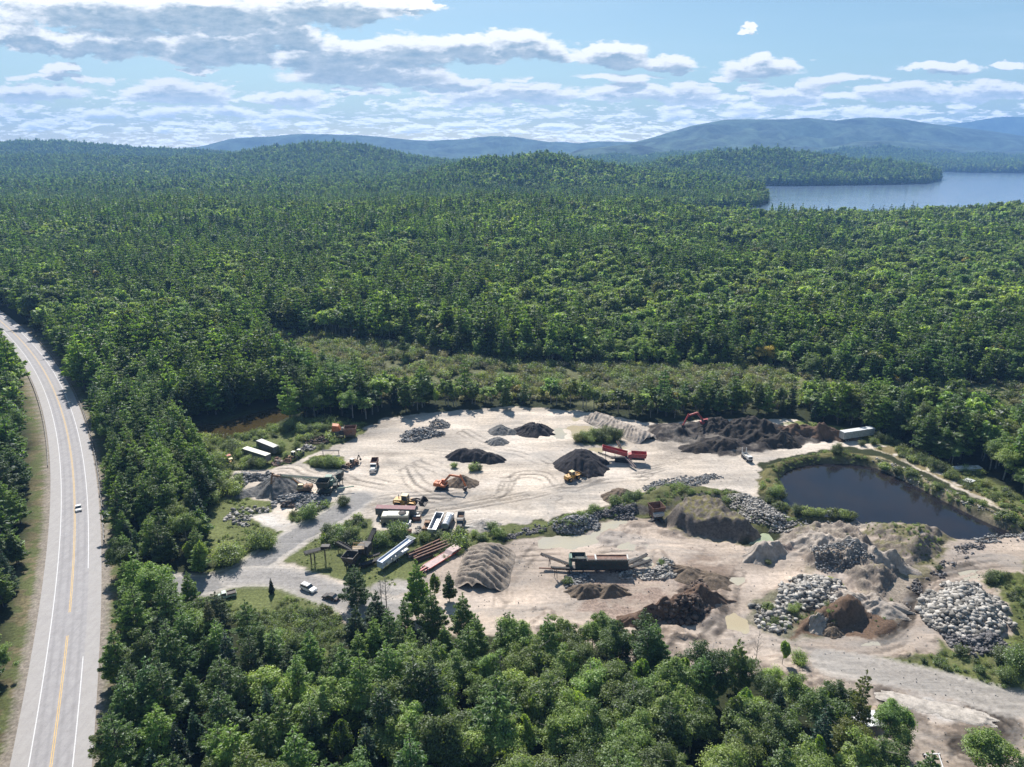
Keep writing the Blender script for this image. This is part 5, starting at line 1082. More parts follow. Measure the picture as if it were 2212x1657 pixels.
rubble('debris', 'pile of broken panes and scrap beside the white dump trailer', W(Z1([(1765,1040),(1800,1040),(1830,1060),(1800,1095),(1765,1095)])), 90, .5, 1.4, R_W, 35, .5, 2)
# ------------------------------------------------------------------ machines and vehicles
class MB:
    """collects shapes and links them as ONE mesh object"""
    def __init__(s): s.V = []; s.F = []
    def add(s, v, f):
        o = len(s.V); s.V += [tuple(map(float, p)) for p in v]; s.F += [tuple(i+o for i in q) for q in f]; return s
    def box(s, c, d, rz=0.0, ry=0.0, bev=0.06):
        x, y, z = d[0]/2, d[1]/2, d[2]/2; b = min(bev, x*.5, y*.5, z*.5); P = []
        for zz, k in ((-z, b), (-z+b, 0), (z-b, 0), (z, b)):
            P += [(-x+k, -y+k, zz), (x-k, -y+k, zz), (x-k, y-k, zz), (-x+k, y-k, zz)]
        F = [(3, 2, 1, 0), (12, 13, 14, 15)]
        for r in range(3):
            for q in range(4): F.append((r*4+q, r*4+(q+1) % 4, r*4+4+(q+1) % 4, r*4+4+q))
        cy, sy, cz, sz = cos(ry), sin(ry), cos(rz), sin(rz); out = []
        for (a, bb, e) in P:
            a, e = a*cy+e*sy, -a*sy+e*cy; out.append((c[0]+a*cz-bb*sz, c[1]+a*sz+bb*cz, c[2]+e))
        return s.add(out, F)
    def beam(s, p, q, w, h=None):
        h = h or w; p = np.array(p, float); q = np.array(q, float); d = q-p; d /= np.linalg.norm(d)+1e-9
        up = np.array([0, 0, 1.0]) if abs(d[2]) < 0.95 else np.array([1.0, 0, 0]); a = np.cross(d, up); a /= np.linalg.norm(a); b = np.cross(a, d)
        P = [e+a*i*w/2+b*j*h/2 for e in (p, q) for i, j in ((-1, -1), (1, -1), (1, 1), (-1, 1))]
        return s.add(P, [(3, 2, 1, 0), (4, 5, 6, 7), (0, 1, 5, 4), (1, 2, 6, 5), (2, 3, 7, 6), (3, 0, 4, 7)])
    def cyl(s, p, q, r, k=12, r2=None):
        r2 = r if r2 is None else r2; p = np.array(p, float); q = np.array(q, float); d = q-p; d /= np.linalg.norm(d)+1e-9
        up = np.array([0, 0, 1.0]) if abs(d[2]) < 0.9 else np.array([1.0, 0, 0]); a = np.cross(d, up); a /= np.linalg.norm(a); b = np.cross(a, d)
        P = [c+(a*cos(2*pi*i/k)+b*sin(2*pi*i/k))*rr for c, rr in ((p, r), (q, r2)) for i in range(k)]
        F = [tuple(range(k))[::-1], tuple(range(k, 2*k))]+[(i, (i+1) % k, k+(i+1) % k, k+i) for i in range(k)]
        return s.add(P, F)
    def prism(s, prof, y0, y1, taper=0.0):
        """side profile (x, z) extruded across the width"""
        n = len(prof); zs = [p[1] for p in prof]; zm = (max(zs)+min(zs))/2; zr = max(zs)-min(zs)+1e-6
        def yy(y, z): return y*(1-taper*max(0, (z-min(zs))/zr))
        P = [(x, yy(y0, z), z) for x, z in prof]+[(x, yy(y1, z), z) for x, z in prof]
        return s.add(P, [tuple(range(n)), tuple(range(2*n-1, n-1, -1))]+[(i, n+i, n+(i+1) % n, (i+1) % n) for i in range(n)])
    def openbox(s, c, d, t=0.12, top=0.0, rz=0.0):
        """bed or bin with walls and a floor, open above; `top` flares the rim"""
        x, y, z = d[0]/2, d[1]/2, d[2]; P = []
        for (kx, ky, zz) in ((x, y, 0), (x+top, y+top, z), (x+top-t, y+top-t, z), (x-t, y-t, t)):
            P += [(-kx, -ky, zz), (kx, -ky, zz), (kx, ky, zz), (-kx, ky, zz)]
        F = [(3, 2, 1, 0), (12, 13, 14, 15)]
        for r in range(3):
            for q in range(4): F.append((r*4+q, r*4+(q+1) % 4, r*4+4+(q+1) % 4, r*4+4+q))
        cz, sz = cos(rz), sin(rz)
        return s.add([(c[0]+a*cz-b*sz, c[1]+a*sz+b*cz, c[2]+e) for a, b, e in P], F)
    def build(s, name, mat, parent=None, loc=None):
        o = mesh_obj(name, s.V, s.F, mat, parent=parent); fix_normals(o.data)
        if loc: o.location = loc
        s.V, s.F = [], []; return o
import bmesh
def fix_normals(me):
    bm = bmesh.new(); bm.from_mesh(me); bmesh.ops.recalc_face_normals(bm, faces=bm.faces[:]); bm.to_mesh(me); bm.free()
def ang(p, q): return math.atan2(q[1]-p[1], q[0]-p[0])
def thing(name, label, cat, loc, rz=0.0, group=None, scale=1.0, dz=0.0):
    return tag(empty(name, (loc[0], loc[1], hz(loc[0], loc[1])+dz), rz, scale), label, cat, group)
ORANGE = simple('orange_paint', (0.62, 0.15, 0.03), 0.5, rust=(0.25, 0.09, 0.04)); YEL = simple('yellow_paint', (0.66, 0.34, 0.05), 0.5, rust=(0.35, 0.18, 0.06)); PYEL = simple('pale_yellow_paint', (0.70, 0.55, 0.28), 0.5)
RED = simple('red_paint', (0.42, 0.03, 0.035), 0.5, rust=(0.25, 0.05, 0.04)); BRED = simple('bright_red_paint', (0.60, 0.06, 0.04), 0.45); GREEN = simple('green_paint', (0.12, 0.26, 0.19), 0.55, rust=(0.10, 0.13, 0.10)); DGREEN = simple('dark_green_steel', (0.035, 0.055, 0.05), 0.7, rust=(0.09, 0.055, 0.04))
WHITE = simple('white_paint', (0.74, 0.74, 0.74), 0.45, var=0.08); DIRTYW = simple('dirty_white_paint', (0.62, 0.61, 0.58), 0.6, var=0.15, rust=(0.40, 0.36, 0.30)); ALU = simple('aluminium', (0.52, 0.54, 0.58), 0.38, 0.55, var=0.1); BLUEW = simple('pale_blue_paint', (0.42, 0.50, 0.63), 0.5, var=0.12)
BLACK = simple('black_rubber', (0.022, 0.022, 0.024), 0.8); DARK = simple('dark_steel', (0.045, 0.042, 0.042), 0.65, rust=(0.10, 0.06, 0.04)); BELT = simple('belt_rubber', (0.05, 0.048, 0.046), 0.85, var=0.4); RUST = simple('rusty_steel', (0.17, 0.075, 0.045), 0.8, var=0.4); BRUST = simple('brown_rusty_machine', (0.28, 0.15, 0.08), 0.75, var=0.4)
PINK = simple('faded_red_deck', (0.52, 0.38, 0.36), 0.75, var=0.15); MAROON = simple('maroon_roof', (0.24, 0.10, 0.11), 0.7, var=0.15); GLASS = simple('dark_glass', (0.02, 0.03, 0.04), 0.08, var=0.1, spec=0.8); CREAM = simple('cream_roof', (0.72, 0.69, 0.58), 0.6, var=0.08); GWALL = simple('grey_wall', (0.13, 0.13, 0.12), 0.8, var=0.25); WOOD = simple('old_wood', (0.38, 0.29, 0.20), 0.85, var=0.3); STEEL = simple('galvanised_steel', (0.34, 0.34, 0.34), 0.5, 0.4, var=0.15); LAMP = simple('lamp_lens', (0.75, 0.72, 0.65), 0.2); RLAMP = simple('red_lamp_lens', (0.4, 0.02, 0.02), 0.3); CHROME = simple('chrome', (0.6, 0.6, 0.62), 0.2, 0.8); LOAD = DK

def wheel(parent, x, y, r, w, name='wheel', rim=STEEL):
    s = 1 if y > 0 else -1
    m = MB(); k = 14; P = []
    for yy, rr in ((-w/2, r*.80), (-w*.38, r), (w*.38, r), (w/2, r*.80)):
        P += [(r*0+rr*cos(2*pi*i/k), yy, rr*sin(2*pi*i/k)) for i in range(k)]
    F = [tuple(range(k)), tuple(range(4*k-1, 3*k-1, -1))]
    for q in range(3): F += [(q*k+i, q*k+(i+1) % k, (q+1)*k+(i+1) % k, (q+1)*k+i) for i in range(k)]
    m.add(P, F); o = m.build(name, BLACK, parent, (x, y, r))
    m.cyl((0, s*w*.45, 0), (0, s*w*.53, 0), r*.5, 10).build('rim', rim, o)
    return o
def excavator(label, loc, head, col, boom=((0.4, 2.0), (3.4, 5.6), (6.4, 4.4)), stick=(7.6, 1.4), bucket=(7.3, 0.5), trackrot=0.0, sc=1.0, name='excavator', cabc=None):
    r = thing(name, label, 'excavator', loc, head, None, sc)
    for s in (-1, 1):
        m = MB(); prof = [(-2.0, .1), (-2.3, .45), (-2.0, .85), (2.0, .85), (2.3, .45), (2.0, .1)]; m.prism(prof, s*1.25-.3, s*1.25+.3); o = m.build('track', BLACK, r); o.rotation_euler.z = trackrot
        m.cyl((-1.9, s*1.25-.32, .47), (-1.9, s*1.25+.32, .47), .3, 8).cyl((1.9, s*1.25-.32, .47), (1.9, s*1.25+.32, .47), .3, 8); m.build('track_wheel', DARK, o)
    MB().box((0, 0, .7), (2.0, 1.9, .5)).cyl((0, 0, .8), (0, 0, 1.15), .8).build('undercarriage', DARK, r)
    m = MB(); m.prism([(-2.5, 1.15), (-2.75, 1.5), (-2.7, 2.25), (-2.2, 2.45), (-.4, 2.3), (-.3, 1.9), (1.5, 1.75), (1.5, 1.15)], -1.35, 1.35).box((-1.5, .5, 2.5), (1.0, .9, .18)).cyl((-1.0, -.8, 2.3), (-1.0, -.8, 2.9), .09, 6); m.build('body', col, r)
    m = MB(); m.box((-2.5, 0, 1.75), (.5, 2.5, 1.0)).build('counterweight', col, r)
    c = MB().prism([(-.3, 1.6), (-.3, 3.1), (1.2, 3.1), (1.65, 2.3), (1.65, 1.6)], .35, 1.3).build('cab', cabc or col, r)
    MB().add([(1.27, .42, 3.02), (1.27, 1.23, 3.02), (1.68, 1.23, 2.3), (1.68, .42, 2.3)], [(0, 1, 2, 3)]).add([(-.15, 1.315, 3.0), (1.1, 1.315, 3.0), (1.5, 1.315, 2.25), (-.15, 1.315, 2.25)], [(0, 1, 2, 3)]).build('window', GLASS, c)
    b = boom; m = MB()
    pts = [np.array((x, 0, z)) for x, z in b]
    for i, (p, q) in enumerate(zip(pts[:-1], pts[1:])): m.beam(p, q, .45, .75-.12*i)
    bo = m.build('boom', col, r); MB().cyl((.9, .25, 1.7), tuple((pts[0]+(pts[1]-pts[0])*.8)+np.array((0, .25, -.2))), .1, 6).cyl((.9, -.25, 1.7), tuple((pts[0]+(pts[1]-pts[0])*.8)+np.array((0, -.25, -.2))), .1, 6).build('ram', CHROME, bo)
    tip = pts[-1]; e = np.array((stick[0], 0, stick[1])); d = (e-tip)/np.linalg.norm(e-tip)
    MB().beam(tip-d*.9, e, .36, .5).build('stick', col, r)
    bx, bz = bucket; m = MB(); m.prism([(bx+.45, bz+.95), (bx-.35, bz+.85), (bx-.75, bz+.25), (bx-.45, bz-.3), (bx+.35, bz-.4), (bx+.2, bz-.2), (bx-.3, bz-.1), (bx-.5, bz+.3), (bx-.15, bz+.6), (bx+.5, bz+.7)], -.6, .6)
    for s in (-1, 1): m.box((bx-.1, s*.58, bz+.2), (.95, .08, .9), 0, .3)
    m.build('bucket', DARK, r); return r
def loader(label, loc, head, col, roof=None, sc=1.0, bucketc=None, lift=0.0, name='wheel_loader', forks=False, artic=0.0):
    r = thing(name, label, 'wheel loader', loc, head, None, sc)
    m = MB(); m.prism([(-3.2, .9), (-3.3, 1.6), (-3.1, 2.0), (-1.0, 2.15), (-.4, 1.9), (-.3, .8)], -.95, .95); m.build('engine_body', col, r)
    MB().prism([(.1, .7), (.1, 1.7), (1.2, 1.8), (2.0, 1.1), (1.9, .7)], -.6, .6).beam((-.6, 0, 1.0), (.5, 0, 1.0), .9, .5).build('front_frame', col, r)
    c = MB().prism([(-1.2, 1.9), (-1.15, 3.1), (.15, 3.1), (.4, 1.9)], -.72, .72).build('cab', GLASS, r)
    MB().box((-.5, 0, 3.18), (1.6, 1.6, .14)).beam((-1.15, .7, 1.9), (-1.12, .7, 3.1), .1).beam((-1.15, -.7, 1.9), (-1.12, -.7, 3.1), .1).beam((.4, .7, 1.9), (.18, .7, 3.1), .1).beam((.4, -.7, 1.9), (.18, -.7, 3.1), .1).build('cab_roof', roof or col, c)
    MB().cyl((-2.2, .4, 2.05), (-2.2, .4, 2.9), .09, 6).build('exhaust', DARK, r)
    for x in (-2.1, 1.35):
        for y in (-1.15, 1.15):
            w = wheel(r, x, y, .82, .62, rim=col)
            MB().box((0, (-.02 if y > 0 else .02), .92), (1.5, .62, .1)).build('fender', col, w)
    m = MB(); hx, hz_ = 3.6, 1.0+lift
    for s in (-1, 1): m.beam((.7, s*.5, 1.75), (2.3, s*.5, 1.75+lift*.5), .16, .35).beam((2.3, s*.5, 1.75+lift*.5), (hx, s*.5, hz_), .16, .32)
    m.build('lift_arm', col if not forks else DARK, r)
    m = MB(); bz = hz_-.3; m.prism([(hx-.1, bz+.95), (hx-.25, bz+.3), (hx+.05, bz-.35), (hx+1.3, bz-.42), (hx+1.25, bz-.3), (hx+.2, bz-.2), (hx+.02, bz+.3), (hx+.12, bz+.9)], -1.45, 1.45)
    for s in (-1, 1): m.prism([(hx-.05, bz+.9), (hx-.2, bz+.3), (hx+.05, bz-.35), (hx+1.3, bz-.4), (hx+.7, bz+.6)], s*1.45-.05, s*1.45+.05)
    m.build('bucket', bucketc or DARK, r); return r
def dump_truck(label, loc, head, cabc, bedc, sc=1.0, load=None, name='dump_truck', group=None):
    r = thing(name, label, 'dump truck', loc, head, group, sc)
    MB().beam((-3.8, 0, .95), (4.0, 0, .95), .9, .3).build('chassis', DARK, r)
    MB().prism([(2.2, 1.0), (2.2, 1.9), (3.9, 1.75), (4.25, 1.5), (4.3, .8), (3.9, .8)], -.85, .85, .06).box((3.2, 1.05, 1.15), (1.2, .35, .2)).box((3.2, -1.05, 1.15), (1.2, .35, .2)).build('hood', cabc, r)
    c = MB().prism([(.7, .9), (.7, 2.6), (.95, 2.75), (1.9, 2.7), (2.25, 1.9), (2.25, .9)], -1.1, 1.1, .05).build('cab', cabc, r)
    MB().add([(1.93, -.95, 2.62), (1.93, .95, 2.62), (2.27, .98, 1.95), (2.27, -.98, 1.95)], [(0, 1, 2, 3)]).build('windshield', GLASS, c)
    for s in (-1, 1): MB().add([(1.0, s*1.08, 2.5), (1.85, s*1.08, 2.5), (2.1, s*1.09, 1.95), (1.0, s*1.09, 1.95)], [(0, 1, 2, 3)]).build('window', GLASS, c); MB().box((2.1, s*1.35, 2.1), (.08, .2, .5)).build('mirror', CHROME, c); MB().box((4.15, s*.62, 1.1), (.3, .3, .3)).build('headlight', LAMP, r)
    MB().box((4.45, 0, .65), (.2, 2.3, .35)).build('bumper', CHROME, r); MB().box((4.31, 0, 1.15), (.06, .9, .6)).build('grille', CHROME, r); MB().cyl((.5, 1.0, 1.0), (.5, 1.0, 3.2), .08, 6).build('exhaust', CHROME, r)
    MB().openbox((-1.9, 0, 1.2), (4.7, 2.35, 1.45), .12, .06).box((.65, 0, 2.75), (.7, 2.3, .1)).build('dump_bed', bedc, r)
    if load:
        MB().prism([(-4.0, 1.35), (-3.3, 1.75), (-2.0, 2.0), (-.6, 1.8), (.25, 1.35)], -1.0, 1.0, .35).build('load', load, r)
    for x in (3.3, -1.4, -2.75):
        for y in (-1.0, 1.0): wheel(r, x, y, .52, .35 if x > 0 else .55)
    for s in (-1, 1): MB().box((-4.28, s*.9, 1.0), (.08, .25, .14)).build('tail_light', RLAMP, r)
    return r
def car(label, loc, head, col, kindc='suv', sc=1.0, name=None, cat='car'):
    r = thing(name or 'car', label, cat, loc, head, None, sc)
    L, Wd, Hh = (4.7, 1.85, 1.7) if kindc == 'suv' else (4.6, 1.8, 1.45)
    x0 = -L/2; x1 = L/2
    if kindc == 'suv': lo = [(x0, .35), (x0-.02, .95), (x0+.1, 1.05), (x1-1.35, 1.08), (x1-.2, .92), (x1, .7), (x1, .35)]; up = [(x0+.12, 1.04), (x0+.35, 1.66), (x1-2.1, 1.68), (x1-1.3, 1.06)]
    elif kindc == 'pickup': lo = [(x0-.4, .45), (x0-.4, 1.1), (x1-1.2, 1.12), (x1-.1, 1.02), (x1, .8), (x1, .45)]; up = [(-.35, 1.1), (-.25, 1.78), (.75, 1.8), (x1-1.2, 1.1)]
    else: lo = [(x0, .35), (x0, .85), (x0+.2, .95), (x1-1.3, .95), (x1-.2, .8), (x1, .6), (x1, .35)]; up = [(x0+.7, .93), (x0+1.3, 1.42), (x1-2.0, 1.44), (x1-1.2, .94)]
    MB().prism(lo, -Wd/2, Wd/2, .04).build('body', col, r)
    g = MB().prism(up, -Wd/2+.06, Wd/2-.06, .14).build('cabin_windows', GLASS, r)
    xa = up[1][0]; xb = up[2][0]; zt = up[1][1]
    MB().prism([(xa-.05, zt-.02), (xa, zt+.05), (xb, zt+.06), (xb+.08, zt-.02)], -Wd/2+.15, Wd/2-.15).build('roof', col, r)
    if kindc == 'suv':
        for s in (-1, 1): MB().beam((xa+.2, s*.62, zt+.11), (xb-.1, s*.62, zt+.11), .05).build('roof_rail', BLACK, r)
    if kindc == 'pickup': MB().openbox((x0+.75, 0, 1.08), (2.2, 1.8, .3), .08).build('cargo_bed', DARK, r)
    for x in (x0+.85, x1-.9):
        for y in (-Wd/2+.12, Wd/2-.12): wheel(r, x, y, .36, .24)
    for s in (-1, 1):
        MB().box((x1-.04, s*.65, .72), (.14, .36, .16)).build('headlight', LAMP, r); MB().box((x0+.02, s*.72, .85), (.1, .25, .2)).build('tail_light', RLAMP, r); MB().box((x1-1.45, s*(Wd/2+.08), 1.0), (.15, .2, .13)).build('mirror', BLACK, r)
    return r
def conveyor_parts(r, p0, p1, w=1.0, col=DARK, legs=(), truss=0.7, belt=BELT, bays=12, walls=False):
    """one inclined belt on its truss, with the legs that carry it"""
    p0 = np.array(p0, float); p1 = np.array(p1, float); d = p1-p0; n = np.array([-d[1], d[0], 0]); n /= np.linalg.norm(n)
    m = MB(); m.beam(p0+(0, 0, .06), p1+(0, 0, .06), w*.8, .08); m.cyl(p0-n*w*.45, p0+n*w*.45, .22, 8); m.cyl(p1-n*w*.45, p1+n*w*.45, .22, 8); m.build('belt', belt, r)
    m = MB()
    for s in (-1, 1):
        a = p0+n*s*w*.5; b = p1+n*s*w*.5; m.beam(a, b, .12, .16); lo = np.array((0, 0, -truss)); m.beam(a+lo, b+lo, .10, .10)
        for i in range(bays):
            u = a+(b-a)*(i/bays); v = a+(b-a)*((i+1)/bays); m.beam(u, u+lo, .08); m.beam(u+lo, v, .07)
        if walls: m.beam(a+(0, 0, .2), b+(0, 0, .2), .06, .4)
    for i in range(bays+1):
        u = p0+d*(i/bays); m.beam(u-n*w*.5, u+n*w*.5, .09, .12)
    m.build('truss', col, r)
    for (t, splay) in legs:
        c = p0+d*t; m = MB()
        for s in (-1, 1): m.beam(c+n*s*w*.5+(0, 0, -truss), c+n*s*(w*.5+splay)*np.array((1, 1, 0))+(0, 0, -c[2]), .14)
        m.beam(c+n*w*.5-(0, 0, truss+.3*c[2]), c-n*w*.5-(0, 0, truss+.3*c[2]), .08); zc = c[2]-truss
        m.beam(c+n*w*.5-(0, 0, truss), c-n*(w*.5+splay)-(0, 0, c[2]*.9), .06).build('leg', col, r)
# --- cars
pc = at(Z0, 281, 737); car('small white car driving on the grey highway', pc, ang(RC[54], RC[50]), WHITE, 'sedan')
ps = at(Z1, 925, 1535); car('white estate car with black roof rails parked on the gravel drive', ps, ang(at(Z1, 880, 1510), at(Z1, 985, 1555)), WHITE, 'suv')
car('dark car with pale windscreen half hidden behind a tree at the drive', at(Z1, 1105, 1605), ang(at(Z1, 1150, 1610), at(Z1, 1075, 1590)), DARK, 'sedan')
car('green and white pickup truck parked under the trees', at(Z1, 255, 1600), ang(at(Z1, 300, 1575), at(Z1, 200, 1600)), simple('green_white_paint', (0.40, 0.50, 0.42), 0.5), 'pickup', name='pickup_truck', cat='pickup truck')
dump_truck('white cab dump truck with rusty open bed driving across the upper pit floor', at(Z1, 1452, 560), ang(at(Z1, 1468, 500), at(Z1, 1442, 590)), DIRTYW, RUST, 1.02)
dump_truck('dump truck with empty dark brown box at the right end of the parked row', at(Z1, 2148, 1010), ang(at(Z1, 2140, 1040), at(Z1, 2155, 950))+pi, DARK, simple('grey_bed', (0.30, 0.29, 0.27), .6, rust=(0.2, 0.14, .08)), 0.95, RB)
def flat_trailer_wheels(r, xs, y=1.0):
    for x in xs:
        for s in (-1, 1): wheel(r, x, s*y, .5, .5)
# long open dump trailer
p = at(Z1, 1952, 1040); h = ang(at(Z1, 1925, 1090), at(Z1, 1985, 960)); r = thing('dump_trailer', 'long silver open top dump trailer at the left of the parked row', 'dump trailer', p, h)
MB().openbox((0, 0, 1.1), (10.5, 2.5, 1.7), .14, .05).build('trailer_body', ALU, r); MB().beam((-5.0, 0, .9), (4.6, 0, .9), .9, .25).build('chassis', DARK, r); flat_trailer_wheels(r, (-4.2, -3.0)); MB().beam((3.6, .7, 1.0), (3.6, .7, 0), .14).beam((3.6, -.7, 1.0), (3.6, -.7, 0), .14).build('landing_gear', DARK, r)
MB().beam((-4.9, 0, 1.35), (1.0, 0, 1.35), .7, .2).build('tarp_roll', WHITE, r)
# covered tank-like trailer
p = at(Z1, 2042, 1030); h = ang(at(Z1, 2025, 1060), at(Z1, 2065, 970)); r = thing('tanker_truck', 'stubby truck with rounded silver tank between the long trailer and the brown box truck', 'tank truck', p, h)
k = 16; pr = [(cos(2*pi*i/k)*1.15, 2.15+sin(2*pi*i/k)*1.0) for i in range(k)]
m = MB(); m.add([(x, a, b) for x in (-3.2, 3.0) for a, b in pr], [tuple(range(k))[::-1], tuple(range(k, 2*k))]+[(i, (i+1) % k, k+(i+1) % k, k+i) for i in range(k)]); t_ = m.build('tank', ALU, r)
MB().box((0, 0, 3.2), (4.6, .9, .08)).cyl((-1, 0, 3.2), (-1, 0, 3.4), .3, 10).cyl((1, 0, 3.2), (1, 0, 3.4), .3, 10).build('walkway', WHITE, t_); MB().beam((-3.3, 0, .95), (5.0, 0, .95), .9, .3).build('chassis', DARK, r); MB().prism([(3.3, .7), (3.3, 2.5), (4.7, 2.45), (5.1, 1.7), (5.1, .7)], -1.1, 1.1, .04).build('cab', WHITE, r); flat_trailer_wheels(r, (-2.6, -1.4, 4.2))
# --- machines in the upper pit
excavator('orange excavator with raised boom digging beside a small dark pile', at(Z1, 2000, 715), ang(at(Z1, 1985, 720), at(Z1, 2115, 735)), ORANGE, ((0.4, 2.0), (3.0, 5.4), (7.0, 5.2)), (8.6, 1.8), (8.4, .6), 0.25, 1.0)
excavator('brown and cream excavator reaching left over the rubble field', at(Z1, 885, 752), ang(at(Z1, 885, 750), at(Z1, 730, 752)), BRUST, ((0.4, 2.0), (3.6, 5.0), (9.0, 5.8)), (10.0, 1.4), (9.8, .5), 0.1, 1.1, cabc=PYEL)
excavator('red excavator working among the black compost heaps', at(Z3, 268, 200), ang(at(Z3, 270, 200), at(Z3, 150, 215)), RED, ((0.4, 2.0), (3.6, 5.8), (7.6, 5.0)), (9.4, 1.2), (9.2, .5), 0.0, 1.05)
loader('yellow wheel loader at the foot of the big dark gravel mound', at(Z2, 1178, 645), ang(at(Z2, 1125, 655), at(Z2, 1235, 615)), YEL, PYEL, 1.05, lift=.2)
loader('large amber wheel loader with raised dark bucket behind the maroon roofed trailer', at(Z1, 1720, 868), ang(at(Z1, 1650, 858), at(Z1, 1800, 872)), YEL, PYEL, 1.35, lift=1.0, forks=True)
loader('old loader with cream canopy, left one of two at the weeds, bucket on the ground', at(Z1, 800, 478), ang(at(Z1, 830, 450), at(Z1, 775, 490)), BRUST, CREAM, .85, bucketc=BRUST)
loader('old loader with cream canopy, right one of two at the weeds', at(Z1, 845, 458), ang(at(Z1, 870, 440), at(Z1, 820, 475)), GWALL, CREAM, .82)
r = loader('white roofed backhoe loader standing right of the round bush island', at(Z1, 1272, 540), ang(at(Z1, 1300, 520), at(Z1, 1240, 550)), BRUST, DIRTYW, .88, lift=.3, name='backhoe_loader')
MB().beam((-3.2, 0, 1.4), (-4.4, 0, 3.6), .25, .35).beam((-4.4, 0, 3.6), (-5.2, 0, 1.6), .2, .3).box((-5.2, 0, 1.2), (.6, .7, .8)).build('backhoe_arm', DARK, r)
def tractor(label, loc, head, col, roofc, sc=1.0):
    r = thing('tractor', label, 'tractor', loc, head, None, sc)
    MB().prism([(-.3, .7), (-.3, 1.4), (1.7, 1.3), (1.8, .6)], -.4, .4).build('hood', col, r); MB().box((-.9, 0, .95), (1.3, .8, .6)).build('body', col, r); MB().box((-.8, 0, 2.5), (1.5, 1.4, .12)).build('canopy', roofc, r)
    MB().beam((-1.4, .55, .9), (-1.4, .55, 2.5), .08).beam((-1.4, -.55, .9), (-1.4, -.55, 2.5), .08).beam((-.2, .55, .9), (-.2, .55, 2.5), .08).beam((-.2, -.55, .9), (-.2, -.55, 2.5), .08).build('canopy_post', DARK, r)
    for y in (-.8, .8): wheel(r, -1.0, y, .75, .4, rim=col); wheel(r, 1.3, y*.8, .4, .25, rim=col)
    return r
tractor('small tractor with red canopy at the left edge of the weeds', at(Z1, 275, 500), 2.4, BRUST, BRED, 1.1); tractor('small tractor with pale yellow canopy in front of the red canopied one', at(Z1, 296, 520), 2.2, YEL, PYEL, 1.0)
loader('rusty brown wheel loader parked left of the long silver trailer', at(Z1, 1885, 1045), ang(at(Z1, 1870, 1080), at(Z1, 1895, 1000)), BRUST, BRUST, .9)
# white upright machine near the compost
p = at(Z3, 530, 365); h = -1.45; r = thing('rock_truck', 'white forestry machine with two tall uprights facing the camera beside the compost', 'truck', p, h, None, .8)
MB().beam((-3.6, 0, 1.1), (3.6, 0, 1.1), 1.2, .5).build('chassis', GWALL, r); MB().box((2.6, 0, 2.1), (1.8, 2.2, 1.6)).build('cab', WHITE, r); MB().add([(3.53, -.9, 2.8), (3.53, .9, 2.8), (3.53, .9, 1.9), (3.53, -.9, 1.9)], [(0, 1, 2, 3)]).build('windshield', GLASS, r); MB().openbox((-1.3, 0, 1.4), (4.4, 2.4, .9), .1).build('dump_bed', DIRTYW, r)
for s in (-1, 1): MB().beam((-3.3, s*1.0, 1.4), (-3.5, s*1.0, 4.6), .2, .3).build('upright', WHITE, r)
for x in (2.5, -1.2, -2.7):
    for y in (-1.2, 1.2): wheel(r, x, y, .75, .5)
# long white trailers in the weeds, and the far one
def box_trailer(label, loc, head, L, roofc, wallc, hgt=2.6, sc=1.0, wheels=True, z0=1.1):
    r = thing('box_trailer', label, 'trailer', loc, head, None, sc)
    b = MB().box((0, 0, z0+hgt/2), (L, 2.5, hgt)).build('trailer_box', wallc, r); MB().box((0, 0, z0+hgt+.06), (L+.06, 2.56, .1)).build('roof', roofc, r)
    m = MB()
    for i in range(int(L/1.2)): 
        for s in (-1, 1): m.box((-L/2+.6+i*1.2, s*1.27, z0+hgt/2), (.05, .03, hgt*.96))
    m.build('wall_ribs', wallc, b); m = MB().box((L/2+.01, 0, z0+hgt/2), (.06, .06, hgt*.9)); m.box((L/2+.03, .5, z0+hgt*.4), (.05, .05, hgt*.7)); m.build('door_bar', STEEL, r)
    if wheels: flat_trailer_wheels(r, (-L/2+1.2, -L/2+2.4)); MB().beam((L/2-1.8, .8, z0), (L/2-1.8, .8, 0), .14).beam((L/2-1.8, -.8, z0), (L/2-1.8, -.8, 0), .14).build('landing_gear', DARK, r)
    return r
box_trailer('long white box trailer parked at the far tree line right of the brush heap', at(Z3, 1193, 240), ang(at(Z3, 1135, 240), at(Z3, 1255, 222)), 14.5, WHITE, simple('grey_white_panel', (0.42, 0.43, 0.42), .6), 2.7, 1.05)
box_trailer('overgrown trailer with white roof, nearer of two in the weeds', at(Z1, 510, 490), ang(at(Z1, 430, 460), at(Z1, 570, 505)), 13.0, CREAM, GWALL, 2.5)
box_trailer('overgrown trailer with blotched white roof, farther of two in the weeds', at(Z1, 600, 425), ang(at(Z1, 545, 400), at(Z1, 655, 445)), 11.0, DIRTYW, GWALL, 2.5)
box_trailer('low trailer with maroon roof behind the cream roofed shed', at(Z1, 1630, 940), ang(at(Z1, 1530, 935), at(Z1, 1700, 940)), 12.5, MAROON, GWALL, 2.2, 1.0, True, .8)
r = thing('shed', 'small grey shed with cream roof among drums and tyres', 'shed', at(Z1, 1625, 985), ang(at(Z1, 1560, 985), at(Z1, 1690, 985)), None, 1.0)
MB().box((0, 0, 1.2), (8.5, 3.4, 2.4)).build('wall', simple('olive_wall', (0.20, 0.19, 0.14), .8), r); MB().prism([(-4.0, 2.4), (-4.0, 2.55), (4.0, 2.55), (4.0, 2.4)], -1.2, 1.9).box((.8, .4, 2.62), (6.6, 3.0, .12)).build('roof', CREAM, r); MB().box((.3, -1.72, 1.0), (.9, .06, 1.9)).build('door', DARK, r)
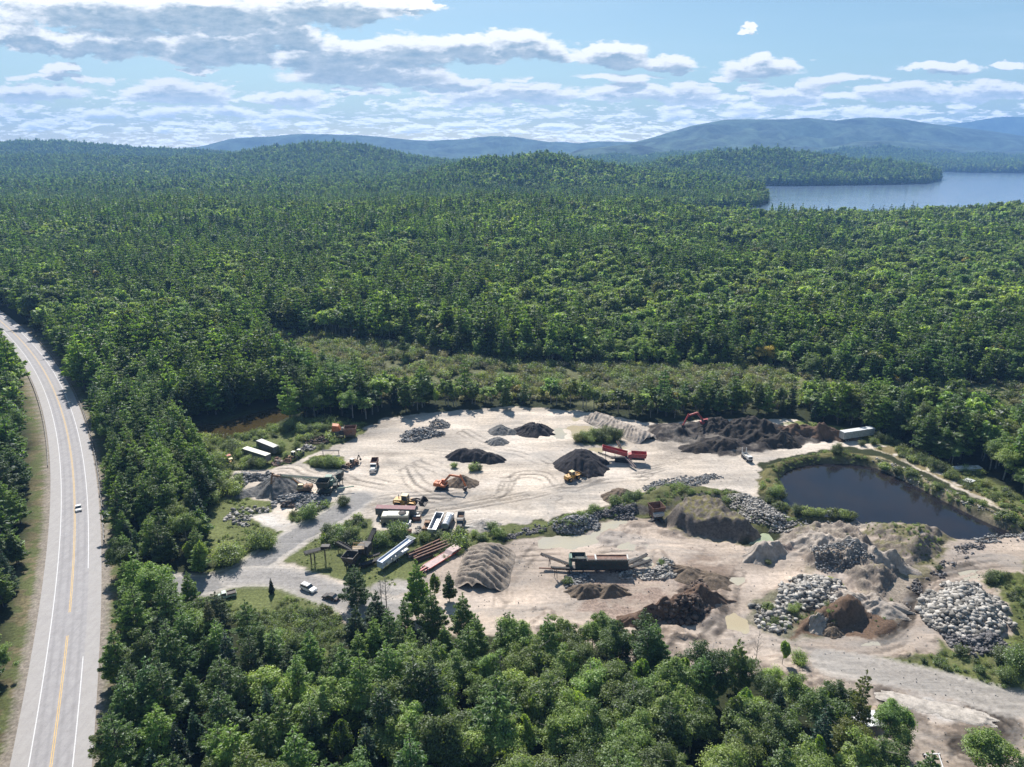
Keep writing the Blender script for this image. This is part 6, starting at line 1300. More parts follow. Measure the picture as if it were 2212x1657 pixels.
r = thing('storage_tank', 'dark upright storage tank at the right end of the cream roofed shed', 'tank', at(Z1, 1683, 980)); MB().cyl((0, 0, 0), (0, 0, 2.9), 1.25, 18).build('tank_wall', GWALL, r); MB().cyl((0, 0, 2.9), (0, 0, 3.2), 1.25, 18, .5).build('tank_top', DARK, r)
r = thing('storage_tank', 'low white round tank behind the maroon roofed trailer', 'tank', at(Z1, 1733, 925)); MB().cyl((0, 0, 0), (0, 0, 1.5), 1.2, 18).build('tank_wall', WHITE, r); MB().cyl((0, 0, 1.5), (0, 0, 1.55), .5, 12).build('lid', BLACK, r)
r = thing('storage_tank', 'white capped tank touching the amber wheel loader', 'tank', at(Z1, 1706, 898)); MB().cyl((0, 0, 0), (0, 0, 1.3), .95, 16).build('tank_wall', DIRTYW, r); MB().cyl((0, 0, 1.3), (0, 0, 1.5), .95, 16, .4).build('tank_top', WHITE, r)
DP = [(1695, 1018), (1712, 1000), (1722, 1025), (1738, 1012), (1700, 995), (1742, 1000)]
for k, (a, b) in enumerate(DP):
    q = at(Z1, a, b); c = [WHITE, DARK, simple('blue_paint', (0.05, 0.12, 0.25), .5)][k % 3]
    r = thing('oil_drum', ['upright oil drum with white lid beside the dark tank', 'dark upright oil drum beside the dark tank', 'blue upright oil drum beside the dark tank'][k % 3], 'drum', q, 0, 'oil drums beside the shed')
    MB().cyl((0, 0, 0), (0, 0, .95), .42, 12).build('barrel', c, r); MB().cyl((0, 0, .95), (0, 0, 1.0), .43, 12).build('lid', WHITE if k != 1 else DARK, r)
for a, b, lb in ((1520, 985, 'white ring of an old tyre in the grass left of the shed'), (1538, 1018, 'old tyre lying in the grass in front of the shed')):
    q = at(Z1, a, b); m = MB(); K = 14
    P = [((.62+.24*cos(2*pi*j/6))*cos(2*pi*i/K), (.62+.24*cos(2*pi*j/6))*sin(2*pi*i/K), .28+.26*sin(2*pi*j/6)) for i in range(K) for j in range(6)]
    m.add(P, [(i*6+j, ((i+1) % K)*6+j, ((i+1) % K)*6+(j+1) % 6, i*6+(j+1) % 6) for i in range(K) for j in range(6)]); o = m.build('tyre', DIRTYW if 'ring' in lb else BLACK); o.location = (q[0], q[1], hz(*q)); tag(o, lb, 'tyre')
for a, b, lb, cc, L in ((1798, 972, 'small dark red skip with white lid right of the shed', RUST, 2.2), (1716, 1085, 'rusty red skip in the weeds in front of the shed', RUST, 2.6), (1790, 948, 'grey open crate beside the amber wheel loader', GWALL, 1.8)):
    r = thing('skip', lb, 'skip', at(Z1, a, b)); MB().openbox((0, 0, .1), (L, 1.7, 1.1), .08, .15).build('bin', cc, r)
    MB().box((0, .3, 1.28), (L*.9, .9, .06)).build('lid', DIRTYW if L < 2.5 else cc, r)
# --- red screener with side conveyors
p = at(Z2, 1590, 500); h = ang(at(Z2, 1450, 490), at(Z2, 1720, 505)); r = thing('screening_machine', 'red tracked screening machine with side conveyors beside the big dark mound', 'screener', p, h)
for s in (-1, 1): MB().prism([(-3.2, .1), (-3.6, .5), (-3.2, .9), (2.6, .9), (3.0, .5), (2.6, .1)], s*1.2-.25, s*1.2+.25).build('track', BLACK, r)
MB().beam((-5, 0, 1.4), (7.5, 0, 1.4), 1.6, .5).build('chassis', DARK, r)
MB().prism([(-8.2, 4.4), (-8.2, 5.9), (1.2, 3.9), (1.2, 2.4)], -1.2, -1.05).prism([(-8.2, 4.4), (-8.2, 5.9), (1.2, 3.9), (1.2, 2.4)], 1.05, 1.2).prism([(-8.2, 4.6), (-8.2, 4.75), (1.2, 2.75), (1.2, 2.6)], -1.05, 1.05).beam((-8.1, -1.1, 5.8), (-8.1, 1.1, 5.8), .2).build('screen_box', RED, r)
MB().openbox((5.3, 0, 2.2), (5.2, 2.6, 1.7), .12, .25).build('hopper', RED, r); MB().prism([(1.4, 1.7), (1.4, 3.3), (2.7, 3.5), (2.7, 1.7)], -1.1, 1.1).build('engine_box', RED, r)
for x in (-7, -3.5, 4, 7): MB().beam((x, 1.0, 4.6 if x < -5 else 2.4), (x+.3, 1.0, 1.0 if x > -6 else .2), .14).beam((x, -1.0, 4.6 if x < -5 else 2.4), (x+.3, -1.0, 1.0 if x > -6 else .2), .14).build('support', DARK, r)
conveyor_parts(r, (0, 1.5, 1.6), (-2.6, 8.6, 4.6), .8, BRUST, (), .4, BELT, 8); conveyor_parts(r, (.6, -1.5, 2.6), (3.9, -6.4, .9), .8, PINK, (), .4, BELT, 6)
conveyor_parts(r, (-4, .2, 1.2), (-9.5, .2, 3.0), .8, DARK, (), .4, BELT, 6)
# --- green plant with the long stacking conveyor
p = at(Z1, 1110, 730); A = at(Z1, 1110, 720); h = 0.0; r = thing('crushing_plant', 'green crushing plant beside the rubble field at the end of its long stacking conveyor', 'crusher', p)
def loc_of(Z, a, b, z): q = at(Z, a, b); k = (CAM_H-z)/CAM_H; return (q[0]*k-p[0], q[1]*k-p[1], z)
MB().openbox((-1.6, -3.6, 3.0), (3.2, 3.2, 2.2), .12, .5).build('feed_hopper', DGREEN, r); MB().box((-.6, 0, 3.0), (3.0, 3.2, 2.2)).box((-.8, .6, 4.5), (2.2, 2.0, .8)).build('crusher_box', GREEN, r); MB().box((2.2, 3.6, 3.8), (1.6, 2.6, 2.4)).cyl((1.4, 4.5, 3.9), (3.2, 4.5, 3.9), 1.15, 14).build('flywheel_housing', DGREEN, r); MB().cyl((1.2, 2.6, 4.0), (1.45, 2.6, 4.0), 1.0, 14).build('flywheel', GREEN, r)
MB().beam((-2.4, -5, 1.7), (2.4, 5.2, 1.7), 1.6, .5).build('chassis', DGREEN, r); MB().box((1.8, -1.6, 2.2), (1.3, 2.4, 1.4)).build('engine_box', DGREEN, r); MB().beam((-2.2, -1.8, 4.2), (2.6, 3.0, 5.0), .9, .12).build('walkway', DARK, r)
for x, y in ((-2.2, -4.6), (-.6, -4.6), (1.6, 4.8), (.2, 1.0), (2.8, 4.4), (-1.6, -1.5)): MB().beam((x, y, 1.7), (x, y, 0), .2).beam((x, y, 3), (x, y, 1.7), .16).build('leg', DGREEN, r)
for y in (-.4, .9): wheel(r, 1.0+y, y*1.6, .5, .4)
q0 = (1.0, 2.5, 2.6); q1 = loc_of(Z1, 700, 612, 8.3)
r2 = thing('stacking_conveyor', 'long green lattice conveyor rising from the crusher to the tip of the grey gravel cone', 'conveyor', p)
conveyor_parts(r2, q0, q1, 1.2, GREEN, (), .85, BELT, 26); mid = np.array(q0)*.55+np.array(q1)*.45
MB().beam(mid+(-3, .5, 0), (mid[0]+6.5, mid[1]-1.0, 1.6), .2).beam(mid+(-3, -.5, 0), (mid[0]+6.5, mid[1]-2.4, 1.6), .2).beam((mid[0]+4, mid[1]-2, 1.3), (mid[0]+14, mid[1]+.3, 1.7), .3).build('brace', GREEN, r2)
wh = (mid[0]+4.6, mid[1]-1.6)
for k in (-1.6, -.5, .6, 1.7): wheel(r2, wh[0]+k, wh[1], .62, .5)
for k in (-1.6, -.5, .6, 1.7): wheel(r2, wh[0]+k, wh[1]-2.0, .62, .5)
MB().box((wh[0], wh[1]-1.0, 1.5), (4.8, 2.4, .5)).build('wheel_frame', DGREEN, r2)
# --- red crusher and brown bin at the back
p = at(Z1, 1165, 300); r = thing('jaw_crusher', 'weathered red jaw crusher at the back left corner of the pit', 'crusher', p, .15)
MB().prism([(-2.6, 3.0), (-2.0, 5.6), (.4, 5.2), (1.4, 3.0)], -1.4, 1.4).build('feed_hopper', ORANGE, r); MB().box((-.4, 0, 2.2), (5.2, 2.6, 1.6)).box((2.0, .4, 3.3), (1.4, 1.8, 1.2)).build('crusher_box', GWALL, r); MB().cyl((1.6, -1.9, 2.6), (1.6, -1.5, 2.6), 1.1, 14).build('flywheel', DARK, r)
for x in (-2.6, 2.0): MB().beam((x, -1, 2), (x, -1, 0), .25).beam((x, 1, 2), (x, 1, 0), .25).build('leg', DARK, r)
conveyor_parts(r, (-.5, -1.4, 1.2), (2.2, -5.8, 2.6), .9, DARK, ((.8, .3),), .4, BELT, 6); MB().box((-2.9, -.6, 1.2), (1.2, 1.6, 1.4)).build('engine_box', PINK, r)
p = at(Z1, 1263, 300); r = thing('steel_hopper', 'rusty brown square hopper bin standing right of the red jaw crusher', 'hopper', p, .1); MB().openbox((0, 0, 1.6), (4.4, 3.6, 2.8), .12, .25).build('bin', RUST, r)
for x in (-1.8, 1.8):
    for y in (-1.5, 1.5): MB().beam((x, y, 1.7), (x, y, 0), .25).build('leg', DARK, r)
MB().box((0, -1.85, 1.2), (3.4, .3, .7)).build('gate', DARK, r)
r = thing('bench_frame', 'dark steel rack behind the round bush island', 'steel rack', at(Z1, 1105, 445), ang(at(Z1, 1072, 445), at(Z1, 1140, 445))); MB().box((0, 0, 1.6), (6.6, 1.0, .2)).build('top_rail', DARK, r)
for x in (-3, 3): MB().beam((x, 0, 1.6), (x, 0, 0), .2).build('leg', DARK, r)
# --- hopper in the lower pit
p = at(Z2, 1845, 955); r = thing('feed_hopper', 'rusty red feed hopper with short conveyor on the near side of the dividing bank', 'hopper', p, 0.25, None, .78)
MB().openbox((0.6, 1.0, 3.0), (4.6, 4.6, 2.6), .12, .5).build('bin', RUST, r); MB().box((.2, -2.0, 3.0), (4.2, 1.8, 1.4)).build('feeder', DIRTYW, r); MB().box((.2, .6, 1.9), (4.0, 4.6, 1.6)).build('frame', RUST, r)
for x in (-1.5, 2.0):
    for y in (-1.8, 2.6): MB().beam((x, y, 2), (x, y, 0), .25).build('leg', DARK, r)
conveyor_parts(r, (.4, -1.5, 1.6), (-5.0, -3.8, 1.4), 1.0, DARK, ((.9, .2),), .4, BELT, 6); conveyor_parts(r, (.4, -2.2, 1.2), (.9, -5.5, 1.0), 1.1, DARK, (), .3, BELT, 4)
# --- green screening plant in the lower pit
p = at(Z2, 1368, 1392); h = ang(at(Z2, 1220, 1385), at(Z2, 1570, 1385)); r = thing('screening_plant', 'long dark green screening plant with rusty top deck in the lower pit', 'screening plant', p, h)
MB().box((1.2, 0, 2.7), (14.2, 2.6, 2.6)).build('hull', DGREEN, r); MB().beam((-8.4, 0, 1.0), (8.4, 0, 1.0), 2.0, .5).build('chassis', DARK, r); MB().box((3.9, .1, 4.1), (9.0, 2.3, .25)).box((-1.6, .1, 4.1), (2.0, 2.2, .2)).cyl((-.4, 1.0, 4.3), (8.3, 1.0, 4.3), .22, 8).build('top_deck', RUST, r); MB().box((-.4, 0, 4.25), (.5, 2.7, .5)).box((8.3, 0, 4.25), (.4, 2.7, .5)).build('end_plate', DIRTYW, r)
MB().openbox((-5.2, .2, 3.6), (3.6, 2.6, 1.2), .1, .35).build('feed_box', DGREEN, r); MB().box((-7.2, .2, 3.4), (.8, 2.4, 2.6)).build('gearbox', GREEN, r)
m = MB()
for x in np.linspace(-5.4, 8.2, 9): m.beam((x, -1.36, 1.3), (x, -1.36, 4.0), .12)
m.beam((-5.4, -1.36, 2.4), (8.2, -1.36, 2.4), .1).beam((-5.4, -1.36, 4.05), (8.2, -1.36, 4.05), .1).build('side_frame', DGREEN, r)
m = MB()
for x in np.linspace(-5.4, 8.2, 10): m.beam((x, -1.5, 4.1), (x, -1.5, 5.0), .06)
m.beam((-5.4, -1.5, 5.0), (8.2, -1.5, 5.0), .06).beam((-5.4, -1.5, 4.6), (8.2, -1.5, 4.6), .05).build('railing', STEEL, r)
for x in (-7.6, -3.8, 0, 3.8, 7.8): MB().beam((x, -1, 1.2), (x, -1, 0), .28).beam((x, 1, 1.2), (x, 1, 0), .28).build('leg', DARK, r)
for x in (5.4, 6.6):
    for y in (-1.1, 1.1): wheel(r, x, y, .5, .45)
conveyor_parts(r, (-7.4, .6, 1.8), (-15.0, 3.6, 3.2), .8, DARK, ((.7, .2),), .35, BELT, 9); conveyor_parts(r, (8.4, .8, 1.8), (14.2, 3.4, 3.2), .8, DARK, (), .4, BELT, 8); conveyor_parts(r, (8.4, -.8, 1.6), (14.8, 1.0, 2.9), .8, DARK, (), .4, BELT, 8); conveyor_parts(r, (-7.2, -.8, 1.4), (-12.4, -3.8, 3.6), .9, DARK, ((.8, .2),), .4, BELT, 7); MB().beam((-7.4, .2, .5), (-15.8, .4, .7), .35, .25).build('drawbar', RUST, r)
# --- black crusher complex on the grass
p = at(Z1, 1330, 1290); r = thing('old_crusher', 'old black crusher with several conveyors standing on the grass triangle', 'crusher', p)
def L_(a, b, z, q=None): q = p if q is None else q; w = at(Z1, a, b); k = (CAM_H-z)/CAM_H; return (w[0]*k-q[0], w[1]*k-q[1], z)
hh = ang(L_(1260, 1330, 0), L_(1370, 1200, 0)); m = MB(); m.box((-.4, .2, 2.0), (9.0, 2.2, 1.8), hh).build('crusher_box', DARK, r)
a1 = L_(1260, 1290, 2.8); MB().openbox((a1[0], a1[1], 2.8), (3.2, 2.8, 1.6), .12, .4, hh).build('feed_hopper', DARK, r); a2 = L_(1380, 1160, 5.2); MB().box((a2[0], a2[1], 3.8), (3.0, 2.6, 2.6), hh).cyl((a2[0]-1.4, a2[1]-1.4, 4.0), (a2[0]+.2, a2[1]-1.8, 4.0), .9, 12).build('screen_box', DARK, r)
a3 = L_(1325, 1195, 5.0); m = MB(); m.box(a3, (3.2, 1.8, .14), .1).build('walkway', WOOD, r); m = MB()
for dx, dy in ((-1.5, -.8), (1.5, -.8), (-1.5, .8), (1.5, .8)): m.beam((a3[0]+dx, a3[1]+dy, 5.0), (a3[0]+dx, a3[1]+dy, 6.0), .07)
for dy in (-.8, .8): m.beam((a3[0]-1.5, a3[1]+dy, 6.0), (a3[0]+1.5, a3[1]+dy, 6.0), .08)
m.build('railing', YEL, r)
for a, b in ((1250, 1340), (1300, 1360), (1340, 1290), (1385, 1250), (1410, 1230), (1230, 1350)): c = L_(a, b, 0); MB().beam((c[0], c[1], 3.4), (c[0], c[1], 0), .24).build('leg', DARK, r)
for a, b in ((1225, 1330), (1255, 1345)): c = L_(a, b, 0); wheel(r, c[0], c[1], .55, .5)
conveyor_parts(r, L_(1385, 1190, 3.6), L_(1455, 1040, 6.5), 1.2, DARK, ((.55, .3), (.9, .4)), .6, BELT, 12); conveyor_parts(r, L_(1310, 1235, 2.2), L_(1155, 1150, 2.6), 1.1, DARK, ((.85, .3),), .5, BELT, 12, True); conveyor_parts(r, L_(1400, 1270, 1.8), L_(1495, 1240, 1.4), .8, DARK, ((.8, .2),), .4, BELT, 7)
p = at(Z1, 1460, 1310); r = thing('lattice_conveyor', 'black lattice conveyor lying on the grass behind the blue white machine', 'conveyor', p); conveyor_parts(r, L_(1340, 1335, 1.0), L_(1590, 1250, 1.4), 1.3, DARK, ((.1, .1), (.9, .1)), .7, BELT, 15)
p = at(Z1, 1000, 1330); r = thing('belt_conveyor', 'black belt conveyor on tall thin legs standing alone on the grass', 'conveyor', p, 0); conveyor_parts(r, L_(892, 1235, 4.2), L_(1095, 1182, 4.6), 1.7, DARK, ((.22, .1), (.36, .1), (.78, .1)), .45, BELT, 13); b = L_(1060, 1183, 4.9); MB().box(b, (2.4, 1.6, .7)).build('motor', DARK, r)
# --- blue-white machine
p = at(Z1, 1620, 1300); q = at(Z1, 1735, 1215); h = ang(at(Z1, 1550, 1340), q); r = thing('portable_conveyor', 'pale blue and white folded portable stacker left of the thin pine', 'stacker', p, h, None, .76)
MB().prism([(-7.5, 2.6), (-7.5, 3.9), (8.6, 4.9), (9.2, 4.6), (9.2, 3.8)], -1.3, -1.1).prism([(-7.5, 2.6), (-7.5, 3.9), (8.6, 4.9), (9.2, 4.6), (9.2, 3.8)], 1.1, 1.3).prism([(-7.5, 3.1), (-7.5, 3.3), (9.0, 4.3), (9.0, 4.1)], -1.1, 1.1).build('conveyor_trough', BLUEW, r)
MB().beam((-7.6, 0, 1.2), (7.4, 0, 1.2), 1.6, .5).build('chassis', WHITE, r); MB().box((-4.2, -.9, 2.1), (2.2, .9, 1.4)).box((-1.4, -1.0, 2.0), (1.4, .8, 1.2)).box((1.6, -1.0, 2.2), (2.6, .7, 1.0)).build('engine_box', WHITE, r); MB().box((-7.7, 0, 2.4), (.5, 2.8, 2.6)).build('end_plate', BLUEW, r)
m = MB().beam((8.4, -1.7, 5.3), (8.4, 1.7, 5.3), .14).beam((10.0, -1.7, 5.0), (10.0, 1.7, 5.0), .14).beam((8.4, -1.7, 5.3), (10.0, -1.7, 5.0), .14).beam((8.4, 1.7, 5.3), (10.0, 1.7, 5.0), .14).beam((9.2, -1.7, 5.15), (9.2, 1.7, 5.15), .1); m.build('head_frame', WHITE, r)
for x in (-6, -2, 2, 6): MB().beam((x, -1.2, 1.2), (x, -1.2, 3.4+x*.06), .16).beam((x, 1.2, 1.2), (x, 1.2, 3.4+x*.06), .16).build('support', WHITE, r)
for x in (-.6, .6, 5.4):
    for y in (-1.1, 1.1): wheel(r, x, y, .55, .4)
# --- steel beams, lowboy
A = at(Z1, 1840, 1240); B = at(Z1, 2030, 1160); h = ang(A, B); RG2 = random.Random(5)
for i in range(13):
    k = i/12; c = np.array(at(Z1, 1900+80*k, 1180+62*k)); L = RG2.uniform(10.5, 14.5); hh = h+RG2.uniform(-.05, .05); z = (i % 3)*.38+.2
    m = MB(); m.box((0, 0, 0), (L, .42, .07), bev=.01).box((0, 0, .42), (L, .42, .07), bev=.01).box((0, 0, .21), (L-.02, .08, .34), bev=.01); o = m.build('steel_beam', RUST if i % 4 else PINK if i == 4 else RUST); o.location = (c[0]-cos(h)*1.2, c[1]-sin(h)*1.2, hz(*c)+z); o.rotation_euler.z = hh
    tag(o, 'long rusty steel beam in the stack behind the pinkish lowboy trailer', 'steel beam', 'rusty steel beams stacked on the grass')
p = at(Z1, 1985, 1305); h = ang(at(Z1, 1890, 1355), at(Z1, 2080, 1240)); r = thing('lowboy_trailer', 'long lowboy trailer with faded pinkish red deck beside the steel beams', 'trailer', p, h)
MB().box((-1.2, 0, .8), (8.2, 2.6, .28)).build('deck', PINK, r); MB().prism([(2.9, .7), (4.0, 1.35), (7.2, 1.35), (7.2, 1.6), (3.9, 1.6), (2.9, .94)], -1.3, 1.3).build('gooseneck_deck', PINK, r); m = MB()
for s in (-1, 1): m.beam((-5.3, s*1.3, .8), (7.2, s*1.3, .95), .12, .3)
m.build('side_rail', BRED, r); m = MB().beam((-5.3, -1.1, .75), (-8.6, -.7, .6), .3, .3).beam((-5.3, 1.1, .75), (-8.6, .7, .6), .3, .3).beam((-5.4, 0, .8), (-8.2, 0, .8), .5, .3); m.build('rear_ramp', RED, r)
for x in (-6.0, -7.1, 5.4, 6.4):
    for y in (-1.0, 1.0): wheel(r, x, y, .45, .4)
# --- lower right corner: sheets, plank trailer, frame
p = at(Z4, 1400, 925)
for k, (a, b, L, w, rz, lb) in enumerate(((1375, 868, 5.5, 3.6, 1.9, 'white plastic sheet at the forest edge, farther of two'), (1405, 935, 7.2, 4.2, .1, 'white plastic sheet at the forest edge, nearer of two'))):
    q = at(Z4, a, b); n_ = 14; U, V = np.meshgrid(np.linspace(-.5, .5, n_), np.linspace(-.5, .5, n_)); U = U.ravel()*L; V = V.ravel()*w
    zz = .55+.5*fbm(U, V, .7, 3, 60+k)+.3*np.abs(np.sin(U*1.4)); I, J = np.meshgrid(np.arange(n_-1), np.arange(n_-1)); aa = (J*n_+I).ravel()
    o = mesh_obj('plastic_sheet', np.stack([U, V+fbm(U, V, .4, 2, 3)*.8, zz], 1), np.stack([aa, aa+1, aa+n_+1, aa+n_], 1), WHITE); sd_ = o.modifiers.new('thickness', 'SOLIDIFY'); sd_.thickness = .06
    o.location = (q[0], q[1], hz(*q)); o.rotation_euler.z = rz; tag(o, lb, 'plastic sheet')
p = at(Z4, 1495, 895); r = thing('flatbed_trailer', 'small wooden flatbed trailer with junk beside the white sheets', 'trailer', p, ang(at(Z4, 1460, 855), at(Z4, 1535, 940))); MB().box((0, 0, .75), (6.2, 1.9, .16)).build('plank_deck', WOOD, r)
MB().beam((-3.1, -.98, .85), (3.1, -.98, .85), .08, .25).beam((-3.1, .98, .85), (3.1, .98, .85), .08, .25).build('side_rail', PINK, r)
for x in (-.6, .5):
    for y in (-1.0, 1.0): wheel(r, x, y, .38, .22)
q = at(Z4, 1480, 880); o = MB().box((0, 0, .35), (1.0, .8, .7)).box((.6, .3, .2), (.7, .5, .4)).build('crate', DARK); o.location = (q[0], q[1], hz(*q)+.83); tag(o, 'dark crate lying on the small wooden flatbed trailer', 'crate')
p = at(Z4, 1768, 1098); r = thing('drawbar_frame', 'triangular white metal drawbar frame at the bottom edge near the sand', 'trailer frame', p, -1.5); MB().beam((2.2, 0, .6), (-1.2, 1.3, .6), .16).beam((2.2, 0, .6), (-1.2, -1.3, .6), .16).beam((-1.2, -1.6, .6), (-1.2, 1.6, .6), .2).build('frame', WHITE, r); MB().beam((2.1, 0, .6), (2.1, 0, 0), .1).build('jack_leg', DARK, r); wheel(r, -1.3, 1.5, .35, .2); wheel(r, -1.3, -1.5, .35, .2)
# junk beyond the pond
for a, b, lb, L in ((1830, 432, 'white boat hull under the trees on the right of the round pond', 6.0), (1905, 432, 'pale boat hull behind the white one under the trees', 5.0), (1875, 506, 'small upturned white boat on the weedy bank', 3.4)):
    q = at(Z3, a, b); r = thing('boat', lb, 'boat', q, .1 if L > 4 else .5); m = MB(); prof = [(-.5, 0), (-.5, .9), (.32, .9), (.5, .95), (.36, .1)]
    m.prism([(x*L, z*1.1+.15) for x, z in prof], -1.05, 1.05, -.25).build('hull', WHITE, r); MB().box((-.05*L, 0, 1.3), (L*.35, 1.5, .35)).build('cabin', DIRTYW, r)
# concrete slab wall beside the trucks
q = at(Z2, 400, 1040); o = MB().box((0, 0, .45), (7.5, 1.0, .9), -.12).build('concrete_slab', simple('concrete', (0.45, 0.42, 0.38), .85)); o.location = (q[0], q[1], hz(*q)); tag(o, 'pale concrete slab on edge in front of the low sand heap', 'concrete slab')
# --- lattice tower in the forest
q = G(1027, 575); r = thing('lattice_tower', 'thin dark lattice mast rising above the middle of the forest', 'mast', q); m = MB(); H = 36
for i in range(3):
    a = 2*pi*i/3; m.beam((1.1*cos(a), 1.1*sin(a), 0), (.45*cos(a), .45*sin(a), H), .16)
for k in range(18):
    z = k*2; s = 1.1-.65*k/18; s2 = 1.1-.65*(k+1)/18
    for i in range(3):
        a = 2*pi*i/3; b = 2*pi*(i+1)/3; m.beam((s*cos(a), s*sin(a), z), (s2*cos(b), s2*sin(b), z+2), .08)
m.build('mast', DARK, r)
for z, a in ((35, 0), (33, 2), (30, 4)): MB().box((.8*cos(a), .8*sin(a), z), (.5, .5, 2.0)).box((-.8*cos(a), -.8*sin(a), z), (.5, .5, 2.0)).build('antenna', DARK, r)
# --- guard rails
def guardrail(label, y0, y1, off):
    L = RC; d = np.gradient(L, axis=0); n = np.stack([-d[:, 1], d[:, 0]], 1); n /= np.linalg.norm(n, axis=1)[:, None]; E = L+n*off; k = (E[:, 1] > y0) & (E[:, 1] < y1); E = E[k]
    r = thing('guardrail', label, 'guardrail', E[0]); o = E[0]; m = MB(); E = E-o
    for a, b in zip(E[:-1], E[1:]):
        m.beam((a[0], a[1], .78), (b[0], b[1], .78), .07, .14).beam((a[0], a[1], .58), (b[0], b[1], .58), .07, .14).beam((a[0]+.03, a[1], .68), (b[0]+.03, b[1], .68), .03, .10)
    m.build('rail', STEEL, r); pm = None
    for i, a in enumerate(E):
        if pm is None: ob = MB().box((0, 0, .38), (.2, .2, .86), bev=.02).build('post', BARK, r); pm = ob.data
        else: ob = bpy.data.objects.new('post', pm); C.objects.link(ob); ob.parent = r
        ob.location = (a[0]+.16*(1 if off < 0 else -1), a[1], 0)
guardrail('long steel guardrail with wooden posts along the right side of the highway', G(210, 1180)[1], 425, -ROAD_HW-.7)
guardrail('steel guardrail along the left side of the highway before the bend', G(115, 1012)[1], 420, ROAD_HW+.6)
# --- cabins on the lake shores
def TR(a, b): return G((1320+a/1.6758)/1.19349, b/1.6758/1.19349)
hm = None
for k, (a, b, where) in enumerate([(960, 787, 1), (1065, 781, 1), (1150, 789, 1), (1185, 786, 1), (1300, 792, 1), (1355, 793, 1), (1420, 796, 1), (1500, 796, 1), (1690, 795, 1), (745, 893, 0), (790, 890, 0), (832, 888, 0), (862, 870, 0), (1905, 742, 2), (2030, 742, 2)]):
    q = TR(a, b); z = max(0.2, float(height(np.array([q[0]]), np.array([q[1]]), False)[0]))
    lb = ['small white lakeside cabin at the foot of the nearer wooded hill', 'small pale lakeside cabin among the shore trees of the wooded peninsula', 'small pale cabin on the far lake shore'][where]
    r = tag(empty('cabin', (q[0], q[1], z), .1+k*.3), lb, 'cabin', lb.replace('cabin', 'cabins')); L = 11 if where else 8
    if hm is None: hm = (MB().box((0, 0, 2.6), (1.0*10, 7, 5.2)).build('wall', WHITE, r), MB().prism([(-5.4, 5.2), (-5.4, 5.4), (5.4, 5.4), (5.4, 5.2)], -3.8, 3.8).add([(-5.4, -3.9, 5.3), (5.4, -3.9, 5.3), (5.4, 0, 7.6), (-5.4, 0, 7.6), (-5.4, 3.9, 5.3), (5.4, 3.9, 5.3)], [(0, 1, 2, 3), (3, 2, 5, 4), (0, 3, 4), (1, 5, 2)]).build('roof', STEEL, r))
    else:
        for src in hm: ob = bpy.data.objects.new(src.name.split('.')[0], src.data); C.objects.link(ob); ob.parent = r
# ------------------------------------------------------------------ single trees and bushes that stand out
def htree(kn, Z, base, hgt, label, var=0, wide=1.0, mats=None, group=None):
    q = at(Z, *base); s = hgt/({'pine_tree': [17, 18.5, 15, 16, 13], 'spruce_tree': [14, 17, 11], 'broadleaf_tree': [13, 14.5, 11.5, 13, 10.5, 15], 'young_birch_tree': [11, 12.5, 9, 10.5], 'dead_tree': [10, 12], 'bush': [2.4, 3.0, 1.7, 3.6]}[kn][var])
    r = place_tree(kn, var, (q[0], q[1], hz(*q)), RNG.uniform(0, 6.28), s*wide, label, group, 1/wide, mats); return r
htree('pine_tree', Z5, (1165, 395), 17.0, 'lone tall thin pine with bare lower trunk left of the ribbed sand stockpile', 4, .75)
htree('dead_tree', Z5, (1000, 345), 10.5, 'bare grey tree, right one of two beside the blue white machine', 0); htree('dead_tree', Z5, (975, 340), 9.5, 'bare grey tree, left one of two beside the blue white machine', 1)
htree('pine_tree', Z5, (845, 330), 12.5, 'full bright green pine standing in front of the grass triangle', 3, 1.0)
htree('pine_tree', Z5, (1325, 300), 9.0, 'young pine in front of the ribbed sand stockpile', 4, .8); htree('young_birch_tree', Z5, (1250, 300), 8.0, 'small thin birch left of the young pine', 0)
htree('spruce_tree', Z5, (405, 262), 4.6, 'tiny dead looking spruce on the verge of the drive', 2, .8); htree('pine_tree', Z4, (762, 745), 14, 'dark topped pine with bare trunk at the near edge of the haul road', 3, .7); htree('young_birch_tree', Z4, (1000, 620), 6.5, 'single small tree on the sand bank of the near haul road', 2)
htree('pine_tree', Z4, (1362, 985), 17, 'tall open pine rising beside the white sheets', 1, .62); htree('young_birch_tree', Z4, (1600, 1050), 8, 'small airy tree alone on the sand in the lower right', 3, 1.1); htree('dead_tree', Z4, (870, 600), 8.5, 'bare grey snag above the forest edge by the haul road', 0, .6); htree('bush', Z4, (1085, 610), 3.6, 'round green bush beside the single small tree', 3)
htree('broadleaf_tree', Z4, (2010, 1150), 8.5, 'round leafy tree in the bottom right corner', 4, 1.25)
htree('dead_tree', Z5, (190, 960), 12, 'bare grey dead tree in the left foreground woods', 1, 1.1); htree('dead_tree', Z5, (1590, 800), 11, 'bare grey dead tree in the middle of the foreground woods', 0, 1.1)
htree('pine_tree', Z5, (1155, 980), 19, 'tallest dark foreground pine, left of a close pair', 0, 1.05); htree('pine_tree', Z5, (1235, 985), 18.5, 'tallest dark foreground pine, right of a close pair', 1, 1.0)
htree('pine_tree', Z5, (1565, 1150), 17.5, 'broad bright green pine with a dark trunk line at the bottom centre', 3, 1.2); htree('pine_tree', Z6, (1852, 655), 13.0, 'lone narrow pine standing free behind the back edge of the pit', 4, .8); htree('pine_tree', Z6, (1465, 640), 15, 'tall pointed spire above the tree row at the back of the pit', 2, .7)
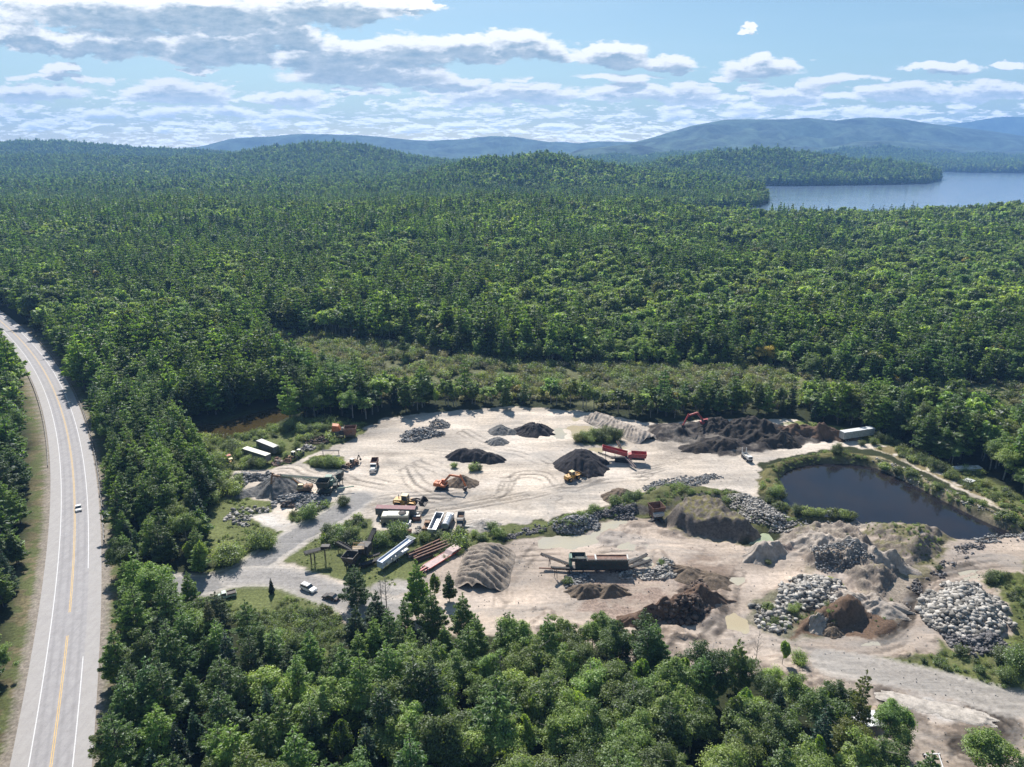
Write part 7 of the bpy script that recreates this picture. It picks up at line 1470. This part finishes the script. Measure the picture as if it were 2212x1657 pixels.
htree('broadleaf_tree', Z6, (1365, 425), 13, 'dark leafy tree standing alone in the marsh', 3); htree('broadleaf_tree', Z6, (1185, 300), 12, 'red autumn tree in the far forest edge', 2, 1, M_RED); htree('broadleaf_tree', Z7, (975, 455), 13, 'yellow green tree at the forest edge behind the marsh', 2, 1, M_YEL); htree('broadleaf_tree', Z7, (1200, 540), 15, 'large leafy tree at the right end of the marsh', 5, 1.1); htree('broadleaf_tree', Z7, (130, 650), 12, 'dark dense tree beside the marsh above the ribbed ridge', 1, .8); htree('pine_tree', Z7, (805, 650), 14, 'pale green pine behind the black compost heaps', 3, .9)
BUSH = [ (Z2, [(1215,345,4.2),(1260,335,5.0),(1310,330,4.2),(1355,320,5.6),(1400,335,5.2),(1440,315,6.0),(1490,325,6.2),(1530,330,5.6),(1330,350,3.6),(1460,350,3.8)], 'dense bush on the puddle island between dark mound and ribbed ridge'),
 (Z2, [(385,565,3.2),(420,570,2.6),(360,575,2.0)], 'small bush in front of the long dark gravel pile'), (Z2, [(225,545,2.2)], 'tiny bush left of the strip in front of the long dark pile'), (Z2, [(1640,840,4.6),(1690,820,4.0),(1610,850,3.5)], 'bright green bush beside the brown dirt cone'), (Z2, [(1515,880,4.4)], 'round bush on the dividing bank left of the brown cone'), (Z2, [(1345,925,3.6),(1130,990,2.4)], 'grey green bush on the sandy rim of the dividing bank'),
 (Z2, [(530,1050,3.0),(570,1100,3.5),(450,1130,2.6),(380,1100,2.4),(620,1110,2.5)], 'bush on the weedy bank in front of the sand heap'), (Z1, [(1010,540,4.0),(1060,545,4.6),(1110,540,5.0),(1150,545,4.2),(1180,550,3.2),(960,530,2.8)], 'bush on the round island left of the backhoe loader'),
 (Z1, [(195,560,7.5),(170,530,6)], 'tall grey green bush at the left end of the sand'), (Z1, [(560,1180,6.0),(600,1200,5.0),(520,1190,5.5)], 'broad willow bush beside the grey access road'), (Z1, [(290,1330,7.0),(330,1300,6.0),(240,1320,6.5)], 'big shrub under the dark roadside pines'), (Z1, [(930,960,6.0)], 'tall thin shrub on the grassy island of the access road'), (Z1, [(1200,860,4.2),(1215,850,3.5)], 'shrub at the right tip of the grassy island'),
 (Z1, [(1075,1075,3.6)], 'dark shrub at the left edge of the grass triangle'), (Z1, [(1130,1130,4.0),(1180,1120,4.4),(1230,1140,4.0),(1290,1110,4.2),(1140,1170,3.2)], 'leafy shrub in the shrub row of the grass triangle'), (Z1, [(1480,1180,5.0),(1510,1170,4.6),(1640,1110,6.0),(1660,1120,5.2)], 'shrub between the old crusher and the shed'), (Z1, [(1860,1140,3.4),(1975,1120,3.2),(1760,1150,3.0),(2030,1140,2.8)], 'shrub in front of the parked trailers'),
 (Z1, [(430,520,4.0),(380,470,4.5),(480,540,4.2),(540,545,4.0),(340,430,4.2),(300,400,4.5),(250,420,4)], 'grey green shrub round the overgrown white roofed trailers'), (Z1, [(640,440,4.0),(690,440,4.4),(710,400,3.6),(590,390,3.5),(740,470,2.8)], 'shrub behind the farther overgrown trailer'), (Z1, [(1000,250,3.8),(1050,250,3.5),(940,260,3.8),(880,270,3.2),(1020,320,3.0),(830,390,3.0)], 'shrub beside the red jaw crusher'), (Z1, [(780,240,5.5),(830,200,5.0),(740,260,4.6),(860,260,4.6)], 'bright shrub on the shore of the swamp pond'),
 (Z1, [(180,700,7.0),(210,760,7.0),(330,770,6.0),(150,830,6.5),(350,700,5)], 'tall yellow green shrub left of the gravel heaps'), (Z3, [(1075,335,4.2),(1060,345,3.0)], 'small tree like bush at the top edge of the round pond'), (Z3, [(1365,415,2.8),(1440,445,2.6),(1520,470,2.6),(1545,478,2.0)], 'round bush on the upper right shore of the round pond'), (Z3, [(1690,560,2.6),(1840,590,2.0)], 'single round bush halfway down the right shore'), (Z3, [(1890,645,2.4),(1955,665,2.8),(2105,745,3.0),(2195,785,3.0),(2140,750,2.6)], 'round bush on the lower right shore of the round pond'),
 (Z3, [(700,600,3.8),(740,590,3.4),(720,570,3.0),(680,590,3.0),(660,620,2.6)], 'bright green bush on the left shore of the round pond'), (Z3, [(830,705,3.4),(890,715,2.8),(935,715,2.6),(980,720,3.0),(1050,720,3.0),(1110,725,2.6),(1160,730,2.4),(720,670,3.0)], 'green bush on the near shore of the round pond'), (Z3, [(660,1000,1.8),(1690,1030,1.6)], 'tiny bush on the bare spoil hills'), (Z3, [(1330,250,4.5),(1380,260,4.0),(1300,275,3.2),(1230,280,2.4)], 'bush right of the far white box trailer'),
 (Z4, [(2040,200,4.0),(2080,190,3.0)], 'bush above the great boulder heap'), (Z4, [(2120,690,4.2),(2160,640,5.5),(2100,600,4.5),(2190,610,5.0),(1900,560,2.6),(1990,650,2.4)], 'bush on the grassy slope in the lower right'), (Z4, [(930,330,2.0),(1060,350,2.4),(1080,330,2),(960,400,1.8)], 'small bush among the white boulders'), (Z2, [(1600,1370,1.6),(1880,1350,1.6),(1135,1490,1.8)], 'tiny bush beside the green screening plant'),
 (Z3, [(1600,380,4.5),(1660,420,5.0),(1560,350,4.0),(1720,440,4.2),(1780,480,4.0)], 'bush on the slope behind the right bank of the round pond')]
nb_ = 0
for Z, L, lb in BUSH:
    for (a, b, hgt) in L:
        v = 3 if hgt > 3.3 else int(RNG.integers(0, 3)); htree('bush', Z, (a, b), hgt*.9, lb, v, 1.05 if hgt > 3.3 else 1.15, None, lb+' group' if len(L) > 1 else None); nb_ += 1
print('bushes', nb_)
# ------------------------------------------------------------------ air
def build_haze():
    m = bpy.data.materials.new('haze'); m.use_nodes = True; T = NT(m.node_tree); T.n.clear()
    out = T.new('ShaderNodeOutputMaterial'); v = T.new('ShaderNodeVolumePrincipled')
    v.inputs['Color'].default_value = (0.27, 0.52, 0.96, 1); v.inputs['Density'].default_value = 0.0001; v.inputs['Anisotropy'].default_value = 0.0
    T.l.new(v.outputs[0], out.inputs['Volume'])
    a, b, c, d, e, f = -11500, 11500, -200, 12900, -9, 640
    o = mesh_obj('haze', [(a, c, e), (b, c, e), (b, d, e), (a, d, e), (a, c, f), (b, c, f), (b, d, f), (a, d, f)], [(0, 3, 2, 1), (4, 5, 6, 7), (0, 1, 5, 4), (1, 2, 6, 5), (2, 3, 7, 6), (3, 0, 4, 7)], m)
    tag(o, 'thin blue haze of the distant air', 'haze', None, 'stuff')
build_haze()
